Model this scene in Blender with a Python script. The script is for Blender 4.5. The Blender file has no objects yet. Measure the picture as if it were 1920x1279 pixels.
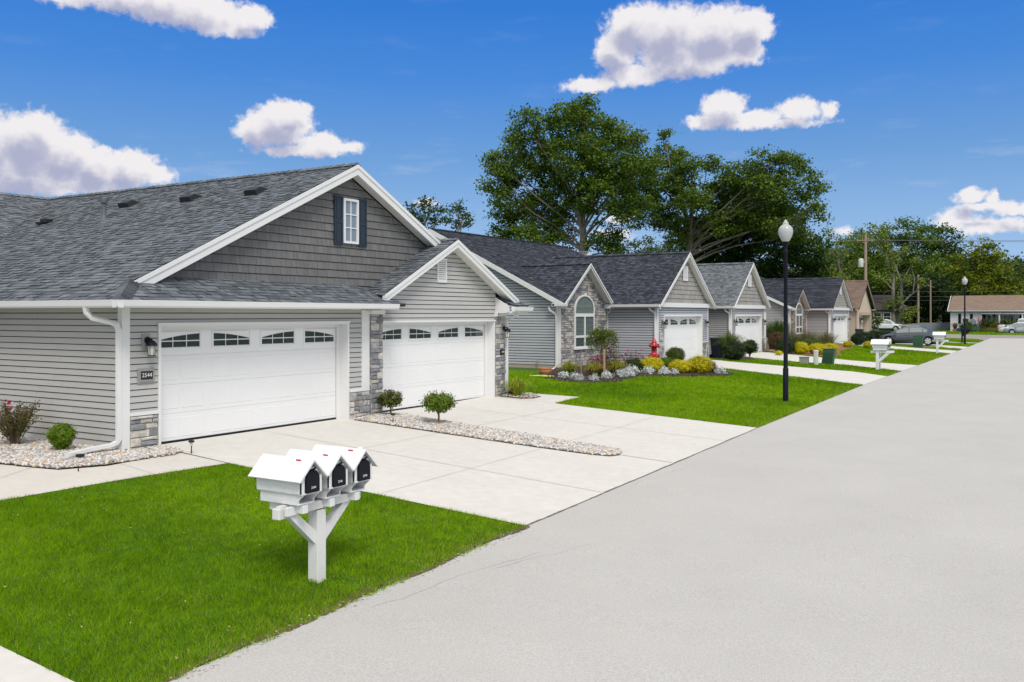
import bpy, math, random
import numpy as np
from mathutils import Vector, Matrix, Euler

SC = bpy.context.scene
R = math.radians
COL = SC.collection

# ------------------------------------------------------------------ camera
cam_d = bpy.data.cameras.new("camera")
cam = bpy.data.objects.new("camera", cam_d)
COL.objects.link(cam)
cam.location = (0.0, 0.0, 2.42)
cam.rotation_euler = (R(90), 0, R(31.417))
cam_d.sensor_width = 36.0
cam_d.lens = 31.89
cam_d.shift_y = -0.0260
cam_d.clip_start = 0.1
cam_d.clip_end = 5000
SC.camera = cam

# ------------------------------------------------------------------ exposure
SC.view_settings.view_transform = 'Standard'
SC.view_settings.look = 'None'
SC.view_settings.gamma = 1.0
SC.view_settings.exposure = EXPOSURE = 0.62
SC.view_settings.use_curve_mapping = False
SC.cycles.max_bounces = 6
SC.cycles.diffuse_bounces = 3
SC.cycles.glossy_bounces = 3
SC.cycles.transmission_bounces = 3
SC.cycles.transparent_max_bounces = 6

# ------------------------------------------------------------------ sun
SUN_EL, SUN_AZ = 52.0, 132.0         # azimuth clockwise from +Y
sd = bpy.data.lights.new("sun", 'SUN')
sd.energy = 1.5
sd.angle = R(22)
sd.color = (1.0, 0.95, 0.88)
sun = bpy.data.objects.new("sun", sd)
COL.objects.link(sun)
sv = Vector((math.sin(R(SUN_AZ)) * math.cos(R(SUN_EL)), math.cos(R(SUN_AZ)) * math.cos(R(SUN_EL)), math.sin(R(SUN_EL))))
sun.rotation_euler = sv.to_track_quat('Z', 'Y').to_euler()
sun.location = sv * 60

# ------------------------------------------------------------------ world: nishita sky and cumulus clouds
def build_world():
    w = bpy.data.worlds.new("World")
    SC.world = w
    w.use_nodes = True
    nt = w.node_tree
    nt.nodes.clear()
    N, L = nt.nodes, nt.links
    out = N.new('ShaderNodeOutputWorld')
    bg = N.new('ShaderNodeBackground')
    bg.inputs['Strength'].default_value = 0.115
    sky = N.new('ShaderNodeTexSky')
    sky.sky_type = 'NISHITA'
    sky.sun_disc = False
    sky.sun_elevation = R(SUN_EL)
    sky.sun_rotation = R(SUN_AZ)
    sky.altitude = 0
    sky.air_density = 1.0
    sky.dust_density = 0.3
    sky.ozone_density = 3.0
    geo = N.new('ShaderNodeTexCoord')
    sep = N.new('ShaderNodeSeparateXYZ')
    L.new(geo.outputs['Generated'], sep.inputs[0])

    def m(op, a, b=None, c=None, clamp=False, tree=nt):
        n = tree.nodes.new('ShaderNodeMath')
        n.operation = op
        n.use_clamp = clamp
        for i, v in enumerate((a, b, c)):
            if v is None:
                continue
            if isinstance(v, (int, float)):
                n.inputs[i].default_value = v
            else:
                tree.links.new(v, n.inputs[i])
        return n.outputs[0]
    az = m('MULTIPLY', m('ARCTAN2', sep.outputs[0], sep.outputs[1]), 57.29578)
    el = m('MULTIPLY', m('ARCSINE', sep.outputs[2]), 57.29578)

    # cloud field as a node group
    g = bpy.data.node_groups.new('cloud_field', 'ShaderNodeTree')
    g.interface.new_socket('P', in_out='INPUT', socket_type='NodeSocketVector')
    g.interface.new_socket('D', in_out='OUTPUT', socket_type='NodeSocketFloat')
    gi = g.nodes.new('NodeGroupInput')
    go = g.nodes.new('NodeGroupOutput')
    blobs = [(-54.07, 17.88, 5.16, 0.84), (-51.44, 17.61, 3.86, 0.92), (-49.03, 16.88, 2.14, 0.53), (-57.7, 17.59, 2.44, 0.55), (-47.49, 17.48, 1.24, 0.65), (-61.62, 8.94, 2.26, 1.99), (-59.3, 9.66, 1.97, 1.45), (-57.56, 9.04, 1.63, 1.12), (-59.82, 7.79, 3.13, 1.02), (-56.05, 8.44, 1.53, 1.05), (-54.36, 8.54, 1.57, 0.97), (-52.92, 8.14, 1.17, 0.46), (-57.7, 7.2, 4.87, 0.42), (-45.6, 11.52, 1.74, 1.19), (-47.02, 11.13, 1.31, 1.0), (-43.37, 10.41, 1.61, 0.64), (-41.75, 10.28, 0.98, 0.38), (-45.03, 12.23, 1.11, 0.56), (-44.33, 9.93, 2.88, 0.32), (-23.55, 17.5, 1.98, 1.21), (-24.88, 16.11, 1.33, 0.99), (-21.58, 16.99, 2.45, 1.52), (-18.82, 16.9, 2.08, 1.35), (-16.76, 16.91, 1.42, 1.04), (-20.44, 15.41, 2.92, 0.98), (-26.38, 14.18, 1.84, 0.44), (-17.23, 15.65, 1.42, 0.79), (-23.72, 14.67, 1.98, 0.62), (-18.18, 12.41, 1.34, 1.0), (-19.47, 11.75, 1.16, 0.51), (-16.28, 11.78, 1.57, 0.5), (-13.96, 12.17, 1.29, 0.68), (-12.2, 11.96, 0.54, 0.46), (-15.66, 11.37, 3.43, 0.25), (-4.6, 6.63, 0.86, 0.39), (-3.48, 6.45, 0.32, 0.41), (-2.36, 5.8, 1.16, 0.29), (-5.41, 5.36, 1.03, 0.54), (-3.53, 4.97, 1.97, 0.41), (-3.8, 5.93, 1.85, 0.3), (-24.71, 5.98, 0.86, 0.4), (-25.04, 4.99, 1.16, 0.3), (-11.45, 4.9, 0.6, 0.2), (-36.79, 7.0, 0.7, 0.22)]
    cur = None
    for (a, e, ra, re) in blobs:
        s = g.nodes.new('ShaderNodeVectorMath'); s.operation = 'SUBTRACT'
        g.links.new(gi.outputs[0], s.inputs[0]); s.inputs[1].default_value = (a, e, 0)
        q = g.nodes.new('ShaderNodeVectorMath'); q.operation = 'MULTIPLY'
        g.links.new(s.outputs[0], q.inputs[0]); q.inputs[1].default_value = (1 / (ra * 1.14), 1 / (re * 1.22), 0)
        ln = g.nodes.new('ShaderNodeVectorMath'); ln.operation = 'LENGTH'
        g.links.new(q.outputs[0], ln.inputs[0])
        # size-weighted signed distance so that small and large puffs share one edge softness
        d = m('MULTIPLY', m('SUBTRACT', 1.0, ln.outputs['Value'], tree=g), min(1.0, re) ** 0.5, tree=g)
        cur = d if cur is None else m('SMOOTH_MAX', cur, d, 0.18, tree=g)
    g.links.new(cur, go.inputs[0])

    def field(dx, dy, warp=True):
        c = N.new('ShaderNodeCombineXYZ')
        L.new(m('ADD', az, dx), c.inputs[0]); L.new(m('ADD', el, dy), c.inputs[1])
        vec = c.outputs[0]
        acc = vec
        for sc_, amp, det, rg in ((0.85, 0.95, 6.0, 0.6),):
            nz = N.new('ShaderNodeTexNoise')
            nz.inputs['Scale'].default_value = sc_
            nz.inputs['Detail'].default_value = det
            nz.inputs['Roughness'].default_value = rg
            L.new(vec, nz.inputs['Vector'])
            v1 = N.new('ShaderNodeVectorMath'); v1.operation = 'SUBTRACT'
            L.new(nz.outputs['Color'], v1.inputs[0]); v1.inputs[1].default_value = (0.5, 0.5, 0.5)
            v2 = N.new('ShaderNodeVectorMath'); v2.operation = 'MULTIPLY'
            L.new(v1.outputs[0], v2.inputs[0]); v2.inputs[1].default_value = (amp * 1.5, amp * 1.1, 0)
            v3 = N.new('ShaderNodeVectorMath'); v3.operation = 'ADD'
            L.new(acc, v3.inputs[0]); L.new(v2.outputs[0], v3.inputs[1])
            acc = v3.outputs[0]
        f = N.new('ShaderNodeGroup'); f.node_tree = g
        L.new(acc, f.inputs[0])
        return f.outputs[0], vec
    def rng(v, a, b, c, d, smooth=True):
        n = N.new('ShaderNodeMapRange')
        n.interpolation_type = 'SMOOTHSTEP' if smooth else 'LINEAR'
        L.new(v, n.inputs[0])
        for i, x in enumerate((a, b, c, d)):
            n.inputs[i + 1].default_value = x
        return n.outputs[0]

    def noise(vec, sc_, det, rough, stretch=None):
        if stretch:
            vm = N.new('ShaderNodeVectorMath'); vm.operation = 'MULTIPLY'; vm.inputs[1].default_value = stretch
            L.new(vec, vm.inputs[0]); vec = vm.outputs[0]
        n = N.new('ShaderNodeTexNoise')
        n.inputs['Scale'].default_value = sc_; n.inputs['Detail'].default_value = det; n.inputs['Roughness'].default_value = rough
        L.new(vec, n.inputs['Vector'])
        return m('SUBTRACT', n.outputs['Fac'], 0.5)

    def mix(f, a, b):
        n = N.new('ShaderNodeMix'); n.data_type = 'RGBA'
        if isinstance(f, (int, float)): n.inputs[0].default_value = f
        else: L.new(f, n.inputs[0])
        for i, v in ((6, a), (7, b)):
            if isinstance(v, tuple): n.inputs[i].default_value = (*v, 1)
            else: L.new(v, n.inputs[i])
        return n.outputs[2]
    K = 1 / 0.115 / (2 ** EXPOSURE)
    WHITE, GREY = (0.88 * K, 0.855 * K, 0.875 * K), (0.40 * K, 0.42 * K, 0.59 * K)
    # added unseen bright cloud layer overhead and behind the camera, for neutral fill light
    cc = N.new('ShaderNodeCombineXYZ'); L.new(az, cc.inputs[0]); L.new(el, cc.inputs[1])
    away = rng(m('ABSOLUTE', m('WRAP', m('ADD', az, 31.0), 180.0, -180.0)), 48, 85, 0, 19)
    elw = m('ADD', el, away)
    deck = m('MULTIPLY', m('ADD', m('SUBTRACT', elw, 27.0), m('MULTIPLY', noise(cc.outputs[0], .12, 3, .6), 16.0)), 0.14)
    afill = rng(deck, 0, 1, 0, 1)
    fillcol = (0.87 * K, 0.86 * K, 0.885 * K)
    # individual cumulus in the part of the sky over the street
    d0, vec = field(0, 0)
    d1, _ = field(0.3, 1.0)
    nf = noise(vec, 2.6, 4, .55)
    alpha = rng(m('ADD', d0, m('MULTIPLY', nf, .55)), -0.10, 0.30, 0, 1)
    shade = m('MULTIPLY', rng(m('ADD', d1, m('MULTIPLY', noise(vec, 1.1, 5, .5), .75)), 0.02, 0.80, 0, 1), 0.95)
    # thin wisps low down
    wisp = m('MULTIPLY', rng(noise(vec, .5, 6, .62, (.35, 1.5, 1)), .04, .24, 0, .5), rng(el, 3, 13, 1, .1))
    # deep blue overhead fading paler towards the horizon, over the physical sky
    rp = N.new('ShaderNodeValToRGB')
    stops = [(0, (.45, .60, .84)), (4, (.285, .475, .77)), (9.6, (.135, .325, .67)), (14.4, (.050, .235, .685)), (18.8, (.020, .185, .65)), (40, (.015, .14, .55))]
    els = rp.color_ramp.elements
    while len(els) < len(stops): els.new(.5)
    for i, (e_, c_) in enumerate(stops): els[i].position = e_ / 45; els[i].color = (*c_, 1)
    L.new(m('DIVIDE', el, 45.0), rp.inputs[0])
    sc_ = N.new('ShaderNodeVectorMath'); sc_.operation = 'SCALE'; sc_.inputs['Scale'].default_value = K
    L.new(rp.outputs[0], sc_.inputs[0])
    veil = mix(.93, sky.outputs[0], sc_.outputs[0])
    plain = mix(afill, veil, fillcol)
    tot = mix(alpha, mix(wisp, plain, (.62 * K, .66 * K, .82 * K)), mix(shade, WHITE, GREY))
    bg2 = N.new('ShaderNodeBackground'); bg2.inputs['Strength'].default_value = 0.115
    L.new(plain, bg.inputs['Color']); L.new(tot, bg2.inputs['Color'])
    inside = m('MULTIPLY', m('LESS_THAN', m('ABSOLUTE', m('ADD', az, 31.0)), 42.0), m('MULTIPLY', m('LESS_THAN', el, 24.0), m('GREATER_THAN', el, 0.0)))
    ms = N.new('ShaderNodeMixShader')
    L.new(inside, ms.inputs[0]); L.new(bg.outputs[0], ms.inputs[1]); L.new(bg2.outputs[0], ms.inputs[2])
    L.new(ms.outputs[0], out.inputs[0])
    w.cycles.sampling_method = 'MANUAL'
    w.cycles.sample_map_resolution = 512
build_world()

# ------------------------------------------------------------------ mesh helpers
class MB:
    def __init__(s):
        s.v = []; s.f = []; s.m = []; s.s = []
    def add(s, vs, fs, m=0, smooth=False):
        o = len(s.v)
        s.v.extend([tuple(v) for v in vs])
        for f in fs:
            s.f.append([i + o for i in f]); s.m.append(m); s.s.append(smooth)
    def box(s, x0, x1, y0, y1, z0, z1, m=0):
        if x0 > x1: x0, x1 = x1, x0
        if y0 > y1: y0, y1 = y1, y0
        if z0 > z1: z0, z1 = z1, z0
        v = [(x0, y0, z0), (x1, y0, z0), (x1, y1, z0), (x0, y1, z0), (x0, y0, z1), (x1, y0, z1), (x1, y1, z1), (x0, y1, z1)]
        s.add(v, [(0, 3, 2, 1), (4, 5, 6, 7), (0, 1, 5, 4), (1, 2, 6, 5), (2, 3, 7, 6), (3, 0, 4, 7)], m)
    def prism(s, poly, axis, a0, a1, m=0, smooth=False):
        def P(p, a):
            if axis == 'x': return (a, p[0], p[1])
            if axis == 'y': return (p[0], a, p[1])
            return (p[0], p[1], a)
        n = len(poly)
        v = [P(p, a0) for p in poly] + [P(p, a1) for p in poly]
        s.add(v, [list(range(n))[::-1], list(range(n, 2 * n))], m)
        s.add(v, [(i, (i + 1) % n, (i + 1) % n + n, i + n) for i in range(n)], m, smooth)
    def tube(s, pts, r, n=8, m=0, smooth=True, caps=True):
        pts = [Vector(p) for p in pts]
        if not isinstance(r, (list, tuple)): r = [r] * len(pts)
        rings = []
        prev = None
        for i, p in enumerate(pts):
            t = (pts[min(i + 1, len(pts) - 1)] - pts[max(i - 1, 0)]).normalized()
            if prev is None:
                a = Vector((0, 0, 1)) if abs(t.z) < 0.9 else Vector((1, 0, 0))
                u = t.cross(a).normalized()
            else:
                u = (prev - t * prev.dot(t)).normalized()
            prev = u
            w = t.cross(u)
            rings.append([p + (u * math.cos(2 * math.pi * k / n) + w * math.sin(2 * math.pi * k / n)) * r[i] for k in range(n)])
        v = [q for rg in rings for q in rg]
        f = []
        for i in range(len(pts) - 1):
            for k in range(n):
                a = i * n + k; b = i * n + (k + 1) % n
                f.append((a, b, b + n, a + n))
        s.add(v, f, m, smooth)
        if caps:
            s.add(rings[0], [list(range(n))[::-1]], m); s.add(rings[-1], [list(range(n))], m)
    def lathe(s, prof, c=(0, 0, 0), n=16, m=0, smooth=True, axis='z'):
        v = []
        for (r, z) in prof:
            for k in range(n):
                a = 2 * math.pi * k / n
                p = (r * math.cos(a), r * math.sin(a), z)
                if axis == 'x': p = (z, p[0], p[1])
                if axis == 'y': p = (p[0], z, p[1])
                v.append((p[0] + c[0], p[1] + c[1], p[2] + c[2]))
        f = []
        for i in range(len(prof) - 1):
            for k in range(n):
                a = i * n + k; b = i * n + (k + 1) % n
                f.append((a, b, b + n, a + n))
        s.add(v, f, m, smooth)
        if prof[0][0] > 1e-4: s.add(v[:n], [list(range(n))[::-1]], m)
        if prof[-1][0] > 1e-4: s.add(v[-n:], [list(range(n))], m)

def obj(name, mb, mats, parent=None, origin=(0, 0, 0), sharp=40, bevel=None):
    me = bpy.data.meshes.new(name)
    ox, oy, oz = origin
    me.from_pydata([(a - ox, b - oy, c - oz) for a, b, c in mb.v], [], mb.f)
    if not isinstance(mats, (list, tuple)): mats = [mats]
    for k in mats: me.materials.append(k)
    me.polygons.foreach_set('material_index', mb.m)
    me.polygons.foreach_set('use_smooth', mb.s)
    me.update()
    if any(mb.s): me.set_sharp_from_angle(angle=R(sharp))
    o = bpy.data.objects.new(name, me)
    COL.objects.link(o)
    if parent is not None: o.parent = parent
    else: o.location = origin
    if bevel:
        bm_ = o.modifiers.new('bevel', 'BEVEL'); bm_.width = bevel; bm_.segments = 2; bm_.limit_method = 'ANGLE'; bm_.angle_limit = R(35)
    return o

def thing(name, label, cat, loc=(0, 0, 0), rz=0.0, group=None):
    o = bpy.data.objects.new(name, None)
    o.empty_display_size = 0.3
    COL.objects.link(o)
    o.location = loc
    o.rotation_euler = (0, 0, rz)
    return tag(o, label, cat, group)

def tag(o, label, cat, group=None):
    o['label'] = label; o['category'] = cat
    if group: o['group'] = group
    return o

def struct(o, kind='structure', label=None):
    o['kind'] = kind
    if label: o['label'] = label
    return o

def copy_tree(o, parent=None):
    c = o.copy(); COL.objects.link(c)
    if parent is not None: c.parent = parent
    for ch in list(o.children): copy_tree(ch, c)
    return c

# numpy mesh of many little polygons sharing one topology
def npmesh(name, verts, faces, mats, colors=None, parent=None, smooth=False, matidx=None):
    nv = len(verts); nf, k = faces.shape
    me = bpy.data.meshes.new(name)
    me.vertices.add(nv); me.vertices.foreach_set('co', verts.astype(np.float32).ravel())
    me.loops.add(nf * k); me.loops.foreach_set('vertex_index', faces.astype(np.int32).ravel())
    me.polygons.add(nf); me.polygons.foreach_set('loop_start', np.arange(0, nf * k, k, dtype=np.int32))
    me.polygons.foreach_set('loop_total', np.full(nf, k, dtype=np.int32))
    if smooth: me.polygons.foreach_set('use_smooth', np.ones(nf, dtype=bool))
    if not isinstance(mats, (list, tuple)): mats = [mats]
    for q in mats: me.materials.append(q)
    if matidx is not None: me.polygons.foreach_set('material_index', matidx.astype(np.int32))
    me.update(calc_edges=True)
    if colors is not None:
        at = me.color_attributes.new('tint', 'FLOAT_COLOR', 'POINT')
        c4 = np.ones((nv, 4), dtype=np.float32); c4[:, :3] = colors
        at.data.foreach_set('color', c4.ravel())
    o = bpy.data.objects.new(name, me); COL.objects.link(o)
    if parent is not None: o.parent = parent
    return o

def leaves(name, C, size, cols, mat, parent=None, seed=0, up=0.35, aspect=0.6, out=None):
    """C (N,3) centres, size (N,), cols (N,3): bent diamond leaves"""
    rs = np.random.RandomState(seed)
    n = len(C)
    nr = rs.normal(size=(n, 3)); nr[:, 2] = np.abs(nr[:, 2]) + up
    if out is not None: nr = nr * 0.7 + out * 1.2
    nr /= np.linalg.norm(nr, axis=1)[:, None]
    a = rs.normal(size=(n, 3)); a -= nr * (a * nr).sum(1)[:, None]; a /= np.linalg.norm(a, axis=1)[:, None]
    b = np.cross(nr, a)
    s = size[:, None]
    V = np.stack([C - a * s * .5, C + b * s * aspect * .5 - nr * s * .1, C + a * s * .5, C - b * s * aspect * .5 - nr * s * .1], 1).reshape(-1, 3)
    F = np.arange(n * 4).reshape(n, 4)
    return npmesh(name, V, F, mat, np.repeat(cols, 4, axis=0), parent)

# ------------------------------------------------------------------ materials
def mat(name, col, rough=0.7, metal=0.0, var=0.0, vscale=6.0, bump=0.0, bscale=60.0, island=None, attr=None, spec=0.4, coat=0.0, trans=None, stretch=None, var2=None, alpha=None):
    """col base; var = noise tone variation; island = list of colours picked per island; attr = colour attribute"""
    M = bpy.data.materials.new(name)
    M.use_nodes = True
    nt = M.node_tree; N, L = nt.nodes, nt.links
    b = N['Principled BSDF']
    b.inputs['Roughness'].default_value = rough
    b.inputs['Metallic'].default_value = metal
    b.inputs['Specular IOR Level'].default_value = spec
    b.inputs['Coat Weight'].default_value = coat
    tc = N.new('ShaderNodeTexCoord')
    vec = tc.outputs['Object']
    if stretch:
        mp = N.new('ShaderNodeMapping'); mp.inputs['Scale'].default_value = stretch
        L.new(vec, mp.inputs[0]); vec = mp.outputs[0]
    cur = None
    if island:
        g = N.new('ShaderNodeNewGeometry')
        cr = N.new('ShaderNodeValToRGB'); cr.color_ramp.interpolation = 'LINEAR' if len(island) < 4 else 'CONSTANT'
        els = cr.color_ramp.elements
        while len(els) < len(island): els.new(0.5)
        for i, c in enumerate(island):
            els[i].position = i / (len(island) - (1 if len(island) < 4 else 0)); els[i].color = (*c, 1)
        L.new(g.outputs['Random Per Island'], cr.inputs[0]); cur = cr.outputs[0]
    elif attr:
        a = N.new('ShaderNodeVertexColor'); a.layer_name = attr; cur = a.outputs[0]
    else:
        rgb = N.new('ShaderNodeRGB'); rgb.outputs[0].default_value = (*col, 1); cur = rgb.outputs[0]
    def vary(cur, amt, sc, det=5):
        nz = N.new('ShaderNodeTexNoise'); nz.inputs['Scale'].default_value = sc; nz.inputs['Detail'].default_value = det
        nz.inputs['Roughness'].default_value = 0.65
        L.new(vec, nz.inputs['Vector'])
        mr = N.new('ShaderNodeMapRange'); mr.inputs[1].default_value = 0.3; mr.inputs[2].default_value = 0.7
        mr.inputs[3].default_value = 1 - amt; mr.inputs[4].default_value = 1 + amt
        L.new(nz.outputs['Fac'], mr.inputs[0])
        vm = N.new('ShaderNodeVectorMath'); vm.operation = 'SCALE'
        L.new(cur, vm.inputs[0]); L.new(mr.outputs[0], vm.inputs['Scale'])
        return vm.outputs[0]
    if var: cur = vary(cur, var, vscale)
    if var2: cur = vary(cur, var2[0], var2[1], 3)
    L.new(cur, b.inputs['Base Color'])
    if bump:
        nb = N.new('ShaderNodeTexNoise'); nb.inputs['Scale'].default_value = bscale; nb.inputs['Detail'].default_value = 4
        L.new(vec, nb.inputs['Vector'])
        bp = N.new('ShaderNodeBump'); bp.inputs['Strength'].default_value = bump; bp.inputs['Distance'].default_value = 0.02
        L.new(nb.outputs['Fac'], bp.inputs['Height']); L.new(bp.outputs[0], b.inputs['Normal'])
    if trans:
        t = N.new('ShaderNodeBsdfTranslucent')
        L.new(cur, t.inputs[0])
        mx = N.new('ShaderNodeMixShader'); mx.inputs[0].default_value = trans
        L.new(b.outputs[0], mx.inputs[1]); L.new(t.outputs[0], mx.inputs[2])
        L.new(mx.outputs[0], N['Material Output'].inputs[0])
    if alpha is not None:
        t = N.new('ShaderNodeBsdfTransparent')
        mx = N.new('ShaderNodeMixShader'); mx.inputs[0].default_value = alpha
        L.new(t.outputs[0], mx.inputs[1]); L.new(b.outputs[0], mx.inputs[2])
        L.new(mx.outputs[0], N['Material Output'].inputs[0])
    return M

M = {}
M['siding_warm'] = mat('siding_warm', (.48, .475, .455), .55, island=[(.465, .46, .44), (.495, .49, .47)], var=.03, vscale=1.5, bump=.15, bscale=25, stretch=(1, 1, 12))
M['siding_blue'] = mat('siding_blue', (.3, .33, .37), .55, island=[(.430, .452, .488), (.450, .472, .508)], var=.03, vscale=1.5)
M['siding_grey'] = mat('siding_grey', (.3, .3, .3), .55, island=[(.40, .40, .40), (.42, .42, .42)], var=.03, vscale=1.5)
M['siding_cream'] = mat('siding_cream', (.5, .46, .38), .6, island=[(.52, .48, .40), (.56, .52, .44)])
M['siding_white'] = mat('siding_white', (.7, .7, .7), .6, island=[(.68, .68, .69), (.72, .72, .72)])
M['siding_dark'] = mat('siding_dark', (.12, .12, .12), .6, var=.1)  # dark core and vent backing; siding gaps show it as lap shadow
M['shake_dark'] = mat('shake_dark', (.2, .19, .18), .7, island=[(.160, .158, .157), (.195, .193, .191)], var=.10, vscale=30, bump=.5, bscale=45, stretch=(1, 9, 1))
M['shake_light'] = mat('shake_light', (.35, .33, .3), .7, island=[(.30, .285, .265), (.38, .365, .335)], var=.08, vscale=20)
M['white'] = mat('white_trim', (.78, .78, .77), .42, var=.02, vscale=3)
M['white_paint'] = mat('white_wood_paint', (.79, .80, .80), .5, var=.08, vscale=9, bump=.3, bscale=14, stretch=(1.2, 14, 14), var2=(.03, 60))
M['post_paint'] = mat('white_post_paint', (.78, .78, .76), .55, var=.07, vscale=7, bump=.3, bscale=14, stretch=(14, 14, 1.2))
M['soffit'] = mat('white_soffit', (.74, .73, .70), .6)
M['door_white'] = mat('white_garage_door', (.84, .84, .835), .40, var=.015, vscale=1.2)
M['dark_glass'] = mat('dark_window_glass', (.035, .042, .05), .08, spec=.8, var=.3, vscale=3)
M['green_glass'] = mat('green_window_glass', (.08, .14, .13), .06, spec=.9, alpha=.32)
M['room_dark'] = mat('dark_room', (.05, .06, .06), .9)
M['blind'] = mat('white_blind', (.62, .68, .65), .7)
M['seal'] = mat('black_rubber_seal', (.012, .012, .012), .6)
M['shutter'] = mat('navy_shutter', (.022, .034, .05), .45)
M['black_metal'] = mat('black_metal', (.007, .008, .014), .45, spec=.2)
M['black_plastic'] = mat('black_plastic', (.018, .018, .02), .5)
M['lamp_glass'] = mat('frosted_glass', (.6, .62, .55), .15, spec=.6)
M['globe'] = mat('white_ribbed_globe', (.72, .73, .72), .3, spec=.5, var=.05, vscale=2)
M['plaque'] = mat('grey_plaque', (.33, .32, .31), .5)
M['number'] = mat('number_white', (.8, .8, .8), .4)
M['foundation'] = mat('tan_foundation', (.42, .37, .30), .9, var=.1, vscale=5, bump=.3)
M['roof_grey'] = mat('grey_shingle', (.1, .1, .1), .9, island=[(.080, .092, .107), (.125, .142, .160), (.190, .212, .232)], var=.22, vscale=45, bump=.5, bscale=120)
M['roof_dark'] = mat('dark_shingle', (.05, .05, .06), .9, island=[(.016, .020, .030), (.034, .040, .055), (.072, .080, .098)], var=.22, vscale=40)
M['roof_mid'] = mat('mid_grey_shingle', (.1, .1, .1), .9, island=[(.085, .098, .112), (.18, .20, .215)], var=.2, vscale=40)
M['roof_brown'] = mat('brown_shingle', (.2, .15, .12), .9, island=[(.165, .115, .09), (.25, .185, .145)], var=.15, vscale=30)
M['roof_tan'] = mat('tan_shingle', (.2, .15, .12), .9, island=[(.23, .165, .125), (.29, .215, .165)], var=.12, vscale=6)
M['roof_core'] = mat('roof_underlay', (.03, .032, .036), .9)
M['cap_line'] = mat('ridge_cap_shingle', (.035, .038, .045), .9, var=.2, vscale=20)
M['mortar'] = mat('mortar', (.30, .28, .25), .95, var=.1, vscale=30)
M['stone'] = mat('ledge_stone', (.3, .3, .3), .85, island=[(.225, .235, .255), (.46, .43, .38), (.30, .305, .315), (.54, .52, .475), (.26, .27, .285), (.42, .38, .34), (.57, .53, .46), (.19, .20, .22), (.38, .375, .365), (.50, .475, .43)], var=.28, vscale=9, bump=.9, bscale=18)
M['stone_brown'] = mat('brown_ledge_stone', (.3, .3, .3), .85, island=[(.21, .17, .15), (.33, .27, .23), (.25, .21, .2), (.40, .33, .28), (.18, .15, .14)], var=.2, vscale=9)
M['stucco'] = mat('cream_stucco', (.56, .47, .36), .9, var=.06, vscale=6, bump=.3)
M['stucco_trim'] = mat('tan_stucco_trim', (.46, .35, .27), .9, var=.04)
M['concrete'] = mat('pale_driveway_concrete', (.635, .616, .570), .85, var=.035, vscale=.9, var2=(.05, 5), bump=.12, bscale=90)
M['concrete2'] = mat('walk_concrete', (.60, .572, .52), .85, var=.05, vscale=1.3, var2=(.04, 9), bump=.12, bscale=90)
M['joint'] = mat('control_joint', (.545, .53, .49), .9)
M['edge_line'] = mat('driveway_edge_gap', (.22, .21, .19), .95, var=.5, vscale=14)
M['road'] = mat('pale_chipseal_road', (.490, .482, .456), .9, var=.045, vscale=.5, var2=(.14, 48), bump=.45, bscale=70)
M['asphalt'] = mat('old_asphalt', (.30, .275, .25), .92, var=.1, vscale=.6, var2=(.06, 30))
M['curb'] = mat('pale_curb', (.5, .45, .38), .9, var=.08)
M['soil'] = mat('lawn_soil', (.050, .115, .006), .95, var=.35, vscale=14, var2=(.2, .5))
M['mulch'] = mat('dark_mulch', (.075, .055, .042), .95, var=.5, vscale=22, bump=1, bscale=40)
M['mulch_red'] = mat('red_mulch', (.25, .12, .07), .95, var=.4, vscale=12)
M['pebble'] = mat('river_pebble', (.5, .45, .4), .6, island=[(.60, .56, .51), (.70, .67, .63), (.38, .38, .39), (.58, .50, .42), (.74, .72, .69), (.48, .48, .48), (.64, .57, .48), (.30, .30, .30), (.68, .64, .59), (.52, .36, .20), (.72, .69, .65), (.44, .45, .47)], var=.10, vscale=30)
M['gravel_bed'] = mat('gravel_bed', (.34, .30, .26), .95, var=.4, vscale=40)
M['leaf'] = mat('leaf', (.06, .1, .02), .6, attr='tint', trans=.32, spec=.25)
M['grass'] = mat('grass_blade', (.06, .12, .02), .75, attr='tint', trans=.25, spec=.04)
M['road_crack'] = mat('road_crack', (.37, .365, .345), .95)
M['crumb'] = mat('road_crumb', (.45, .43, .39), .9, island=[(.48, .46, .42), (.56, .53, .47), (.36, .34, .30)])
M['bare_soil'] = mat('bare_soil', (.12, .085, .05), .95, var=.5, vscale=30)
M['petal'] = mat('petal', (.5, .1, .2), .6, attr='tint', trans=.2)
M['bark'] = mat('oak_bark', (.24, .20, .165), .95, var=.3, vscale=3, bump=1, bscale=14, stretch=(4, 4, .7))
M['bark_pale'] = mat('pale_bark', (.23, .21, .18), .95, var=.25, vscale=2, stretch=(3, 3, .6))
M['bark_brown'] = mat('shrub_bark', (.22, .15, .10), .9, var=.2, vscale=20)
M['pole_wood'] = mat('weathered_pole', (.34, .26, .20), .9, var=.2, vscale=2, stretch=(6, 6, .4))
M['red_glaze'] = mat('red_glazed_ceramic', (.42, .012, .016), .22, spec=.6, coat=.5)
M['terracotta'] = mat('terracotta', (.52, .24, .11), .75, var=.12, vscale=8)
M['hose'] = mat('lime_hose', (.55, .72, .12), .5)
M['stake'] = mat('tan_stake', (.45, .33, .24), .8)
M['red_flag'] = mat('red_flag', (.55, .02, .07), .5)
M['wire'] = mat('power_cable', (.10, .10, .10), .6)
M['chrome'] = mat('chrome', (.50, .50, .50), .4, metal=.5)
M['alloy'] = mat('alloy_wheel', (.62, .62, .64), .35, metal=.4)
M['tyre'] = mat('tyre', (.010, .010, .011), .95, spec=.1)
M['car_grey'] = mat('charcoal_car_paint', (.075, .086, .108), .25, spec=.5, coat=.5)
M['car_white'] = mat('white_car_paint', (.72, .73, .74), .25, coat=.6)
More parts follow.
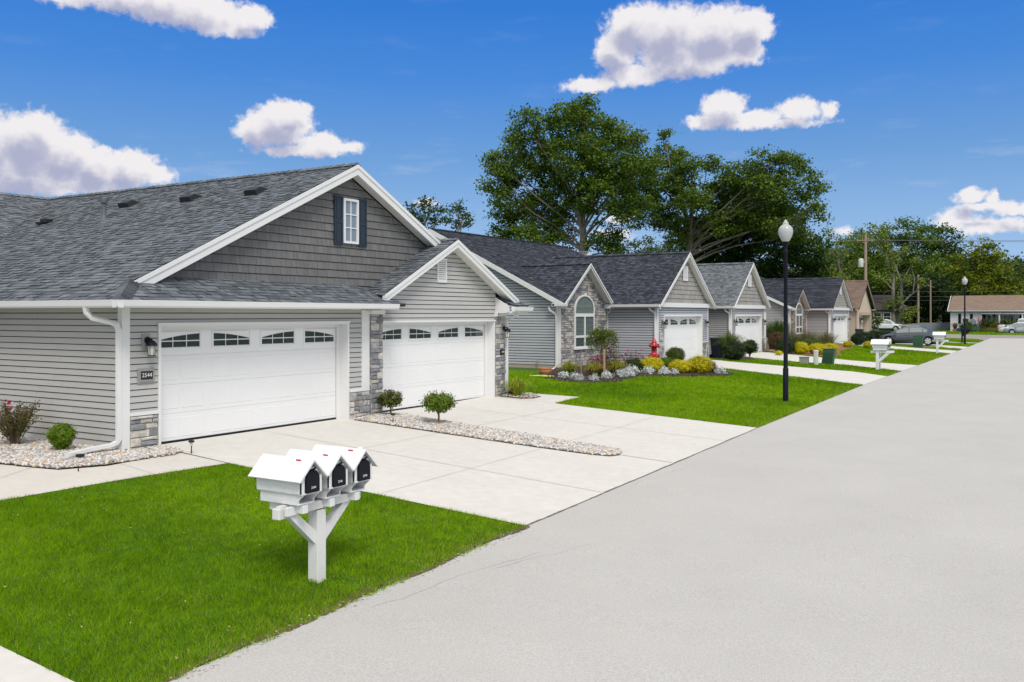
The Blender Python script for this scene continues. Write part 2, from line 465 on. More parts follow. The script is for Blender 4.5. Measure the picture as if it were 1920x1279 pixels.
M['car_silver'] = mat('silver_car_paint', (.42, .45, .48), .25, metal=.35, coat=.6)
M['car_glass'] = mat('car_glass', (.26, .31, .30), .05, spec=.9)  # pale base colour holds the reflected sky
M['trim_black'] = mat('black_trim', (.008, .008, .009), .7, spec=.15)
M['tail_red'] = mat('tail_light', (.5, .02, .02), .25)
M['head_lens'] = mat('headlight_lens', (.6, .62, .64), .12, spec=.8)
M['util_green'] = mat('utility_green', (.035, .10, .055), .6)
M['util_grey'] = mat('utility_grey', (.30, .31, .28), .7, var=.1)
M['util_white'] = mat('utility_pale', (.62, .64, .60), .6)
M['bin'] = mat('navy_bin', (.02, .028, .045), .5)
M['fence'] = mat('weathered_fence', (.22, .24, .26), .9, var=.15, vscale=2, stretch=(4, 4, .5))
M['blue_pot'] = mat('blue_pot', (.03, .10, .30), .3)

# ------------------------------------------------------------------ terrain
KY_S = [-20, 4.9, 10.8, 21.9, 35.4, 67.7, 110]
KZ_S = [-.8, -.64, -.53, -.35, -.2, -.13, .1]
def lerp(x, xs, ys): return float(np.interp(x, xs, ys))
def zstreet(y): return lerp(y, KY_S, KZ_S)
def zhouse(y): return lerp(y, [0, 20, 26, 34], [0, 0, .12, .17])
def T(x, y):
    s, h = zstreet(y), zhouse(y)
    if x >= -6.4: return s
    if x <= -14.3: return h
    return s + (h - s) * (-6.4 - x) / 7.9
GX = [-1500, -400, -150, -80, -50, -30, -20, -14.3] + [-14.3 + 7.9 * i / 6 for i in range(1, 7)] + [0, 10, 40, 120, 400, 1500]
GY = sorted(set([-600, -150, -50, 0, 1500, 700, 400, 250, 180, 140, 90, 80, 50, 43] + [20, 26, 34] + KY_S + [8, 14, 17, 29, 32, 38.5, 47, 58, 100]))
GZ = [[T(x, y) for y in GY] for x in GX]
TRI = []
for i in range(len(GX) - 1):
    for j in range(len(GY) - 1):
        a = (GX[i], GY[j], GZ[i][j]); b = (GX[i + 1], GY[j], GZ[i + 1][j]); c = (GX[i + 1], GY[j + 1], GZ[i + 1][j + 1]); d = (GX[i], GY[j + 1], GZ[i][j + 1])
        TRI.append((a, b, c)); TRI.append((a, c, d))

def clip_half(poly, nx, ny, c):
    out = []
    n = len(poly)
    for i in range(n):
        p, q = poly[i], poly[(i + 1) % n]
        dp = nx * p[0] + ny * p[1] - c; dq = nx * q[0] + ny * q[1] - c
        if dp >= 0: out.append(p)
        if (dp >= 0) != (dq >= 0):
            t = dp / (dp - dq)
            out.append((p[0] + (q[0] - p[0]) * t, p[1] + (q[1] - p[1]) * t))
    return out

def clip_convex(poly, win):
    """clip poly by convex ccw window"""
    for i in range(len(win)):
        a, b = win[i], win[(i + 1) % len(win)]
        nx, ny = -(b[1] - a[1]), (b[0] - a[0])
        poly = clip_half(poly, nx, ny, nx * a[0] + ny * a[1])
        if len(poly) < 3: return []
    return poly

def clip_rect(poly, u0, u1, v0, v1):
    poly = clip_half(poly, 1, 0, u0)
    if poly: poly = clip_half(poly, -1, 0, -u1)
    if poly: poly = clip_half(poly, 0, 1, v0)
    if poly: poly = clip_half(poly, 0, -1, -v1)
    return poly

def pts_in(poly, P):
    x, y = P[:, 0], P[:, 1]
    ins = np.zeros(len(P), bool)
    n = len(poly)
    for i in range(n):
        x0, y0 = poly[i]; x1, y1 = poly[(i + 1) % n]
        if y0 == y1: continue
        c = ((y0 > y) != (y1 > y)) & (x < (x1 - x0) * (y - y0) / (y1 - y0) + x0)
        ins ^= c
    return ins

def sheet(mb, poly, dz, m=0):
    xs = [p[0] for p in poly]; ys = [p[1] for p in poly]
    bx = (min(xs), max(xs), min(ys), max(ys))
    for t in TRI:
        if max(p[0] for p in t) < bx[0] or min(p[0] for p in t) > bx[1] or max(p[1] for p in t) < bx[2] or min(p[1] for p in t) > bx[3]: continue
        q = clip_convex(poly, [(p[0], p[1]) for p in t])
        if len(q) < 3: continue
        (x0, y0, z0), (x1, y1, z1), (x2, y2, z2) = t
        det = (y1 - y2) * (x0 - x2) + (x2 - x1) * (y0 - y2)
        vs = []
        for (x, y) in q:
            l0 = ((y1 - y2) * (x - x2) + (x2 - x1) * (y - y2)) / det
            l1 = ((y2 - y0) * (x - x2) + (x0 - x2) * (y - y2)) / det
            vs.append((x, y, l0 * z0 + l1 * z1 + (1 - l0 - l1) * z2 + dz))
        mb.add(vs, [list(range(len(vs)))], m)

def strip(mb, pts, w, dz, m=0):
    for a, b in zip(pts[:-1], pts[1:]):
        d = Vector((b[0] - a[0], b[1] - a[1])).normalized(); n = Vector((-d.y, d.x)) * w / 2
        sheet(mb, [(a[0] - n.x, a[1] - n.y), (b[0] - n.x, b[1] - n.y), (b[0] + n.x, b[1] + n.y), (a[0] + n.x, a[1] + n.y)], dz, m)
# ------------------------------------------------------------------ ground, road, drives
rnd = random.Random(7)
mb = MB()
for t in TRI: mb.add(t, [(0, 1, 2)])
struct(obj('ground', mb, M['soil']), label='green grassy ground sloping gently down from the houses to the street')

mb = MB()
sheet(mb, [(-6.4, -60), (14, -60), (14, 102), (-6.4, 102)], .006)
struct(obj('road', mb, M['road']), label='broad pale concrete street running away past the houses')
mb = MB()
sheet(mb, [(-200, 97.5), (-8.2, 97.5), (-7.0, 96), (-6.4, 93), (-6.4, 102), (14, 102), (14, 98), (60, 98), (60, 113), (-200, 113)], .010)
struct(obj('cross_street', mb, M['asphalt']), label='old brownish asphalt cross street at the far end of the road')
mb = MB()
sheet(mb, [(-200, 113), (60, 113), (60, 114.2), (-200, 114.2)], .02)
struct(obj('curb', mb, M['curb']), label='pale curb strip along the far side of the cross street')

DRV0 = [(-16, -12), (-6.4, -12), (-6.4, 4.47), (-16, 4.47)]
DRV1 = [(-14.30, 10.78), (-12.2, 10.74), (-6.4, 10.86), (-6.4, 21.94), (-12.14, 22.15), (-12.24, 23.9), (-14.0, 23.45), (-14.34, 22.2)]
WALK = [(-13.5, 10.72), (-12.25, 10.72), (-12.42, 8.6), (-12.46, 6.95), (-12.9, 6.3), (-14.0, 5.9), (-22, 5.7), (-22, 8.1), (-14.9, 8.1), (-14.2, 8.22), (-13.6, 8.5), (-13.36, 9.2)]
BED1 = [(-14.12, 10.72), (-13.5, 10.72), (-13.40, 9.9), (-13.40, 9.2), (-13.62, 8.5), (-14.2, 8.22), (-14.9, 8.1), (-21, 8.1), (-21, 9.99), (-14.12, 9.99)]
BED2 = [(-13.95, 15.87), (-9.7, 15.92), (-8.0, 16.03), (-7.62, 16.15), (-7.52, 16.4), (-7.62, 16.72), (-7.88, 16.88), (-10.4, 17.08), (-13.6, 17.28), (-14.05, 17.1)]
BED3 = [(-14.05, 22.25), (-13.3, 22.25), (-13.05, 22.6), (-13.1, 23.1), (-13.5, 23.35), (-14.05, 23.3)]
DRV2 = [(-15.4, 38.25), (-13.0, 38.2), (-6.4, 35.4), (-6.4, 40.7), (-8.0, 42.0), (-13.9, 42.6), (-15.4, 43.6)]
DRV3 = [(-15.45, 48.3), (-14, 46.7), (-11.85, 46.0), (-8.8, 46.1), (-6.4, 44.6), (-6.4, 49.9), (-9.6, 50.3), (-13.4, 52.3), (-15.45, 54)]
DRV4 = [(-15.5, 73.2), (-12.4, 68.9), (-10.1, 67.2), (-6.4, 65.1), (-6.4, 69.8), (-10.65, 71.7), (-15.5, 78.8)]
DRV5 = [(-15.5, 80.5), (-13.2, 76.5), (-10, 75.0), (-6.4, 73.2), (-6.4, 77.5), (-9, 79), (-15.5, 85)]
DRV6 = [(-14, 84.3), (-6.4, 85.3), (-6.4, 87.0), (-14, 86.8)]
BEDH2 = [(-17.9, 32.95), (-17.3, 30.6), (-16.5, 28.8), (-15.69, 28.0), (-14.9, 27.4), (-14.3, 27.15), (-13.6, 27.4), (-13.2, 28.5), (-13.3, 29.6), (-13.4, 30.8), (-13.1, 31.7), (-12.5, 32.2), (-11.9, 32.9), (-11.4, 33.9), (-11.15, 34.8), (-11.3, 35.6), (-12.1, 36.6), (-13.2, 37.6), (-15.3, 38.2), (-15.5, 37.55), (-17.9, 37.55)]
BEDH3 = [(-15.5, 44.4), (-14.2, 44.2), (-13.5, 44.9), (-13.5, 46.2), (-14.2, 47.0), (-15.5, 48.0), (-17, 48), (-17, 44.4)]
BEDH4 = [(-15.5, 55), (-13.6, 52.7), (-12.6, 52.3), (-11.7, 52.6), (-11.3, 53.4), (-11.2, 55.4), (-11.9, 58), (-12.3, 61), (-12.4, 65), (-13, 67.8), (-15.5, 72), (-17.2, 72), (-17.2, 55)]

def drive(name, poly, mat_, label, dz=.012):
    mb = MB(); sheet(mb, poly, dz, 0)
    return mb
mb = drive('d', DRV1, None, '')
for x in (-9.02, -11.55):
    strip(mb, [(x, 10.9), (x, 15.88)], .012, .016, 1); strip(mb, [(x, 17.2 if x < -10 else 17.0), (x, 21.95)], .016, .016, 1)
strip(mb, [(-6.45, 13.35), (-14.3, 13.35)], .016, .019, 1)
strip(mb, [(-6.45, 19.55), (-14.3, 19.55)], .016, .019, 1)
strip(mb, [(-6.45, 16.45), (-7.5, 16.45)], .03, .019, 1)
strip(mb, [(-12.2, 22.12), (-14.2, 22.12)], .016, .021, 1)
struct(obj('driveway', mb, [M['concrete'], M['joint']]), label='wide pale concrete double driveway of the nearest house')
mb = MB(); sheet(mb, DRV0, .012, 0)
struct(obj('driveway', mb, M['concrete']), label='corner of the next driveway at the bottom left')
for P_, lb in ((DRV2, 'second house with the dark roof'), (DRV3, 'third house'), (DRV4, 'fourth house'), (DRV5, 'tan house, with the charcoal sedan on it'), (DRV6, 'far end beside the cross street')):
    mb = MB(); sheet(mb, P_, .012, 0)
    struct(obj('driveway', mb, M['concrete']), label='pale concrete driveway of the ' + lb)
mb = MB(); sheet(mb, WALK, .011, 0)
strip(mb, [(-13.38, 9.45), (-12.35, 9.35)], .014, .015, 1)
strip(mb, [(-14.0, 8.3), (-13.0, 6.3)], .014, .015, 1)
struct(obj('walkway', mb, [M['concrete2'], M['joint']]), label='narrow concrete walk curving round the pebble bed')
mb = MB()
# dark ragged gap between the drives / lawn and the street
rr = random.Random(3)
y = -12.0
while y < 22:
    if 4.5 < y < 10.8: y = 10.82
    ln = rr.uniform(.12, .5); w = rr.uniform(.005, .018)
    x = -6.4 + rr.uniform(-.008, .008)
    sheet(mb, [(x - w, y), (x + w, y), (x + w * rr.uniform(.5, 1.3), y + ln), (x - w, y + ln)], .017, 0)
    y += ln
struct(obj('road_edge_gap', mb, M['edge_line']), label='thin dark crack where driveways and lawn meet the street')

mb = MB()
r3 = random.Random(17)
def crack(x, y, dx, dy, n):
    for k in range(n):
        x2, y2 = x + dx * r3.uniform(.5, 1.4) + r3.uniform(-.06, .06), y + dy * r3.uniform(.5, 1.4) + r3.uniform(-.06, .06)
        strip(mb, [(x, y), (x2, y2)], r3.uniform(.003, .006), .0085); x, y = x2, y2
crack(-6.1, 7.2, .03, .22, 12); crack(-6.25, 14.0, .02, .25, 10); crack(-5.9, 18.8, .14, .24, 14); crack(-5.7, 9.0, .12, .2, 7); crack(-5.2, 24, .05, .4, 14); crack(-4.0, 32, .3, .2, 9); crack(-6.2, 30, .02, .4, 12)
struct(obj('road_crack', mb, M['road_crack']), label='hairline cracks in the street surface')
mb = MB()
for k in range(46):
    y = 4.5 + 6.3 * (k + r3.random()) / 46
    x = -6.40 + .05 * math.sin(y * 3.1); w = r3.uniform(.03, .09); l_ = r3.uniform(.06, .2)
    sheet(mb, [(x - w, y - l_), (x + w * .5, y - l_ * .4), (x + w * .45, y + l_ * .6), (x - w * .6, y + l_)], .0095 + .0002 * k)
struct(obj('bare_edge_soil', mb, M['bare_soil']), label='bare brown soil specks along the near lawn edge')
for P_, m_, lb in ((BED1, 'gravel_bed', 'ground under the pebbles beside the left wall'), (BED2, 'gravel_bed', 'ground under the pebble strip between the driveways'), (BED3, 'mulch_red', 'small planting patch at the far stone pillar'),
                   (BEDH2, 'mulch', 'dark mulch of the flower bed in front of the second house'), (BEDH3, 'mulch', 'mulch under the bushes by the third house'), (BEDH4, 'mulch_red', 'reddish mulch under the shrubs in front of the fourth house')):
    mb = MB(); sheet(mb, P_, .028 if m_ == 'gravel_bed' else .03 if P_ is not BED3 else .034)
    struct(obj('planting_bed_ground', mb, M[m_]), label=lb)

# ------------------------------------------------------------------ cladding
def tiles(mb, O, U, V, Nn, poly, course, wmin, wmax, lift, base=0.0, rng=None, m=0, jit=0.0, v0=None, tab=0.0, gap=0.0, ugap=0.0):
    """overlapping courses of boards / shingles on a convex planar poly given in (u,v)"""
    rng = rng or rnd
    us = [p[0] for p in poly]; vs = [p[1] for p in poly]
    O, U, V, Nn = Vector(O), Vector(U), Vector(V), Vector(Nn)
    v = min(vs) if v0 is None else v0
    while v < max(vs):
        u = min(us) - rng.uniform(0, wmax)
        while u < max(us):
            w = rng.uniform(wmin, wmax)
            q = clip_rect(poly, u + ugap, u + w - ugap, v, v + course - gap)
            if len(q) >= 3:
                ex = tab * rng.choice((0, 0, 1)) + rng.uniform(0, jit)
                lo = min(p[1] for p in q)
                vv = [O + U * p[0] + V * p[1] + Nn * (base + (lift + ex) * (1 - (p[1] - v) / course) + ex * .3) for p in q]
                mb.add(vv, [list(range(len(vv)))], m)
                bot = [i for i, p in enumerate(q) if p[1] - v < 1e-6]
                if len(bot) == 2:
                    a, b = bot
                    if (a + 1) % len(q) != b: a, b = b, a
                    A, B = vv[a], vv[b]
                    mb.add([A, B, B - Nn * (lift + ex * 1.3), A - Nn * (lift + ex * 1.3)], [(0, 3, 2, 1)], m)
            u += w
        v += course

GAP = [.017]  # open gap per course: the dark core behind stands in for lap shadow
def X_wall(mb, X, poly, kind='siding', course=.114, rng=None, v0=0.05):
    """poly in (y,z), facing +X"""
    if kind == 'siding': tiles(mb, (X, 0, 0), (0, 1, 0), (0, 0, 1), (1, 0, 0), poly, course, 3.0, 3.8, .018, .001, rng, 0, v0=v0 + math.floor((min(p[1] for p in poly) - v0) / course) * course, gap=GAP[0], ugap=.0015)
    else: tiles(mb, (X, 0, 0), (0, 1, 0), (0, 0, 1), (1, 0, 0), poly, course, .09, .24, .018, .001, rng, 0, jit=.004, v0=v0 + math.floor((min(p[1] for p in poly) - v0) / course) * course, gap=.015, ugap=.0035)
def Y_wall(mb, Y, poly, course=.114, rng=None, v0=0.05):
    """poly in (x,z), facing -Y"""
    tiles(mb, (0, Y, 0), (1, 0, 0), (0, 0, 1), (0, -1, 0), poly, course, 3.0, 3.8, .018, .001, rng, 0, v0=v0, gap=GAP[0], ugap=.0015)

def stones(mb, O, U, V, Nn, poly, rng, hmin=.07, hmax=.19, wmin=.14, wmax=.46, gap=.006, d0=.03, d1=.06, mback=None):
    us = [p[0] for p in poly]; vs = [p[1] for p in poly]
    O, U, V, Nn = Vector(O), Vector(U), Vector(V), Vector(Nn)
    if mback is not None:
        mb.add([O + U * p[0] + V * p[1] + Nn * d0 * .6 for p in poly], [list(range(len(poly)))], mback)
    v = min(vs)
    while v < max(vs) - .02:
        h = rng.uniform(hmin, hmax)
        if v + h > max(vs) - .05: h = max(vs) - v
        u = min(us)
        while u < max(us) - .01:
            w = rng.uniform(wmin, wmax) * (1.15 if h < .11 else 0.9)
            if u + w > max(us) - .07: w = max(us) - u
            cells = [(u, u + w, v, v + h)]
            if h > .15 and rng.random() < .28: k = rng.uniform(.4, .6); cells = [(u, u + w, v, v + h * k), (u, u + w, v + h * k, v + h)]
            for (a, b, c, d) in cells:
                q = clip_rect(poly, a + gap, b - gap, c + gap, d - gap)
                if len(q) < 3: continue
                cx = sum(p[0] for p in q) / len(q); cy = sum(p[1] for p in q) / len(q)
                # rounded irregular outline
                q2 = []
                for i in range(len(q)):
                    p0, p1 = q[i], q[(i + 1) % len(q)]
                    q2.append((p0[0] + (cx - p0[0]) * .03, p0[1] + (cy - p0[1]) * .05))
                    q2.append(((p0[0] + p1[0]) / 2 + rng.uniform(-.004, .004), (p0[1] + p1[1]) / 2 + rng.uniform(-.006, .006)))
                dd = rng.uniform(d0, d1)
                n = len(q2)
                A = [O + U * p[0] + V * p[1] + Nn * (d0 * .3) for p in q2]
                s1 = [O + U * p[0] + V * p[1] + Nn * (dd * .75) for p in q2]
                fr = []
                for p in q2:
                    ddx, ddy = cx - p[0], cy - p[1]; L_ = math.hypot(ddx, ddy) + 1e-6; s = min(.014, L_ * .4)
                    fr.append(O + U * (p[0] + ddx / L_ * s) + V * (p[1] + ddy / L_ * s) + Nn * (dd + rng.uniform(-.006, .004)))
                C = O + U * cx + V * cy + Nn * (dd + rng.uniform(-.004, .008))
                vv = A + s1 + fr + [C]
                fs = [(i, (i + 1) % n, (i + 1) % n + n, i + n) for i in range(n)] + [(i + n, (i + 1) % n + n, (i + 1) % n + 2 * n, i + 2 * n) for i in range(n)] + [(i + 2 * n, (i + 1) % n + 2 * n, 3 * n) for i in range(n)]
                mb.add(vv, fs, 0)
            u += w
        v += h

def roof_plane(mb, P, eave, rise, rng, course=.14, tile=True, far=False, m_t=0, m_c=1, thick=.10):
    """P: list of 3D points (planar, convex); eave: unit vector along the eave; slab + shingles. m_t tile slot, m_c core slot"""
    P = [Vector(p) for p in P]
    U = Vector(eave).normalized()
    n = Vector((0, 0, 0))
    for i in range(1, len(P) - 1): n += (P[i] - P[0]).cross(P[i + 1] - P[0])
    n.normalize()
    if n.z < 0: n = -n
    V = n.cross(U)
    if V.z < 0: V = -V
    lowest = min(P, key=lambda p: p.z)
    O = lowest
    poly = [((p - O).dot(U), (p - O).dot(V)) for p in P]
    area = sum(poly[i][0] * poly[(i + 1) % len(poly)][1] - poly[(i + 1) % len(poly)][0] * poly[i][1] for i in range(len(poly)))
    if area < 0: poly = poly[::-1]; P = P[::-1]
    if far: tiles(mb, O, U, V, n, poly, course, .25, .7, .02, .004, rng, m_t, tab=.0, v0=0)
    else: tiles(mb, O, U, V, n, poly, course, .07, .22, .010, .004, rng, m_t, tab=.010, v0=0)
    if U.cross(V).dot(n) < 0: pass
    k = len(P)
    top = [tuple(p) for p in P]; bot = [tuple(p - n * thick) for p in P]
    mb.add(top + bot, [list(range(k)), list(range(k, 2 * k))[::-1]] + [(i, i + k, (i + 1) % k + k, (i + 1) % k) for i in range(k)], m_c)

def gable_roof(root, x0, x1, y0, y1, ze, yA, zA, mt, rng, far=False, name='roof', zright=None):
    """ridge along X from x0 (front) to x1 (back)"""
    mb = MB()
    roof_plane(mb, [(x0, y0, ze), (x1, y0, ze), (x1, yA, zA), (x0, yA, zA)], (1, 0, 0), 0, rng, far=far)
    roof_plane(mb, [(x0, y1, zright or ze), (x1, y1, zright or ze), (x1, yA, zA), (x0, yA, zA)], (1, 0, 0), 0, rng, far=far)
    ridge_cap(mb, (x0, yA, zA), (x1, yA, zA))
    return obj(name, mb, [mt, M['roof_core']], root)

def ridge_cap(mb, a, b, w=.14, m=0):
    a, b = Vector(a), Vector(b)
    d = (b - a); L_ = d.length; d.normalize()
    s = d.cross(Vector((0, 0, 1))).normalized() * w
    t = 0
    while t < L_:
        t2 = min(t + .2, L_)
        p, q = a + d * t, a + d * t2
        up = Vector((0, 0, .045)); up2 = Vector((0, 0, .030))
        dn = Vector((0, 0, -w * .5))
        mb.add([p + s + dn + up, p + up + Vector((0, 0, .012)), p - s + dn + up, q + s + dn + up2, q + up2 + Vector((0, 0, .012)), q - s + dn + up2], [(0, 1, 4, 3), (1, 2, 5, 4), (0, 3, 4, 1), (0, 2, 1)], m)
        t = t2

def rake(mb, X0, X1, y0, z0, yA, zA, y1, z1, h=.2, m=0, lip=True):
    """white rake boards in the YZ plane from X0 to X1 (thickness)"""
    mb.prism([(y0, z0 - h), (yA, zA - h), (yA, zA), (y0, z0)], 'x', X0, X1, m)
    mb.prism([(yA, zA - h), (y1, z1 - h), (y1, z1), (yA, zA)], 'x', X0, X1, m)
    if lip:
        k = .075
        mb.prism([(y0, z0 - k), (yA, zA - k), (yA, zA + .012), (y0, z0 + .012)], 'x', X1, X1 + .02, m)
        mb.prism([(yA, zA - k), (y1, z1 - k), (y1, z1 + .012), (yA, zA + .012)], 'x', X1, X1 + .02, m)

GUT = [(0, 0), (.09, 0), (.115, .03), (.125, .10), (.13, .125), (.115, .13), (.108, .105), (.02, .10), (0, .13)]
def gutter_x(mb, X, y0, y1, z):      # along Y, facing +X, back face at X
    mb.prism([(X + a, z + b) for a, b in GUT], 'y', y0, y1)
def gutter_y(mb, Y, x0, x1, z):      # along X, facing -Y
    mb.prism([(Y - a, z + b) for a, b in GUT], 'x', x0, x1)

def downspout(root, pts, r=(.045, .032), label=None):
    mb = MB()
    pts = [Vector(p) for p in pts]
    # rectangular tube
    prev = None
    rings = []
    for i, p in enumerate(pts):
        t = (pts[min(i + 1, len(pts) - 1)] - pts[max(i - 1, 0)]).normalized()
        u = Vector((0, 1, 0)) if abs(t.y) < .7 else Vector((1, 0, 0))
        u = (u - t * u.dot(t)).normalized(); w = t.cross(u)
        rings.append([p + u * r[0] + w * r[1], p - u * r[0] + w * r[1], p - u * r[0] - w * r[1], p + u * r[0] - w * r[1]])
    v = [q for g in rings for q in g]
    f = []
    for i in range(len(pts) - 1):
        for k in range(4):
            a = i * 4 + k; b = i * 4 + (k + 1) % 4
            f.append((a, b, b + 4, a + 4))
    f.append((0, 1, 2, 3)); f.append(tuple(len(v) - 4 + k for k in (3, 2, 1, 0)))
    mb.add(v, f)
    return obj('downspout', mb, M['white'], root, bevel=.008)

def text_mb(s, size, place, depth=.004):
    """mesh of flat text; place(x,y,d)->world"""
    cu = bpy.data.curves.new('txt', 'FONT'); cu.body = s; cu.size = size; cu.align_x = 'CENTER'; cu.align_y = 'CENTER'; cu.extrude = depth
    cu.resolution_u = 3
    o = bpy.data.objects.new('txt', cu)
    me = bpy.data.meshes.new_from_object(o)
    mb = MB()
    mb.add([place(v.co.x, v.co.y, v.co.z) for v in me.vertices], [list(p.vertices) for p in me.polygons])
    bpy.data.objects.remove(o); bpy.data.curves.remove(cu); bpy.data.meshes.remove(me)
    return mb

def garage_door(root, X, y0, y1, z0, z1, nw=4, detail=True):
    """white sectional door in plane X facing +X, its windows as sub-parts"""
    mb = MB()
    H = (z1 - z0) / 4; W = y1 - y0
    mb.box(X - .06, X - .03, y0, y1, z0, z1)
    for r in range(4):
        a, b = z0 + r * H + .0015, z0 + (r + 1) * H - .0015
        mb.box(X - .035, X, y0, y1, a, b)
    cw = W / nw
    if detail:
        for r in range(3):
            for c in range(nw * 2):
                ya = y0 + (c // 2) * cw + (.10 if c % 2 == 0 else cw / 2 + .025)
                yb = ya + cw / 2 - .125
                za, zb = z0 + r * H + .085, z0 + (r + 1) * H - .085
                k = .028
                # raised bevelled field inside a sunk groove
                o = [(ya, za), (yb, za), (yb, zb), (ya, zb)]
                i1 = [(ya + .012, za + .012), (yb - .012, za + .012), (yb - .012, zb - .012), (ya + .012, zb - .012)]
                i2 = [(ya + k, za + k), (yb - k, za + k), (yb - k, zb - k), (ya + k, zb - k)]
                v = [(X + .001, *p) for p in o] + [(X + .0065, *p) for p in i1] + [(X + .004, *p) for p in i2]
                mb.add(v, [(j, (j + 1) % 4, (j + 1) % 4 + 4, j + 4) for j in range(4)] + [(j + 4, (j + 1) % 4 + 4, (j + 1) % 4 + 8, j + 8) for j in range(4)] + [(8, 9, 10, 11)])
    mb.box(X - .02, X + .012, y0, y1, z0 - .015, z0 + .035, 1)
    d = obj('garage_door', mb, [M['door_white'], M['seal']], root)
    zt, zb = z0 + 4 * H - .10, z0 + 3 * H + .10
    for c in range(nw):
        ya = y0 + c * cw + cw * .10; yb = y0 + (c + 1) * cw - cw * .10
        ym = y0 + (c // 2) * 2 * cw + cw            # arch crown between two windows
        half = cw * .90
        w = MB()
        f = .035
        for (a, b, e, g) in ((ya, yb, zb, zb + f), (ya, yb, zt - f * .6, zt), (ya, ya + f, zb + f, zt - f * .6), (yb - f, yb, zb + f, zt - f * .6)):
            w.box(X, X + .016, a, b, e, g, 0)
        ia, ib = ya + f + .012, yb - f - .012
        z_lo, z_hi = zb + f + .02, zt - f
        g_ = .022
        zmid = z_lo + (z_hi - z_lo) * .46
        pw = (ib - ia - 2 * g_) / 3
        for k in range(3):
            pa = ia + k * (pw + g_); pb = pa + pw
            w.box(X + .001, X + .005, pa, pb, z_lo, zmid - g_ / 2, 1)
            def top(yy): return zmid + g_ / 2 + (z_hi - zmid - g_ / 2) * max(0, 1 - ((yy - ym) / half) ** 2 * 1.0)
            ys = [pa + (pb - pa) * t / 4 for t in range(5)]
            poly = [(pa, zmid + g_ / 2), (pb, zmid + g_ / 2)] + [(yy, max(top(yy), zmid + g_ / 2 + .003)) for yy in reversed(ys)]
            w.prism(poly, 'x', X + .001, X + .005, 1)
        obj('window', w, [M['door_white'], M['dark_glass']], d)
    return d

def wall_lamp(root, X, Y, Z, s=1.0, block=None):
    """black carriage lamp on a wall facing +X; Z = height of the canopy centre"""
    mb = MB()
    if block is not None:
        bb = MB(); bb.box(X, X + .03, Y - .085 * s, Y + .085 * s, Z - .13 * s, Z + .12 * s)
        obj('mounting_block', bb, block, root, bevel=.008)
    x = X + .03
    mb.lathe([(.062 * s, 0), (.062 * s, .012), (.04 * s, .02)], (x, Y, Z), 14, 0, True, 'x')
    mb.tube([(x, Y, Z), (x + .07 * s, Y, Z + .035 * s), (x + .12 * s, Y, Z + .0 * s)], .012 * s, 6)
    cx = x + .12 * s
    mb.lathe([(.105 * s, -.10 * s), (.10 * s, -.085 * s), (.085 * s, -.05 * s), (.05 * s, -.015 * s), (.018 * s, 0), (.018 * s, .018 * s), (0, .035 * s)], (cx, Y, Z), 8, 0, False)
    for k in range(6):
        a = 2 * math.pi * k / 6
        mb.tube([(cx + .078 * s * math.cos(a), Y + .078 * s * math.sin(a), Z - .09 * s), (cx + .055 * s * math.cos(a), Y + .055 * s * math.sin(a), Z - .27 * s)], .005 * s, 4)
    mb.lathe([(.066 * s, -.285 * s), (.066 * s, -.27 * s), (.05 * s, -.268 * s)], (cx, Y, Z), 8)
    lm = obj('wall_lamp', mb, M['black_metal'], root)
    g = MB()
    g.lathe([(.07 * s, -.095 * s), (.052 * s, -.268 * s)], (cx, Y, Z), 6, 0, False)
    obj('lamp_glass', g, M['lamp_glass'], lm)
    return lm

def number_sign(root, X, Y, Z, w, h, s, frame=True, size=.085, colors=('plaque', 'black_plastic', 'number')):
    mb = MB()
    if frame:
        mb.box(X, X + .02, Y - w * .72, Y + w * .72, Z - h * .95, Z + h * .85, 0)
        mb.box(X, X + .032, Y - w * .6, Y + w * .6, Z - h * .75, Z + h * .7, 0)
    mb.box(X, X + .038, Y - w / 2, Y + w / 2, Z - h / 2, Z + h / 2, 1)
    p = obj('house_number_plaque', mb, [M[colors[0]], M[colors[1]]], root)
    if s:
        t = text_mb(s, size, lambda a, b, d: (X + .040 + d, Y + a, Z + b), .001)
        obj('digits', t, M[colors[2]], p)
    return p

def gable_vent(root, X, y0, y1, z0, z1):
    mb = MB()
    f = .045
    mb.box(X, X + .03, y0, y1, z0, z0 + f); mb.box(X, X + .03, y0, y1, z1 - f, z1)
    mb.box(X, X + .03, y0, y0 + f, z0 + f, z1 - f); mb.box(X, X + .03, y1 - f, y1, z0 + f, z1 - f)
    n = 10
    for i in range(n):
        z = z0 + f + (z1 - z0 - 2 * f) * (i + .1) / n
        h = (z1 - z0 - 2 * f) / n
        mb.add([(X + .026, y0 + f, z), (X + .026, y1 - f, z), (X + .004, y1 - f, z + h * .8), (X + .004, y0 + f, z + h * .8), (X + .022, y0 + f, z - .004), (X + .022, y1 - f, z - .004)], [(0, 1, 2, 3), (4, 5, 1, 0)])
    mb.box(X - .002, X + .002, y0 + f, y1 - f, z0 + f, z1 - f, 1)
    return obj('gable_vent', mb, [M['white'], M['siding_dark']], root)

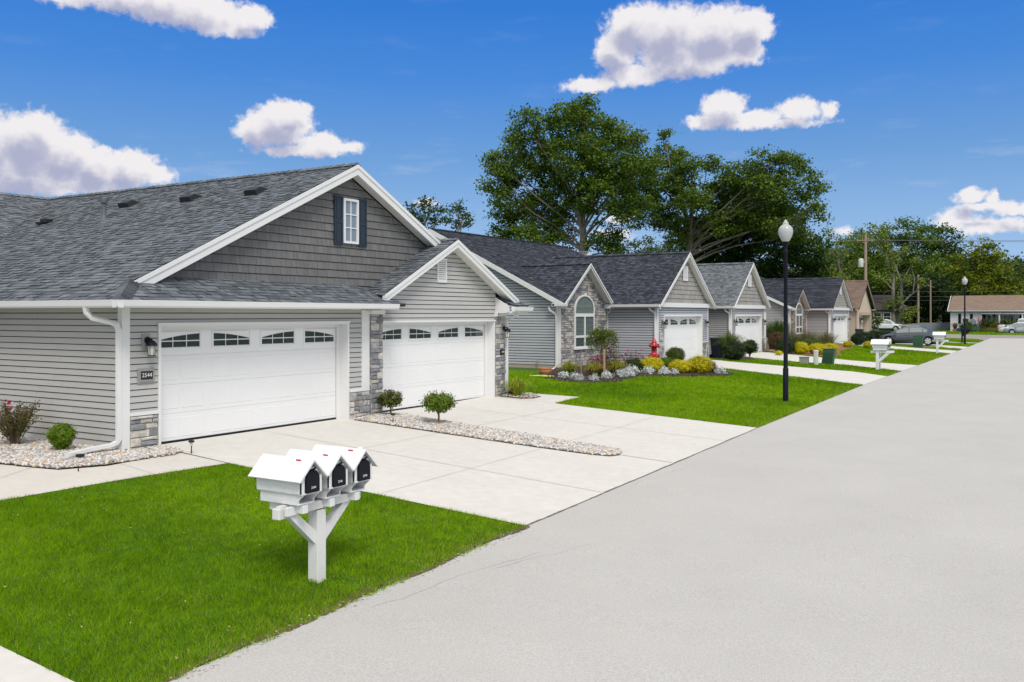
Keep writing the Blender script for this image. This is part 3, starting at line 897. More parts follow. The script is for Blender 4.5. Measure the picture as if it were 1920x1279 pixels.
# ================================================================== HOUSE 1
def house_one():
    rng = random.Random(11)
    rt = thing('near_house', 'grey vinyl sided duplex with two white garage doors and dark shake gable, nearest the camera', 'house', (-14.1, 10.0, 0), group='single storey duplexes along the street')
    ORG = (-14.1, 10.0, 0)
    def ob(name, mb, mats, parent=None, **k):
        # top children carry the root offset; sub-parts inherit it
        return obj(name, mb, mats, parent or rt, origin=ORG, **k)
    globals()['_O'] = ORG
    F = -14.1
    sm = M['siding_warm']
    # core walls
    mb = MB()
    mb.prism([(10.05, 0), (22.6, 0), (22.6, 2.55), (22.6, 2.6), (16.3, 5.55), (10.05, 2.55)], 'x', F - 12, F - .48)
    mb.box(F - .5, F - .02, 10.02, 10.75, 0, 2.52); mb.box(F - .5, F - .03, 15.85, 17.02, 0, 2.52); mb.box(F - .5, F - .03, 22.1, 22.6, 0, 2.5)
    mb.box(F - .5, F - .03, 10.03, 17.05, 2.25, 2.52)
    mb.prism([(17.05, 2.22), (22.6, 2.22), (22.6, 2.7), (19.8, 4.15), (17.05, 2.75)], 'x', F - .5, F - .03)
    mb.box(F - 12, F - .5, 10.02, 10.06, 0.06, 2.55)
    mb.box(F - 12, F - 6.0, 0.0, 10.02, 0, 2.55)
    ob('wall_core', mb, M['siding_dark'])
    # left side wall
    mb = MB(); Y_wall(mb, 10.0, [(F - 12, .06), (F, .06), (F, 2.56), (F - 12, 2.56)], rng=rng, v0=.06)
    ob('side_wall', mb, sm)
    mb = MB(); mb.box(F - 12, F, 10.02, 10.05, -.1, .06); mb.box(F - .04, F - .01, 10.0, 10.75, -.2, .03)
    ob('foundation', mb, M['foundation'])
    # front wall pieces
    mb = MB()
    X_wall(mb, F, [(10.13, .68), (10.73, .68), (10.73, 2.22), (10.13, 2.22)], rng=rng, v0=.06)
    X_wall(mb, F, [(10.13, 2.22), (16.30, 2.22), (16.30, 2.56), (10.13, 2.56)], rng=rng, v0=.06)
    X_wall(mb, F, [(15.88, .70), (16.30, .70), (16.30, 2.22), (15.88, 2.22)], rng=rng, v0=.06)
    X_wall(mb, F, [(17.02, 2.26), (22.15, 2.26), (22.15, 3.1), (19.8, 4.25), (17.02, 2.86)], rng=rng, v0=.06)
    ob('front_wall', mb, sm)
    # dark shake gable
    G = F - .45
    mb = MB()
    X_wall(mb, G, [(10.9, 2.93), (20.6, 2.93), (20.6, 3.65), (16.35, 5.70), (10.9, 3.05)], kind='shake', course=.178, rng=rng, v0=2.93)
    ob('gable_wall', mb, M['shake_dark'])
    # corner boards and trims
    mb = MB()
    mb.box(F - .10, F + .025, 9.975, 10.0, .0, 2.55); mb.box(F, F + .025, 10.0, 10.13, .0, 2.55)
    mb.box(F, F + .04, 10.13, 10.72, .62, .68)
    mb.box(F, F + .03, 16.30, 16.57, .62, 2.52); mb.box(F, F + .03, 15.88, 16.30, .62, .70)
    mb.box(F, F + .12, 16.57, 17.04, 2.42, 2.52)
    mb.box(F, F + .03, 22.61, 22.70, 0, 2.5); mb.box(F - .3, F + .02, 22.62, 22.65, 0, 2.5)
    # door casings with deep jambs
    for (a, b) in ((10.77, 15.80), (17.02, 22.04)):
        for (c, d) in ((a - .055, a), (b, b + .055)):
            mb.box(F - .26, F + .035, c, d, 0, 2.2)
        mb.box(F - .26, F + .035, a - .055, b + .055, 2.2, 2.26)
        mb.box(F + .03, F + .055, a - .075, b + .075, 2.225, 2.265)
        mb.box(F - .24, F - .20, b - .10, b, 0, 2.13); mb.box(F - .24, F - .20, a, a + .1, 0, 2.13); mb.box(F - .24, F - .198, a, b, 2.13, 2.2)
    ob('corner_trim', mb, M['white'])
    # stone
    mb = MB()
    X = F
    stones(mb, (X, 0, 0), (0, 1, 0), (0, 0, 1), (1, 0, 0), [(10.13, -.05), (10.70, -.05), (10.70, .61), (10.13, .61)], rng, mback=1)
    ob('stone_base', mb, [M['stone'], M['mortar']]); mb = MB()
    stones(mb, (X, 0, 0), (0, 1, 0), (0, 0, 1), (1, 0, 0), [(15.87, -.05), (16.575, -.05), (16.575, .61), (15.87, .61)], rng, mback=1)
    ob('stone_base', mb, [M['stone'], M['mortar']])
    for (a, b, zt) in ((16.58, 17.02, 2.42), (22.10, 22.61, 2.36)):
        mb = MB()
        mb.box(F, F + .05, a + .02, b - .01, -.05, zt, 1)
        stones(mb, (F + .03, 0, 0), (0, 1, 0), (0, 0, 1), (1, 0, 0), [(a, -.05), (b, -.05), (b, zt), (a, zt)], rng, hmin=.08, hmax=.2, wmax=.36, mback=1)
        stones(mb, (0, a + .03, 0), (1, 0, 0), (0, 0, 1), (0, -1, 0), [(F, -.05), (F + .07, -.05), (F + .07, zt), (F, zt)], rng, d0=.01, d1=.03, mback=None)
        ob('stone_pillar', mb, [M['stone'], M['mortar']])
    # garage doors (windows are sub-parts)
    for (a, b) in ((10.77, 15.80), (17.02, 22.04)):
        d = garage_door(rt, F - .25, a, b, .015, 2.19)
        d.location = (-ORG[0], -ORG[1], -ORG[2])
    # ---- roof
    e, zr, yr = 2.66, 5.95, 16.35
    sl = (zr - e) / (yr - 9.6)
    mb = MB()
    # left slope
    roof_plane(mb, [(-13.6, 9.6, e), (-19.85, 9.6, e), (-26.6, yr, zr), (-14.25, yr, zr), (-14.25, 10.25, e + .65 * sl)], (1, 0, 0), 0, rng)
    roof_plane(mb, [(-14.25, 23.1, e), (-26.6, 23.1, e), (-26.6, yr, zr), (-14.25, yr, zr)], (1, 0, 0), 0, rng, course=.3)
    # cross wing
    roof_plane(mb, [(-19.85, 9.6, e), (-26.6, yr, zr), (-26.6, 0, zr), (-19.85, 0, e)], (0, 1, 0), 0, rng)
    roof_plane(mb, [(-33.35, 23, e), (-26.6, 23, zr), (-26.6, 0, zr), (-33.35, 0, e)], (0, 1, 0), 0, rng, course=.4)
    ridge_cap(mb, (-14.25, yr, zr), (-26.6, yr, zr)); ridge_cap(mb, (-26.6, yr, zr), (-26.6, 0, zr))
    # skirt roof below the gable
    roof_plane(mb, [(-13.6, 9.6, e), (-14.57, 10.55, e + .47), (-14.57, 16.5, e + .47), (-13.6, 17.35, e)][::1], (0, 1, 0), 0, rng, thick=.06)
    ridge_cap(mb, (-13.62, 9.62, e + .02), (-14.3, 10.3, e + .36), w=.16)
    ob('roof', mb, [M['roof_grey'], M['roof_core']])
    # second gable roof
    mb = MB()
    z2, y2 = 4.40, 19.80
    s2 = .5
    yl, yr2 = 16.75, 22.92
    zl = z2 - s2 * (y2 - yl); zr2 = z2 - s2 * (yr2 - y2)
    roof_plane(mb, [(-13.78, yl, zl), (-20, yl, zl), (-20, y2, z2), (-13.78, y2, z2)], (1, 0, 0), 0, rng)
    roof_plane(mb, [(-13.78, yr2, zr2), (-20, yr2, zr2), (-20, y2, z2), (-13.78, y2, z2)], (1, 0, 0), 0, rng)
    ridge_cap(mb, (-13.78, y2, z2), (-16, y2, z2), w=.1)
    # little return roof at the far pillar
    roof_plane(mb, [(-13.62, 22.45, 2.68), (-13.62, 23.25, 2.68), (-14.2, 23.25, 2.94), (-14.2, 22.20, 2.94)], (0, 1, 0), 0, rng, thick=.03)
    ob('garage_gable_roof', mb, [M['roof_grey'], M['roof_core']])
    # rakes + soffits
    mb = MB()
    rake(mb, -14.30, -14.24, 10.28, e + .68 * sl - .01, yr, zr - .01, 21.2, zr - .01 - (21.2 - yr) * sl, h=.23)
    rake(mb, -13.83, -13.77, yl + .0, zl - .01, y2, z2 - .01, yr2, zr2 - .01, h=.19)
    ob('rake_trim', mb, M['white'])
    mb = MB()
    def soff(X0, X1, ya, za, yb, zb, d):
        mb.add([(X0, ya, za - d), (X1, ya, za - d), (X1, yb, zb - d), (X0, yb, zb - d)], [(0, 1, 2, 3)])
        n_ = int(abs(X1 - X0) / .09)
    soff(G, -14.3, 10.3, e + .7 * sl, yr, zr, .19); soff(G, -14.3, yr, zr, 21.2, zr - (21.2 - yr) * sl, .19)
    soff(F, -13.83, yl, zl, y2, z2, .16); soff(F, -13.83, y2, z2, yr2, zr2, .16)
    # level soffits and the cream frieze
    mb.add([(F, 9.6, 2.545), (-13.6, 9.6, 2.545), (-13.6, 17.3, 2.545), (F, 17.3, 2.545)], [(0, 1, 2, 3)])
    mb.add([(F - 12, 9.6, 2.545), (F, 9.6, 2.545), (F, 10.0, 2.545), (F - 12, 10.0, 2.545)], [(0, 1, 2, 3)])
    ob('soffit', mb, M['soffit'])
    mb = MB()
    # boxed return at the right pillar
    mb.prism([(-14.1, 2.36), (-14.1, 2.92), (-13.64, 2.66), (-13.62, 2.50), (-13.75, 2.46), (-14.0, 2.46), (-14.0, 2.36)], 'y', 22.14, 22.17)
    mb.box(F, F + .1, 22.10, 22.62, 2.36, 2.46)
    mb.box(F, -13.62, 22.17, 23.2, 2.46, 2.50)
    ob('eave_return', mb, M['white'])
    mb = MB(); gutter_x(mb, -13.63, 9.47, 17.0, 2.535); ob('gutter', mb, M['white'])
    mb = MB(); gutter_y(mb, 9.6, -21, -13.505, 2.5352); ob('gutter', mb, M['white'])
    mb = MB(); gutter_x(mb, -13.64, 22.30, 23.35, 2.50); ob('gutter', mb, M['white'])
    # downspouts
    pts = [(-14.45, 9.53, 2.55), (-14.45, 9.55, 2.45), (-14.40, 9.62, 2.36), (-14.18, 9.82, 2.28), (-14.12, 9.90, 2.24), (-14.10, 9.925, 2.14), (-14.10, 9.925, .22), (-14.11, 9.90, .19), (-14.14, 9.80, .15), (-14.20, 9.45, .12), (-14.12, 8.98, .085)]
    d = downspout(rt, [(p[0] - ORG[0], p[1] - ORG[1], p[2] - ORG[2]) for p in pts])
    pts = [(-13.75, 22.85, 2.5), (-13.75, 22.85, 2.42), (-13.82, 22.76, 2.35), (-14.05, 22.72, 2.28), (-14.06, 22.72, 2.1), (-14.06, 22.72, .05)]
    d = downspout(rt, [(p[0] - ORG[0], p[1] - ORG[1], p[2] - ORG[2]) for p in pts])
    # window of the gable and its shutters
    Gx = G + .02
    mb = MB()
    wy0, wy1, wz0, wz1 = 16.14, 16.66, 4.10, 5.16
    f = .055
    mb.box(Gx, Gx + .05, wy0, wy1, wz0, wz0 + f); mb.box(Gx, Gx + .05, wy0, wy1, wz1 - f, wz1)
    mb.box(Gx, Gx + .05, wy0, wy0 + f, wz0 + f, wz1 - f); mb.box(Gx, Gx + .05, wy1 - f, wy1, wz0 + f, wz1 - f)
    ym = (wy0 + wy1) / 2
    mb.box(Gx, Gx + .034, ym - .011, ym + .011, wz0 + f, wz1 - f)
    for k in (1, 2):
        z = wz0 + f + (wz1 - wz0 - 2 * f) * k / 3
        mb.box(Gx, Gx + .032, wy0 + f, wy1 - f, z - .011, z + .011)
    w = ob('window', mb, M['white'])
    mb = MB(); mb.box(Gx, Gx + .012, wy0 + f, wy1 - f, wz0 + f, wz1 - f)
    p = obj('pane', mb, M['pane_blue'], w, origin=ORG); p.location = (0, 0, 0)
    for (a, b) in ((15.83, 16.12), (16.68, 16.97)):
        mb = MB(); z0, z1 = 4.05, 5.20
        mb.box(Gx, Gx + .028, a, b, z0, z1)
        fr = .045
        mb.box(Gx + .028, Gx + .04, a, b, z0, z0 + fr); mb.box(Gx + .028, Gx + .04, a, b, z1 - fr, z1)
        mb.box(Gx + .028, Gx + .04, a, a + fr, z0 + fr, z1 - fr); mb.box(Gx + .028, Gx + .04, b - fr, b, z0 + fr, z1 - fr)
        zm = (z0 + z1) / 2 - .02
        mb.box(Gx + .028, Gx + .04, a + fr, b - fr, zm - fr, zm + fr)
        for (c, d_) in ((z0 + fr + .02, zm - fr - .02), (zm + fr + .02, z1 - fr - .02)):
            mb.box(Gx + .028, Gx + .036, a + fr + .02, b - fr - .02, c, d_)
        ob('shutter', mb, M['shutter'], bevel=.004)
    v = gable_vent(rt, F + .012, 19.28, 19.70, 3.26, 3.90); v.location = (14.1, -10, 0)
    for l in (wall_lamp(rt, F + .012, 10.47, 1.96, 1.0), wall_lamp(rt, F + .09, 22.44, 2.02, 1.0)): l.location = (14.1, -10, 0)
    mb = MB(); mb.box(F + .012, F + .04, 10.37, 10.55, 1.80, 2.07)
    ob('mounting_block', mb, M['plaque'], bevel=.008)
    p = number_sign(rt, F + .012, 10.46, 1.33, .245, .15, '2544', size=.105); p.location = (14.1, -10, 0)
    p = number_sign(rt, F + .09, 22.38, 1.33, .20, .16, '2546', size=.075, frame=False); p.location = (14.1, -10, 0)
    # roof furniture
    def sp(y): return e + (y - 9.6) * sl
    for (x, y) in ((-16.05, 14.9), (-18.28, 14.88), (-20.7, 14.9)):
        mb = MB()
        z = sp(y)
        a = math.atan(sl)
        # slant hood
        w_, l_, h_ = .21, .40, .14
        def Q(u, v, h): return (x + u, y + v * math.cos(a) - h * math.sin(a), z + v * math.sin(a) + h * math.cos(a))
        V_ = [Q(-w_, -l_ / 2, 0), Q(w_, -l_ / 2, 0), Q(w_, l_ / 2, 0), Q(-w_, l_ / 2, 0), Q(-w_ * .9, -l_ / 2, h_), Q(w_ * .9, -l_ / 2, h_), Q(w_ * .9, 0, h_ * 1.05), Q(-w_ * .9, 0, h_ * 1.05)]
        mb.add(V_, [(0, 1, 5, 4), (4, 5, 6, 7), (7, 6, 2, 3), (0, 4, 7, 3), (1, 2, 6, 5)])
        ob('roof_vent', mb, M['black_plastic'], bevel=.01)
    mb = MB(); x, y = -22.97, 14.04; z = sp(y)
    mb.box(x - .13, x + .13, y - .12, y + .1, z, z + .12); mb.box(x - .2, x - .05, y - .2, y - .1, z - .04, z + .03)
    ob('roof_vent', mb, M['black_plastic'], bevel=.02)
    mb = MB(); x, y = -20.5, 14.02; z = sp(y)
    mb.lathe([(.13, -.06), (.07, .05), (.05, .08), (.05, .38), (.075, .38), (.085, .43), (.07, .50), (.03, .53), (0, .54)], (x, y, z), 14)
    ob('vent_pipe', mb, M['vent_metal'])
    return rt
M['vent_metal'] = mat('dull_vent_metal', (.10, .115, .13), .5)
M['stucco_plain'] = mat('pale_plaque', (.55, .54, .50), .6)
M['black_txt'] = mat('dark_digits', (.08, .07, .07), .6)
M['pane_blue'] = mat('blue_grey_pane', (.20, .25, .31), .12, spec=.8, var=.08, vscale=2)
house_one()

# ================================================================== HOUSES 2, 4 (entry gable + garage gable), 3, 5
def arched_window(rt, X, y0, y1, z0, zs, zt, zmid):
    """white framed arched window; z0 sill, zs spring line, zt crown, zmid transom under the fanlight"""
    yc = (y0 + y1) / 2; a = (y1 - y0) / 2
    def arc(r_off, n=14):
        return [(yc + (a - r_off) * math.cos(math.pi * k / n), zs + (zt - zs - r_off) * math.sin(math.pi * k / n)) for k in range(n + 1)]
    mb = MB(); f = .07
    o, i = arc(0), arc(f)
    for k in range(len(o) - 1):
        mb.prism([o[k], o[k + 1], i[k + 1], i[k]], 'x', X, X + .07)
    mb.box(X, X + .07, y0, y0 + f, z0, zs); mb.box(X, X + .07, y1 - f, y1, z0, zs)
    mb.box(X, X + .09, y0 - .03, y1 + .03, z0 - .07, z0)
    mb.box(X, X + .068, y0 + f, y1 - f, z0, z0 + .06)
    mb.box(X, X + .072, y0 + f, y1 - f, zmid - .11, zmid + .03)
    zl = z0 + (zmid - .11 - z0) * .36
    mb.box(X, X + .068, y0 + f, y1 - f, zl - .05, zl + .05)
    mb.box(X, X + .070, yc - .055, yc + .055, z0 + .06, zmid - .11)
    w = obj('arched_window', mb, M['white'], rt)
    mb = MB()
    mb.prism([(y0 + f, z0 + .06), (y1 - f, z0 + .06)] + i, 'x', X + .045, X + .05)
    obj('pane', mb, M['green_glass'], w)
    mb = MB()
    z = z0 + .1
    while z < zt - f:
        hw = a - f if z < zs else (a - f) * math.sqrt(max(0, 1 - ((z - zs) / (zt - zs - f)) ** 2))
        if hw > .05 and z > zl: mb.box(X + .03, X + .034, yc - hw, yc + hw, z, z + (.028 if z < zmid else .032))
        z += .055 if z < zmid else .04
    mb.prism([(y0 + f, z0 + .06), (y1 - f, z0 + .06)] + i, 'x', X + .018, X + .022, 1)
    obj('blind', mb, [M['blind'], M['room_dark']], w)
    return w

def garage_block(rt, X, y0, y1, zf, d0, d1, sid, shake, mt, rng, zA=5.35, ov=.25, xback=-24, far=False, stone_z=.95, light=True, stone=True, blank=False):
    """front garage gable: wall plane X, from y0 to y1, floor zf"""
    yA = (y0 + y1) / 2; e0, e1 = y0 - .32, y1 + .32; ze = 2.72 + zf
    s = (zA - ze) / (yA - e0)
    XF = X + .3
    mb = MB()
    mb.prism([(y0 + .03, 0), (y1 - .03, 0), (y1 - .03, ze), (yA, ze + (yA - y0 + .03) * s - .05), (y0 + .03, ze)], 'x', xback, X - .30)
    mb.box(X - .3, X - .02, y0 + .03, d0 - .06, 0, ze); mb.box(X - .3, X - .02, d1 + .06, y1 - .03, 0, ze); mb.box(X - .3, X - .02, d0 - .06, d1 + .06, zf + 2.27, ze)
    mb.prism([(y0 + .1, ze - .05), (y1 - .1, ze - .05), (yA, ze + (yA - y0 + .1) * s - .3)], 'x', X - .3, X - .02)
    obj('wall_core', mb, M['siding_dark'], rt)
    mb = MB()
    c = .108
    X_wall(mb, X, [(y0 + .1, zf + stone_z), (d0 - .06, zf + stone_z), (d0 - .06, zf + 2.26), (y0 + .1, zf + 2.26)], rng=rng, course=c, v0=zf)
    X_wall(mb, X, [(d1 + .06, zf + stone_z), (y1 - .06, zf + stone_z), (y1 - .06, zf + 2.26), (d1 + .06, zf + 2.26)], rng=rng, course=c, v0=zf)
    X_wall(mb, X, [(y0 + .1, zf + 2.26), (y1 - .06, zf + 2.26), (y1 - .06, ze - .1), (y0 + .1, ze - .1)], rng=rng, course=c, v0=zf)
    obj('front_wall', mb, sid, rt)
    mb = MB()
    X_wall(mb, X + .02, [(e0 + .3, ze + .1), (e1 - .3, ze + .1), (yA, ze + .1 + (yA - e0 - .3) * s * .97)], kind='shake', course=.21, rng=rng, v0=ze + .1)
    obj('gable_wall', mb, shake, rt)
    if stone:
        mb = MB()
        for (a, b) in ((y0 + .02, d0 - .08), (d1 + .08, y1 - .02)):
            if b - a > .1:
                stones(mb, (X, 0, 0), (0, 1, 0), (0, 0, 1), (1, 0, 0), [(a, zf - .1), (b, zf - .1), (b, zf + stone_z - .05), (a, zf + stone_z - .05)], rng, mback=1)
                obj('stone_base', mb, [M['stone'], M['mortar']], rt)
            mb = MB()
    mb = MB()
    mb.box(X, X + .03, y0 - .02, y0 + .12, zf - .05, ze - .1); mb.box(X - .1, X, y0 - .025, y0, zf - .05, ze - .1)
    mb.box(X, X + .03, y1 - .06, y1 + .01, zf - .05, ze - .1)
    if stone:
        mb.box(X, X + .06, y0 + .12, d0 - .08, zf + stone_z - .05, zf + stone_z); mb.box(X, X + .06, d1 + .08, y1 - .06, zf + stone_z - .05, zf + stone_z)
    for (a, b) in ((d0 - .055, d0), (d1, d1 + .055)): mb.box(X - .26, X + .045, a, b, zf, zf + 2.2)
    mb.box(X - .26, X + .045, d0 - .055, d1 + .055, zf + 2.2, zf + 2.27)
    mb.box(X, X + .13, e0 + .12, e1 - .12, ze - .10, ze + .10)            # frieze band
    mb.box(X, X + .30, e0 + .02, e0 + .12, ze - .14, ze + .02); mb.box(X, X + .30, e1 - .12, e1 - .02, ze - .14, ze + .02)
    rake(mb, XF - .05, XF, e0, ze - .01, yA, zA - .01, e1, ze - .01, h=.18, lip=not far)
    obj('corner_trim', mb, M['white'], rt)
    mb = MB()
    for (ya, za, yb, zb) in ((e0, ze, yA, zA), (yA, zA, e1, ze)):
        mb.add([(X, ya, za - .13), (XF - .05, ya, za - .13), (XF - .05, yb, zb - .13), (X, yb, zb - .13)], [(0, 1, 2, 3)])
    mb.add([(xback, e0, ze - .13), (XF - .04, e0, ze - .13), (XF - .04, y0, ze - .13), (xback, y0, ze - .13)], [(0, 1, 2, 3)])
    obj('soffit', mb, M['soffit'], rt)
    gable_roof(rt, XF, xback, e0, e1, ze, yA, zA, mt, rng, far=far)
    if not blank: garage_door(rt, X - .24, d0, d1, zf + .01, zf + 2.2, detail=not far)
    else: garage_door(rt, X - .24, d0, d1, zf + .01, zf + 2.2, detail=False)
    if light:
        gable_vent(rt, X + .062, yA - .30, yA + .30, zA - 1.34, zA - .66)
        wall_lamp(rt, X + .02, (y0 + d0) / 2 + .12, zf + 1.95, 1.0, M['plaque']); wall_lamp(rt, X + .02, (y1 + d1) / 2 - .03, zf + 1.95, 1.0, M['plaque'])
    return ze, e0

def house_gabled(name, label, X, yg0, yg1, d0, d1, zf, Xs, ys0, zEnt, sid, shake, mt, zmain=6.25, ymain=None, far=False, stone='stone', seed=1):
    rng = random.Random(seed)
    rt = thing(name, label, 'house', (0, 0, 0), group='single storey duplexes along the street')
    ze, e0 = garage_block(rt, X, yg0, yg1, zf, d0, d1, sid, shake, mt, rng, far=far)
    ys1 = yg0
    # garage side wall
    mb = MB(); Y_wall(mb, yg0, [(Xs, zf), (X - .1, zf), (X - .1, ze - .13), (Xs, ze - .13)], rng=rng, v0=zf)
    obj('side_wall', mb, sid, rt); mb = MB()
    Y_wall(mb, ys0, [(-30, zf + .2), (Xs - .1, zf + .2), (Xs - .1, ze - .02), (-24.3, zmain - .15), (-30, ze + .8)], rng=rng, v0=zf + .2)
    obj('side_wall', mb, sid, rt)
    mb = MB(); mb.box(-30, Xs - .02, ys0 + .002, ys0 + .045, -.2, zf + .2)
    obj('foundation', mb, M['foundation'], rt)
    # core of the main block
    ym = ymain or yg1 + 1.5
    mb = MB()
    mb.prism([(Xs - .05, 0), (Xs - .05, ze - .1), (-24.3, zmain - .15), (-30, zmain - 3), (-30, 0)], 'y', ys0 + .05, ym)
    obj('wall_core', mb, M['siding_dark'], rt)
    # entry gable in stone
    yc = (ys0 + ys1) / 2 - .14; a0, a1 = ys0 - .25, ys1 - .0
    s = (zEnt - ze) / (yc - a0)
    mb = MB()
    stones(mb, (Xs, 0, 0), (0, 1, 0), (0, 0, 1), (1, 0, 0), [(ys0 + .12, zf - .15), (ys1 - .04, zf - .15), (ys1 - .04, ze), (yc, zEnt - .12), (ys0 + .12, ze)], rng, hmin=.06, hmax=.15, wmin=.12, wmax=.42, mback=1)
    obj('stone_gable_wall', mb, [M[stone], M['mortar']], rt)
    # soldier course over the window
    XO = Xs + .4
    mb = MB()
    smain = (zmain - ze) / (XO + 24.3); Xm = XO - (zEnt - ze) / smain - .15
    roof_plane(mb, [(XO, a0, ze), (XO - .15, a0, ze), (Xm, yc, zEnt), (XO, yc, zEnt)], (1, 0, 0), 0, rng, far=far)
    roof_plane(mb, [(XO, 2 * yc - a0, ze), (XO - .15, 2 * yc - a0, ze), (Xm, yc, zEnt), (XO, yc, zEnt)], (1, 0, 0), 0, rng, far=far)
    ridge_cap(mb, (XO, yc, zEnt), (Xm + .2, yc, zEnt))
    # main roof, ridge along the street
    xe = Xs + .4
    yb = ys0 - .3
    xc = Xs - .12; zc = ze + (xe - xc) * smain
    # main slope: full above the gable, then the strips of eave left and right of it
    roof_plane(mb, [(xc, yb, zc), (-24.3, yb, zmain), (-24.3, ym, zmain), (xc, ym + 3.1, zc)], (0, 1, 0), 0, rng, far=far)
    roof_plane(mb, [(xe, yb, ze), (xc, yb, zc), (xc, a0 + .5, zc), (xe, a0 + .02, ze)], (0, 1, 0), 0, rng, far=far)
    roof_plane(mb, [(xe, yg1, ze), (xc, yg1, zc), (xc, ym + 3.1, zc), (xe, ym + 3.3, ze)], (0, 1, 0), 0, rng, far=far)
    roof_plane(mb, [(-31.1, yb, ze), (-24.3, yb, zmain), (-24.3, ym, zmain), (-31.1, ym + 3.3, ze)], (0, 1, 0), 0, rng, course=.4, far=far)
    ridge_cap(mb, (-24.3, yb, zmain), (-24.3, ym, zmain))
    obj('entry_roof', mb, [mt, M['roof_core']], rt)
    mb = MB()
    rake(mb, XO - .05, XO, a0, ze - .01, yc, zEnt - .01, 2 * yc - a0, ze - .01, h=.17, lip=not far)
    # rake of the main gable end (facing the camera side)
    sm_ = (zmain - ze) / (xe + 24.3)
    mb.prism([(xe + .02, ze - .2), (-24.3, zmain - .2), (-24.3, zmain + .01), (xe + .02, ze + .01)], 'y', yb - .03, yb + .02)
    mb.prism([(-24.3, zmain - .2), (-31, ze - .2), (-31, ze), (-24.3, zmain)], 'y', yb - .03, yb + .02)
    mb.add([(xe, yb, ze - .14), (-24.3, yb, zmain - .14), (-24.3, ys0, zmain - .14), (xe, ys0, ze - .14)], [(0, 1, 2, 3)])
    mb.box(Xs - .1, Xs + .03, ys0 - .02, ys0 + .14, zf - .1, ze - .1); mb.box(Xs, Xs + .08, ys1 - .06, ys1 - .03, zf - .1, ze - .1)
    mb.box(Xs, XO, a0 + .02, a0 + .12, ze - .17, ze + .02); mb.box(Xs, XO, 2 * yc - a0 - .12, 2 * yc - a0 - .02, ze - .17, ze + .02)
    mb.box(Xs - .02, XO - .06, yg0 - .36, ys1 + .03, ze - .16, ze + .03)
    for (ya, za, yb_, zb) in ((a0, ze, yc, zEnt), (yc, zEnt, 2 * yc - a0, ze)):
        mb.add([(Xs, ya, za - .125), (XO - .05, ya, za - .125), (XO - .05, yb_, zb - .125), (Xs, yb_, zb - .125)], [(0, 1, 2, 3)])
    obj('rake_trim', mb, M['white'], rt)
    mb = MB()
    gutter_y(mb, e0, XO, X + .28, ze - .12)
    obj('gutter', mb, M['white'], rt)
    mb = MB(); gutter_x(mb, XO - .02, yb - 1.0, a0 + .1, ze - .12)
    mb.box(XO, XO + .1, yb - 1.0, yb - .9, ze - .1, ze)
    obj('gutter', mb, M['white'], rt)
    wz = zf
    arched_window(rt, Xs + .055, yc - .93, yc + .93, wz + .86, wz + 2.50, wz + 3.14, wz + 2.30)
    # downspouts
    downspout(rt, [(Xs - .35, ys0 - .22, ze - .12), (Xs - .33, ys0 - .2, ze - .25), (Xs - .1, ys0 - .08, ze - .42), (Xs - .08, ys0 - .06, ze - .55), (Xs - .08, ys0 - .06, zf + .15), (Xs - .12, ys0 - .3, zf + .02), (Xs - .4, ys0 - 1.3, zf - .08)])
    downspout(rt, [(X - .25, yg0 - .27, ze - .12), (X - .23, yg0 - .25, ze - .22), (X - .08, yg0 - .08, ze - .36), (X - .06, yg0 - .06, ze - .5), (X - .06, yg0 - .06, zf + .05)])
    downspout(rt, [(Xs + .2, ys1 - .02, ze - .16), (Xs + .18, ys1 - .02, ze - .26), (Xs + .1, ys1 - .03, ze - .36)])
    return rt, ze

GAP[0] = .027
h2, ze2 = house_gabled('stone_gable_house', 'blue grey house with dark roof and stone gable, behind the red lantern', -15.45, 37.6, 44.26, 38.42, 43.32, .13, -17.89, 33.0, 4.62, M['siding_blue'], M['shake_light'], M['roof_dark'], ymain=45.7, seed=21)
number_sign(h2, -15.43, 38.0, 1.45, .30, .34, '2548', frame=False, size=.10, colors=('plaque', 'stucco_plain', 'black_txt'))
mb = MB(); mb.box(-18.9, -18.84, 32.91, 32.93, .3, .5); obj('wall_outlet', mb, M['util_grey'], h2)
house_gabled('stone_gable_house', 'grey house with dark roof and narrow stone gable, behind the tall feathery grasses', -15.5, 72.25, 79.3, 73.55, 78.6, .13, -17.3, 67.5, 4.42, M['siding_grey'], M['shake_light'], M['roof_dark'], ymain=80, far=True, stone='stone_brown', seed=22)

def house_three():
    rng = random.Random(31)
    rt = thing('garage_gable_house', 'grey house with the lighter grey roof, between the two stone gable houses', 'house', (0, 0, 0), group='single storey duplexes along the street')
    zf = .13
    # set-back twin gable on the far side
    garage_block(rt, -16.2, 49.6, 56.4, zf, 51.2, 53.2, M['siding_grey'], M['shake_light'], M['roof_mid'], rng, far=True, zA=5.38, light=False, xback=-26, blank=True)
    ze, e0 = garage_block(rt, -15.5, 48.1, 54.5, zf, 48.85, 53.8, M['siding_grey'], M['shake_light'], M['roof_mid'], rng, far=False, xback=-26)
    mb = MB(); Y_wall(mb, 48.1, [(-26, zf), (-15.6, zf), (-15.6, ze - .13), (-26, ze - .13)], rng=rng, v0=zf); obj('side_wall', mb, M['siding_grey'], rt)
    mb = MB(); gutter_y(mb, e0, -22, -15.2, ze - .12); obj('gutter', mb, M['white'], rt)
    downspout(rt, [(-15.75, 47.83, ze - .12), (-15.73, 47.85, ze - .22), (-15.58, 48.02, ze - .36), (-15.56, 48.04, ze - .5), (-15.56, 48.04, zf + .05)])
    downspout(rt, [(-15.45, 54.55, ze - .3), (-15.45, 54.55, zf + .2), (-15.3, 54.7, zf + .08), (-14.7, 55.2, zf + .0)])
house_three()

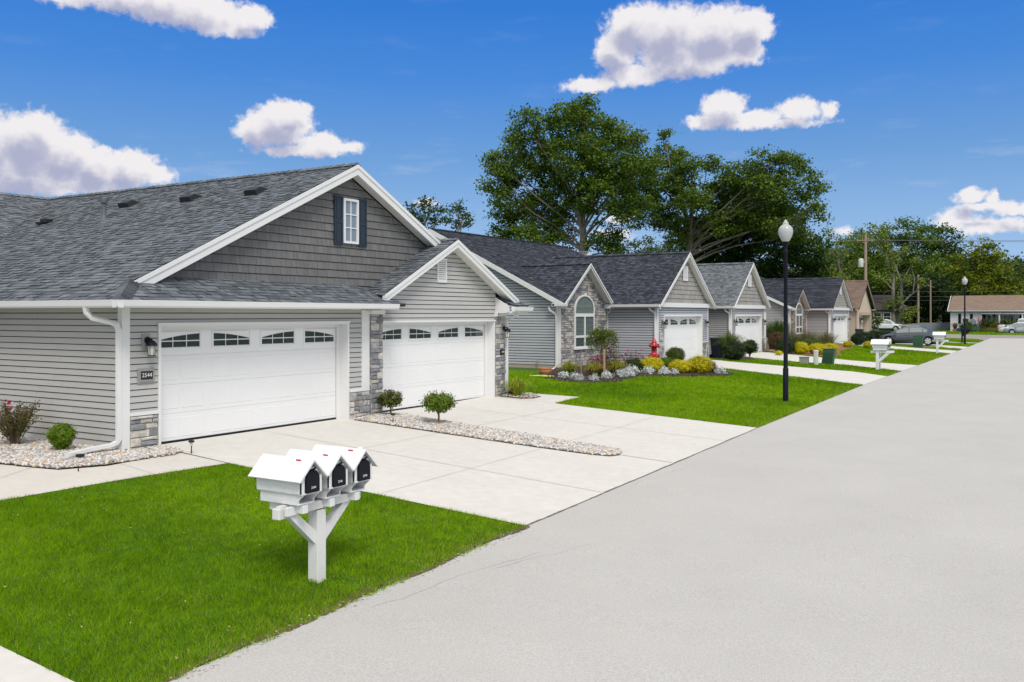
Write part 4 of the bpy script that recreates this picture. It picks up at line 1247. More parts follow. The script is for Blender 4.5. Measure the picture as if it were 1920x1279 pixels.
def house_tan():
    rng = random.Random(41)
    rt = thing('stucco_house', 'cream stucco house with brown shingle roof and recessed garage door beside the hedge', 'house', (0, 0, 0))
    X, y0, y1, zf = -15.5, 82.4, 89.7, .15
    yA = 86.05; ze = 2.92; zA = 5.45; e0, e1 = y0 - .35, y1 + .35
    mb = MB()
    mb.prism([(y0, 0), (y1, 0), (y1, ze), (yA, zA - .2), (y0, ze)], 'x', -26, X - .8)
    mb.box(X - .8, X, y0, 84.2, 0, ze); mb.box(X - .8, X, 88.7, y1, 0, ze); mb.box(X - .8, X, 84.2, 88.7, 2.35, ze)
    mb.prism([(y0 + .05, ze), (y1 - .05, ze), (yA, zA - .22)], 'x', X - .8, X)
    obj('wall', mb, M['stucco'], rt)
    mb = MB(); mb.box(X - .6, X - .55, 84.3, 88.6, zf, 2.3); mb.box(X - .55, X - .53, 84.3, 88.6, .8, .82); mb.box(X - .55, X - .53, 84.3, 88.6, 1.5, 1.52)
    obj('garage_door', mb, M['util_white'], rt)
    mb = MB()
    for k in range(9): mb.box(X - .02, X + .05, y0 - .03, y0 + (.5 if k % 2 else .36), zf + k * .3, zf + k * .3 + .26)
    mb.box(X, X + .1, 84.0, 84.2, zf, 2.35); mb.box(X, X + .1, 88.7, 88.9, zf, 2.35); mb.box(X, X + .12, 83.9, 89.0, 2.35, 2.6)
    obj('quoin_trim', mb, M['stucco_trim'], rt)
    mb = MB(); Y_wall(mb, y0, [(-26, zf), (X - .9, zf), (X - .9, ze - .1), (-26, ze - .1)], course=.2, rng=rng, v0=zf); obj('side_wall', mb, M['siding_cream'], rt)
    mb = MB()
    roof_plane(mb, [(X + .35, e0, ze), (-26, e0, ze), (-26, yA, zA), (X + .35, yA, zA)], (1, 0, 0), 0, rng, far=True)
    roof_plane(mb, [(X + .35, e1, ze), (-26, e1, ze), (-26, yA, zA), (X + .35, yA, zA)], (1, 0, 0), 0, rng, far=True)
    ridge_cap(mb, (X + .35, yA, zA), (-26, yA, zA))
    obj('roof', mb, [M['roof_brown'], M['roof_core']], rt)
    mb = MB(); rake(mb, X + .28, X + .34, e0, ze, yA, zA - .01, e1, ze, h=.2, lip=False)
    mb.box(X, X + .3, e0, e0 + .5, ze - .15, ze - .02); mb.box(X, X + .3, e1 - .5, e1, ze - .15, ze - .02)
    obj('rake_trim', mb, M['stucco_trim'], rt)
    wall_lamp(rt, X, 83.9, 2.1, 1.6)
house_tan()
# ------------------------------------------------------------------ grass
def vnoise(P, sc, seed):
    rs = np.random.RandomState(seed); G = rs.rand(256, 256)
    x = P[:, 0] * sc + 1000; y = P[:, 1] * sc + 1000
    xi, yi = np.floor(x).astype(int), np.floor(y).astype(int)
    fx, fy = x - xi, y - yi
    fx = fx * fx * (3 - 2 * fx); fy = fy * fy * (3 - 2 * fy)
    g = lambda a, b: G[a % 256, b % 256]
    return (g(xi, yi) * (1 - fx) * (1 - fy) + g(xi + 1, yi) * fx * (1 - fy) + g(xi, yi + 1) * (1 - fx) * fy + g(xi + 1, yi + 1) * fx * fy)

ksy, kzy = np.array(KY_S), np.array(KZ_S)
def Tn(P):
    s = np.interp(P[:, 1], ksy, kzy); h = np.interp(P[:, 1], [0, 20, 26, 34], [0, 0, .12, .17])
    t = np.clip((-6.4 - P[:, 0]) / 7.9, 0, 1)
    return s + (h - s) * t

def edge_jit(P, seed):
    j = np.stack([vnoise(P, 4.0, seed) - .5, vnoise(P, 4.0, seed + 1) - .5], 1) * .10 + np.stack([vnoise(P, 14.0, seed) - .5, vnoise(P, 14.0, seed + 1) - .5], 1) * .05
    return P + j

def lawn(polys, holes, regions, seed):
    """regions: list of (x0,x1,y0,y1,density,height,width)"""
    VV, CC = [], []
    rs = np.random.RandomState(seed)
    for (x0, x1, y0, y1, den, hh, ww) in regions:
        n = int((x1 - x0) * (y1 - y0) * den)
        P = np.stack([rs.uniform(x0, x1, n), rs.uniform(y0, y1, n)], 1)
        Pj = edge_jit(P, 5)
        k = np.zeros(n, bool)
        for p in polys: k |= pts_in(p, Pj)
        for h in holes: k &= ~pts_in(h, P)
        P = P[k]; n = len(P)
        if n == 0: continue
        z = Tn(P)
        big = vnoise(P, .55, 11); mid = vnoise(P, 2.2, 12); fine = vnoise(P, 9, 13)
        h = hh * (.55 + .9 * rs.rand(n)) * (.75 + .55 * mid)
        w = ww * (.7 + .6 * rs.rand(n))
        a = rs.uniform(0, 2 * np.pi, n); lean = rs.normal(0, .45, (n, 2)) + np.stack([mid - .5, fine - .5], 1) * .9
        dx, dy = np.cos(a) * w / 2, np.sin(a) * w / 2
        A = np.stack([P[:, 0] - dx, P[:, 1] - dy, z + .0], 1); B = np.stack([P[:, 0] + dx, P[:, 1] + dy, z + .0], 1)
        C = np.stack([P[:, 0] + lean[:, 0] * h, P[:, 1] + lean[:, 1] * h, z + h * (1 - .25 * np.minimum(1, (lean ** 2).sum(1)))], 1)
        VV.append(np.stack([A, B, C], 1).reshape(-1, 3))
        t = np.clip(big * .62 + mid * .30 + fine * .15 - .05 + rs.normal(0, .16, n), 0, 1)[:, None]
        dark, light, yel = np.array([.088, .222, .002]), np.array([.30, .49, .008]), np.array([.42, .42, .09])
        col = dark * (1 - t) + light * t
        # drier blades near the street
        ed = np.clip(1 - (-6.4 - P[:, 0]) / .45, 0, 1) * .18
        pr = rs.rand(n) < (.025 + ed + .05 * (vnoise(P, 1.3, 31) > .72))
        col[pr] = yel * rs.uniform(.75, 1.15, (pr.sum(), 1))
        CC.append(np.repeat(col, 3, axis=0))
    V = np.concatenate(VV); Cc = np.concatenate(CC)
    return V, Cc

DR = [DRV0, DRV1, DRV2, DRV3, DRV4, DRV5, DRV6, WALK, BED1, BED2, BED3, BEDH2, BEDH3, BEDH4]
L_NEAR = [(-6.33, 4.45), (-6.36, 5.6), (-6.30, 6.3), (-6.37, 7.4), (-6.33, 8.6), (-6.38, 9.7), (-6.35, 10.86), (-12.2, 10.74), (-12.42, 8.6), (-12.46, 6.95), (-12.9, 6.3), (-14.0, 5.9), (-16, 5.7), (-16, 4.47)]
L_MID = [(-6.40, 21.94), (-12.14, 22.15), (-12.24, 23.9), (-14, 23.4), (-14.5, 22.8), (-22, 22.8), (-22, 32.9), (-17.9, 33), (-15.5, 38.2), (-13, 38.2), (-6.4, 35.4)]
L_FAR = [(-6.40, 40.7), (-8, 42), (-13.9, 42.6), (-15.5, 44.3), (-15.5, 96), (-8.2, 97), (-7.0, 95.8), (-6.4, 93)]
L_X = [(-60, 114.3), (40, 114.3), (40, 180), (-60, 180)]
def add_grass(name, label, polys, regions, seed):
    V, Cc = lawn(polys, DR, regions, seed)
    F_ = np.arange(len(V)).reshape(-1, 3)
    o = npmesh(name, V, F_, M['grass'], Cc)
    struct(o, 'stuff', label); return o
add_grass('grass', 'bright mown lawn in front of the nearest house, around the mailboxes', [L_NEAR],
          [(-13, -6.3, 4.4, 7.2, 7000, .046, .0062), (-13, -6.3, 7.2, 10.9, 5200, .044, .0075)], 1)
add_grass('grass', 'bright mown lawn between the first and second house, around the near lamp post', [L_MID],
          [(-14.2, -6.4, 21.8, 28, 1500, .055, .015), (-22, -14.2, 22.8, 31, 700, .055, .018), (-16, -6.4, 28, 38.3, 900, .055, .022)], 2)
add_grass('grass', 'far lawn strips between the driveways', [L_FAR],
          [(-15.5, -6.4, 40, 60, 380, .06, .035), (-15.5, -6.4, 60, 97, 170, .07, .06)], 3)
add_grass('grass', 'lawn in front of the white house across the cross street', [L_X],
          [(-30, 0, 114.3, 135, 40, .09, .16)], 4)

# ------------------------------------------------------------------ pebbles
def ico():
    t = (1 + 5 ** .5) / 2
    v = np.array([(-1, t, 0), (1, t, 0), (-1, -t, 0), (1, -t, 0), (0, -1, t), (0, 1, t), (0, -1, -t), (0, 1, -t), (t, 0, -1), (t, 0, 1), (-t, 0, -1), (-t, 0, 1)], float)
    v /= np.linalg.norm(v[0])
    f = np.array([(0, 11, 5), (0, 5, 1), (0, 1, 7), (0, 7, 10), (0, 10, 11), (1, 5, 9), (5, 11, 4), (11, 10, 2), (10, 7, 6), (7, 1, 8), (3, 9, 4), (3, 4, 2), (3, 2, 6), (3, 6, 8), (3, 8, 9), (4, 9, 5), (2, 4, 11), (6, 2, 10), (8, 6, 7), (9, 8, 1)])
    return v, f
def pebbles(name, label, poly, den, s0, s1, seed, zoff=.03, mound=.02):
    rs = np.random.RandomState(seed)
    xs = [p[0] for p in poly]; ys = [p[1] for p in poly]
    n = int((max(xs) - min(xs)) * (max(ys) - min(ys)) * den)
    P = np.stack([rs.uniform(min(xs), max(xs), n), rs.uniform(min(ys), max(ys), n)], 1)
    P = P[pts_in(poly, P)]; n = len(P)
    v, f = ico()
    s = rs.uniform(s0, s1, n) * rs.choice([.7, 1, 1, 1.25], n)
    sc = np.stack([s * rs.uniform(.85, 1.35, n), s * rs.uniform(.7, 1.0, n), s * rs.uniform(.42, .7, n)], 1)
    a = rs.uniform(0, 2 * np.pi, n)
    V = v[None] * sc[:, None] * (1 + rs.normal(0, .09, (n, 12, 1)))
    tl = rs.normal(0, .3, (n, 2))
    V[:, :, 2] += V[:, :, 0] * tl[:, :1] + V[:, :, 1] * tl[:, 1:]
    c, q = np.cos(a)[:, None], np.sin(a)[:, None]
    x = V[:, :, 0] * c - V[:, :, 1] * q; y = V[:, :, 0] * q + V[:, :, 1] * c
    z = V[:, :, 2] + (Tn(P) + zoff + sc[:, 2] * .5 + rs.uniform(0, mound, n))[:, None]
    VV = np.stack([x + P[:, :1], y + P[:, 1:], z], 2).reshape(-1, 3)
    F = (f[None] + (np.arange(n) * 12)[:, None, None]).reshape(-1, 3)
    o = npmesh(name, VV, F, M['pebble'], smooth=True)
    struct(o, 'stuff', label)
BED1v = [(-14.10, 10.74), (-13.5, 10.80), (-13.36, 10.5), (-13.40, 9.2), (-13.62, 8.5), (-14.2, 8.22), (-14.9, 8.1), (-19, 8.1), (-19, 9.97), (-14.10, 9.97)]
pebbles('pebbles', 'pale river pebbles beside the left wall of the nearest house', BED1v, 1500, .017, .033, 1)
pebbles('pebbles', 'long strip of pale river pebbles between the two driveways', BED2, 1400, .017, .033, 2)
pebbles('pebbles', 'few pebbles and chips at the far stone pillar', BED3, 450, .015, .030, 3)
pebbles('wood_chips', 'dark chips on the flower bed of the second house', BEDH2, 60, .02, .035, 4)
pebbles('road_crumbs', 'loose crumbs along the ragged street edge of the near lawn', [(-6.46, 4.5), (-6.26, 4.5), (-6.24, 10.8), (-6.44, 10.8)], 260, .005, .014, 6, zoff=.008, mound=.0)
bpy.data.objects['road_crumbs'].data.materials[0] = M['crumb']
bpy.data.objects['wood_chips'].data.materials[0] = M['mulch']

# ------------------------------------------------------------------ plants
def cols(n, rs, a, b, extra=None, p=.0, tone=None):
    t = rs.rand(n, 1) if tone is None else np.clip(tone + rs.normal(0, .15, (n, 1)), 0, 1)
    c = np.array(a) * (1 - t) + np.array(b) * t
    c *= rs.uniform(.85, 1.15, (n, 1))
    if extra is not None:
        k = rs.rand(n) < p
        c[k] = np.array(extra) * rs.uniform(.8, 1.2, (k.sum(), 1))
    return c

def ball_points(n, rs, r, shell=.55, flat=0.0):
    d = rs.normal(size=(n, 3)); d /= np.linalg.norm(d, axis=1)[:, None]
    if flat is not None: d[:, 2] = np.where(d[:, 2] < flat, -d[:, 2] * .5, d[:, 2]) if flat > -1 else d[:, 2]
    rad = shell + (1 - shell) * rs.rand(n) ** .5
    return d * rad[:, None] * np.array(r), d

def bush(name, label, cat, x, y, rx, rz, n, size, a, b, seed, extra=None, p=0, z=None, lump=.12, group=None, stems=True, cz=None, shell=.6, ry=None, square=False, dense=3.2, taper=1.0):
    rs = np.random.RandomState(seed)
    z = T(x, y) + .03 if z is None else z
    rt = thing(name, label, cat, (x, y, z), group=group)
    if dense: n = int(min(14000, max(n, dense * 4 * math.pi * rx * (rx + 2 * rz) / 3 / (.3 * size * size))))
    nc = max(10, n // 14)
    d = rs.normal(size=(nc, 3)); d /= np.linalg.norm(d, axis=1)[:, None]
    if square:
        d = rs.uniform(-1, 1, (nc, 3)); ax = rs.randint(0, 3, nc); d[np.arange(nc), ax] = np.sign(d[np.arange(nc), ax])
    lum = 1 + rs.normal(0, lump, (nc, 1))
    cz = rz if cz is None else cz
    rad = shell + (1 - shell) * rs.rand(nc, 1) ** .6
    C = d * lum * rad * np.array([rx, ry or rx, rz]) + np.array([0, 0, cz])
    k = n // nc
    CC = np.repeat(C, k, axis=0) + rs.normal(0, size * .8, (nc * k, 3))
    CC[:, 2] = np.maximum(CC[:, 2], .02)
    if taper < 1: CC[:, :2] *= (taper + (1 - taper) * np.clip(CC[:, 2:3] / (cz * 1.3), 0, 1))
    dd = np.repeat(d, k, axis=0)
    tone = np.repeat(rs.rand(nc, 1), k, axis=0)
    c = cols(nc * k, rs, a, b, extra, p, tone)
    leaves('foliage', CC, size * rs.uniform(.7, 1.3, nc * k), c, M['leaf'], rt, seed, out=dd)
    if stems:
        mb = MB(); r2 = random.Random(seed)
        for i in range(7):
            an = r2.uniform(0, 6.28); q = r2.uniform(.3, .6)
            mb.tube([(0, 0, -.03), (math.cos(an) * rx * q * .4, math.sin(an) * rx * q * .4, cz * .5), (math.cos(an) * rx * q, math.sin(an) * rx * q, cz)], [.014, .01, .006], 5)
        obj('stem', mb, M['bark_brown'], rt)
    return rt

def blades(name, label, cat, x, y, r, h, n, w, a, b, seed, extra=None, p=0, curve=1.0, group=None, z=None, spread=.12, tuft=None):
    rs = np.random.RandomState(seed)
    z = T(x, y) + .02 if z is None else z
    rt = thing(name, label, cat, (x, y, z), group=group)
    an = rs.uniform(0, 2 * np.pi, n); q = rs.rand(n) ** .7
    hh = h * rs.uniform(.65, 1.05, n)
    out = r * q
    base = np.stack([np.cos(an) * spread * q, np.sin(an) * spread * q], 1)
    seg = 4
    V = []
    sx, sy = -np.sin(an + rs.normal(0, .5, n)), np.cos(an)
    for k in range(seg + 1):
        t = k / seg
        rad = out * t ** 1.6
        zz = hh * (np.sin(min(t * 1.0, 1) * np.pi * .5 * 1.0) - curve * .55 * q * t ** 3)
        ww = w * (1 - t * .85) / 2
        cx = base[:, 0] + np.cos(an) * rad; cy = base[:, 1] + np.sin(an) * rad
        V.append(np.stack([cx - sx * ww, cy - sy * ww, zz], 1)); V.append(np.stack([cx + sx * ww, cy + sy * ww, zz], 1))
    V = np.stack(V, 1)
    m = 2 * (seg + 1)
    F = np.array([(2 * k, 2 * k + 1, 2 * k + 3, 2 * k + 2) for k in range(seg)])
    FF = (F[None] + (np.arange(n) * m)[:, None, None]).reshape(-1, 4)
    c = np.repeat(cols(n, rs, a, b, extra, p), m, axis=0)
    npmesh('leaf_blades', V.reshape(-1, 3), FF, M['leaf'], c, rt)
    return rt

def flowers(rt, pts, size, col, seed, name='flower'):
    rs = np.random.RandomState(seed)
    pts = np.array(pts)
    k = 7
    C = np.repeat(pts, k, axis=0) + rs.normal(0, size * .3, (len(pts) * k, 3))
    leaves(name, C, np.full(len(C), size), cols(len(C), rs, col, [min(1, v * 1.5) for v in col]), M['petal'], rt, seed, aspect=.9)

G_D, G_M, G_L = (.018, .045, .010), (.055, .115, .018), (.12, .20, .03)
# rose bush at the left edge, twiggy
rt = thing('rose_bush', 'twiggy rose bush with dark red flowers against the left wall', 'rose bush', (-16.35, 9.38, .03))
mb = MB(); r2 = random.Random(5); tips = []
for i in range(60):
    an = r2.uniform(0, 6.28); o_ = r2.uniform(.10, .52); h_ = r2.uniform(.40, .80)
    p1 = (math.cos(an) * o_ * .45, math.sin(an) * o_ * .4, h_ * .5); p2 = (math.cos(an) * o_, math.sin(an) * o_ * .8, h_)
    mb.tube([(r2.uniform(-.04, .04), r2.uniform(-.04, .04), -.02), p1, p2], [.007, .005, .003], 4)
    tips.append((p1, p2))
obj('stem', mb, M['bark_brown'], rt)
rs = np.random.RandomState(5); C = []
for p1, p2 in tips:
    p1, p2 = np.array(p1), np.array(p2)
    for t in rs.rand(70) ** .6: C.append(p1 * .6 + (p2 - p1 * .6) * t + rs.normal(0, .035, 3))
C = np.array(C)
leaves('foliage', C, rs.uniform(.025, .05, len(C)), cols(len(C), rs, (.035, .075, .018), (.13, .17, .04), (.24, .09, .05), .28), M['leaf'], rt, 5)
flowers(rt, [(-.02, -.1, .80), (-.17, 0, .76), (-.3, .1, .66), (.10, .2, .62)], .05, (.42, .01, .07), 6)
# small boxwood by the downspout
bush('boxwood', 'small bright green boxwood in the pebbles by the white downspout', 'shrub', -14.95, 9.40, .235, .22, 3000, .030, (.07, .15, .008), (.22, .34, .02), 8, cz=.26, lump=.08, stems=True, taper=.45)

def standard_shrub(label, x, y, trunk_h, r, h, n, a, b, seed, extra, p, leaf=.05):
    z = T(x, y) + .03
    rt = thing('tree_form_shrub', label, 'shrub', (x, y, z), group='small tree-form shrubs in the pebble strip')
    mb = MB(); r2 = random.Random(seed)
    mb.tube([(0, 0, -.05), (.01, 0, trunk_h * .6), (0, 0, trunk_h)], [.028, .022, .02], 7)
    for i in range(9):
        an = i * 2.4; o_ = r * r2.uniform(.4, .8)
        mb.tube([(0, 0, trunk_h * r2.uniform(.55, .95)), (math.cos(an) * o_ * .5, math.sin(an) * o_ * .5, trunk_h + h * .25), (math.cos(an) * o_, math.sin(an) * o_, trunk_h + h * .6)], [.015, .010, .005], 5)
    obj('trunk', mb, M['bark_brown'], rt)
    rs = np.random.RandomState(seed)
    nc = n // 16
    d = rs.normal(size=(nc, 3)); d /= np.linalg.norm(d, axis=1)[:, None]
    C = d * (.55 + .5 * rs.rand(nc, 1)) * np.array([r, r, h / 2]) + np.array([0, 0, trunk_h + h * .42])
    CC = np.repeat(C, 16, axis=0) + rs.normal(0, leaf * .75, (nc * 16, 3))
    top = np.clip((CC[:, 2:3] - trunk_h) / h, 0, 1)
    c = cols(len(CC), rs, a, b, None, 0, np.repeat(rs.rand(nc, 1), 16, axis=0))
    k = rs.rand(len(CC)) < p * (.3 + top[:, 0])
    c[k] = np.array(extra) * rs.uniform(.7, 1.3, (k.sum(), 1))
    leaves('crown', CC, leaf * rs.uniform(.7, 1.3, len(CC)), c, M['leaf'], rt, seed, out=np.repeat(d, 16, axis=0))
standard_shrub('dark green tree-form shrub with reddish tinge, nearest the stone pillar', -13.79, 17.0, .26, .30, .36, 2200, (.045, .09, .016), (.15, .20, .035), 12, (.13, .06, .03), .30)
standard_shrub('bright green round tree-form shrub, the farther out in the pebble strip', -12.23, 16.80, .34, .36, .40, 4200, (.06, .14, .008), (.20, .32, .025), 13, (.20, .14, .03), .16)
# plants against the far pillar
blades('daylily', 'yellow green daylily clump at the foot of the far stone pillar', 'plant', -13.6, 22.55, .52, .62, 260, .032, (.16, .25, .012), (.45, .52, .05), 14, (.35, .25, .05), .12, spread=.10)
blades('dry_tuft', 'low brownish tuft beside the far stone pillar', 'plant', -13.95, 22.75, .22, .16, 120, .014, (.20, .12, .05), (.33, .22, .10), 15)

# ---- flower bed
lil = 'daylilies in the flower bed'
for i, (x, y, r, h, n, lb) in enumerate([(-15.55, 29.5, .48, .62, 190, 'daylily clump behind the corner downspout, leftmost in the flower bed'), (-14.67, 29.75, .48, .60, 190, 'brownish daylily clump below the weeping tree, middle of the three'), (-14.3, 30.9, .50, .62, 200, 'bright green daylily clump right of the wooden post')]):
    blades('daylily', lb, 'plant', x, y, r, h, n + 80, .034, (.14, .21, .01), (.40, .44, .05), 20 + i, (.38, .20, .05), .10 + .15 * (i == 1), group=lil)
W0, W1 = (.62, .67, .65), (.88, .91, .90)
mil = [(-15.12, 28.26, .21, .17, 'wide white-leaved plant at the left end of the flower bed, by the downspout foot'), (-14.75, 28.3, .14, .14, 'small white-leaved plant touching the leftmost wide one'), (-14.25, 27.75, .16, .15, 'white-leaved plant, second clump from the left along the lawn edge'), (-13.83, 28.05, .17, .15, 'white-leaved plant, third clump from the left along the lawn edge'),
       (-13.90, 29.25, .22, .18, 'white-leaved plant at the foot of the tan wooden post'), (-13.75, 30.2, .22, .19, 'white-leaved plant right of the wooden post, below the daylily'), (-13.70, 30.75, .20, .19, 'white-leaved plant just behind the one below the daylily'), (-13.95, 31.5, .30, .22, 'largest white-leaved plant, left of the yellow shrub'), (-13.6, 32.2, .22, .18, 'white-leaved plant in front of the leftmost yellow shrub'),
       (-13.15, 32.75, .26, .17, 'white-leaved plant below the green shrub in the bed'), (-12.85, 33.05, .15, .14, 'small white-leaved plant right of the green shrub'), (-11.60, 34.7, .24, .2, 'white-leaved plant at the right end of the flower bed')]
for i, (x, y, r, h, lb) in enumerate(mil):
    bush('dusty_miller', lb, 'plant', x, y, r * .82, h * .75, 420, .055, W0, W1, 30 + i, (.2, .27, .2), .15, lump=.2, group='white-leaved plants edging the flower bed', stems=False, cz=h * .55, shell=.3, dense=2.2)
YE, YG = (.64, .56, .01), (.88, .76, .015)
def yellow_bush(label, x, y, r, h, seed, greenish=.25, group='golden yellow shrubs'):
    rt = bush('golden_shrub', label, 'shrub', x, y, r, h * .5, 2600, .040, YE, YG, seed, (.10, .17, .02), greenish, lump=.07, group=group, stems=False, cz=h * .5)
    return rt
yellow_bush('golden yellow shrub in front of the red lantern', -13.9, 33.3, .44, .55, 50, .2)
yellow_bush('golden yellow shrub in the middle, right of the green shrub', -12.95, 33.95, .44, .48, 51, .2)
yellow_bush('largest golden yellow shrub, green below, near the right end of the flower bed', -12.35, 34.45, .47, .66, 52, .34)
bush('green_shrub', 'low yellow green shrub between two golden shrubs', 'shrub', -13.85, 34.7, .38, .24, 1500, .035, (.06, .12, .01), (.17, .25, .02), 53, stems=False)
bush('reddish_shrub', 'small dark reddish shrub behind the largest golden shrub', 'shrub', -12.3, 35.3, .3, .22, 700, .04, (.08, .05, .03), (.14, .12, .04), 54, stems=False)
bush('round_shrub', 'clipped round dark green shrub in front of the second house garage door', 'shrub', -15.1, 38.9, .42, .34, 2600, .04, (.045, .08, .012), (.12, .17, .03), 55, lump=.05, cz=.38)
# roses and red flowers
def rose(label, x, y, r, h, seed, fcol, n=14, leafc=((.04, .07, .02), (.11, .12, .03)), tint=(.2, .06, .04)):
    rt = bush('rose_bush', label, 'rose bush', x, y, r, h * .5, 900, .045, dense=0, a=leafc[0], b=leafc[1], seed=seed, extra=tint, p=.22, lump=.22, stems=True, cz=h * .55, shell=.35)
    r2 = random.Random(seed)
    if n: flowers(rt, [(r2.uniform(-r, r), r2.uniform(-r, r), h * r2.uniform(.55, 1.12)) for _ in range(n)], .07, fcol, seed)
rose('tall pink rose in front of the stone wall, right of the weeping tree trunk', -15.3, 32.0, .36, 1.10, 60, (.62, .14, .28), 12)
rose('low rose with red flowers left of the pink one', -15.2, 30.9, .28, .62, 61, (.50, .03, .09), 9)
rose('dark reddish shrub with red flowers below the blue grey side wall', -14.9, 33.9, .5, .72, 62, (.42, .03, .08), 9, tint=(.14, .03, .03))
rose('bronze leaved shrub against the stone corner', -15.7, 33.4, .42, .95, 63, (.40, .06, .06), 0, leafc=((.07, .05, .03), (.14, .08, .04)))
bush('red_coleus', 'deep crimson leaved plant behind the bright green daylily', 'plant', -14.7, 31.9, .22, .2, 500, .07, (.22, .005, .02), (.38, .015, .05), 64, stems=False)
bush('bronze_plant', 'low bronze leaved plant behind the middle daylily', 'plant', -14.7, 30.7, .35, .22, 600, .06, (.10, .06, .02), (.17, .12, .03), 65, stems=False)
bush('green_plant', 'low dark green plant left of the golden shrub by the lantern', 'plant', -14.5, 33.0, .34, .22, 700, .06, (.03, .06, .02), (.08, .12, .02), 66, stems=False)
# weeping standard tree
def weeping():
    x, y = -15.22, 31.5; z = T(x, y) + .03
    rt = thing('weeping_tree', 'small weeping standard tree in front of the arched window', 'tree', (x, y, z))
    mb = MB(); mb.tube([(0, 0, -.05), (.02, 0, .6), (0, .01, 1.35)], [.03, .025, .022], 7)
    rs = np.random.RandomState(70); C = []
    for i in range(64):
        an = rs.uniform(0, 6.28); o_ = rs.uniform(.15, .68); drop = rs.uniform(.25, .80) if o_ > .5 else rs.uniform(.2, .5)
        top = rs.uniform(.05, .28)
        P = [(0, 0, 1.3), (math.cos(an) * o_ * .5, math.sin(an) * o_ * .5, 1.38 + top), (math.cos(an) * o_ * .95, math.sin(an) * o_ * .95, 1.36 + top * .6), (math.cos(an) * o_ * 1.02, math.sin(an) * o_ * 1.02, 1.36 - drop)]
        if i % 2 == 0: mb.tube(P, [.008, .006, .004, .002], 4)
        k = 90
        for j in range(k):
            t = rs.rand() ** .8 * 3
            a_ = int(min(t, 2.999)); q = t - a_
            p = np.array(P[a_]) * (1 - q) + np.array(P[a_ + 1]) * q
            if a_ == 2 and rs.rand() < .15: continue
            if a_ == 0 and rs.rand() < .5: continue
            C.append(p + rs.normal(0, .06, 3))
    C = np.array(C)
    obj('trunk', mb, M['bark_brown'], rt)
    leaves('crown', C, rs.uniform(.04, .08, len(C)), cols(len(C), rs, (.06, .11, .012), (.18, .25, .035), (.18, .14, .03), .08), M['leaf'], rt, 70)
weeping()
# stakes
for i, (x, y, h, w, m_, lb) in enumerate([(-14.21, 29.65, 1.02, .03, 'stake', 'tan wooden post in the flower bed beside the middle daylily'), (-15.53, 30.4, .68, .015, 'stake', 'thin brown stake left of the weeping tree')]):
    mb = MB(); mb.prism([(-w, -w * .8), (w, -w * .8), (w, w * .8), (-w, w * .8)], 'z', -.1, h)
    mb.prism([(-w * .6, -w * .5), (w * .6, -w * .5), (w * .6, w * .5), (-w * .6, w * .5)], 'z', h, h + .02)
    o = obj('garden_stake', mb, M[m_], None, bevel=.004); o.location = (x, y, T(x, y)); tag(o, lb, 'stake')
# red pagoda lantern
x, y = -14.75, 35.6
rt = thing('pagoda_lantern', 'glossy red ceramic tiered garden lantern in the flower bed', 'lantern', (x, y, T(x, y) + .02))
mb = MB(); mb.lathe([(.15, 0), (.14, .04), (.13, .30), (.15, .40), (.17, .42)], n=20); obj('base_drum', mb, M['red_glaze'], rt)
def tier(z, r, name, n=8):
    mb = MB()
    mb.lathe([(.12, z - .02), (r * .93, z), (r, z + .02), (r * 1.02, z + .05), (r * .9, z + .065), (r * .72, z + .10), (r * .56, z + .165), (.13, z + .19)], n=n, smooth=False)
    for k in range(n):
        a = 2 * math.pi * k / n
        mb.tube([(math.cos(a) * r * .55, math.sin(a) * r * .55, z + .165), (math.cos(a) * r * .92, math.sin(a) * r * .92, z + .075), (math.cos(a) * r * 1.1, math.sin(a) * r * 1.1, z + .095)], [.012, .016, .010], 5)
    obj(name, mb, M['red_glaze'], rt)
tier(.42, .26, 'lantern_roof')
mb = MB(); mb.lathe([(.125, .60), (.115, .64), (.115, .80), (.13, .86)], n=20)
for k in range(4):
    a = k * math.pi / 2 + .4
    mb.tube([(math.cos(a) * .11, math.sin(a) * .11, .73), (math.cos(a) * .125, math.sin(a) * .125, .73)], .03, 8, 1)
obj('lantern_body', mb, [M['red_glaze'], M['trim_black']], rt)
tier(.86, .235, 'lantern_roof')
mb = MB(); mb.lathe([(.10, 1.03), (.095, 1.06), (.11, 1.075), (.085, 1.12), (.05, 1.16), (.055, 1.175), (.03, 1.215), (.0, 1.27)], n=16); obj('finial', mb, M['red_glaze'], rt)
# small solar light and white garden hook
x, y = -12.75, 34.9
rt = thing('solar_light', 'small silver solar garden light behind the golden shrubs', 'garden light', (x, y, T(x, y)))
mb = MB(); mb.tube([(0, 0, 0), (0, 0, .42)], .012, 6); obj('stake', mb, M['chrome'], rt)
mb = MB(); mb.lathe([(.03, .42), (.05, .46), (.06, .53), (.075, .54), (.06, .57), (0, .60)], n=10); obj('head', mb, M['lamp_glass'], rt)
x, y = -12.7, 36.2
rt = thing('garden_flag_stand', 'thin white wire garden flag stand beside the second house driveway', 'flag stand', (x, y, T(x, y)))
mb = MB(); mb.tube([(0, 0, 0), (0, 0, 1.0), (0, .34, 1.02), (0, .36, .98)], .010, 5); mb.tube([(0, .30, .2), (0, .32, .98)], .006, 5); obj('wire_frame', mb, M['white'], rt)
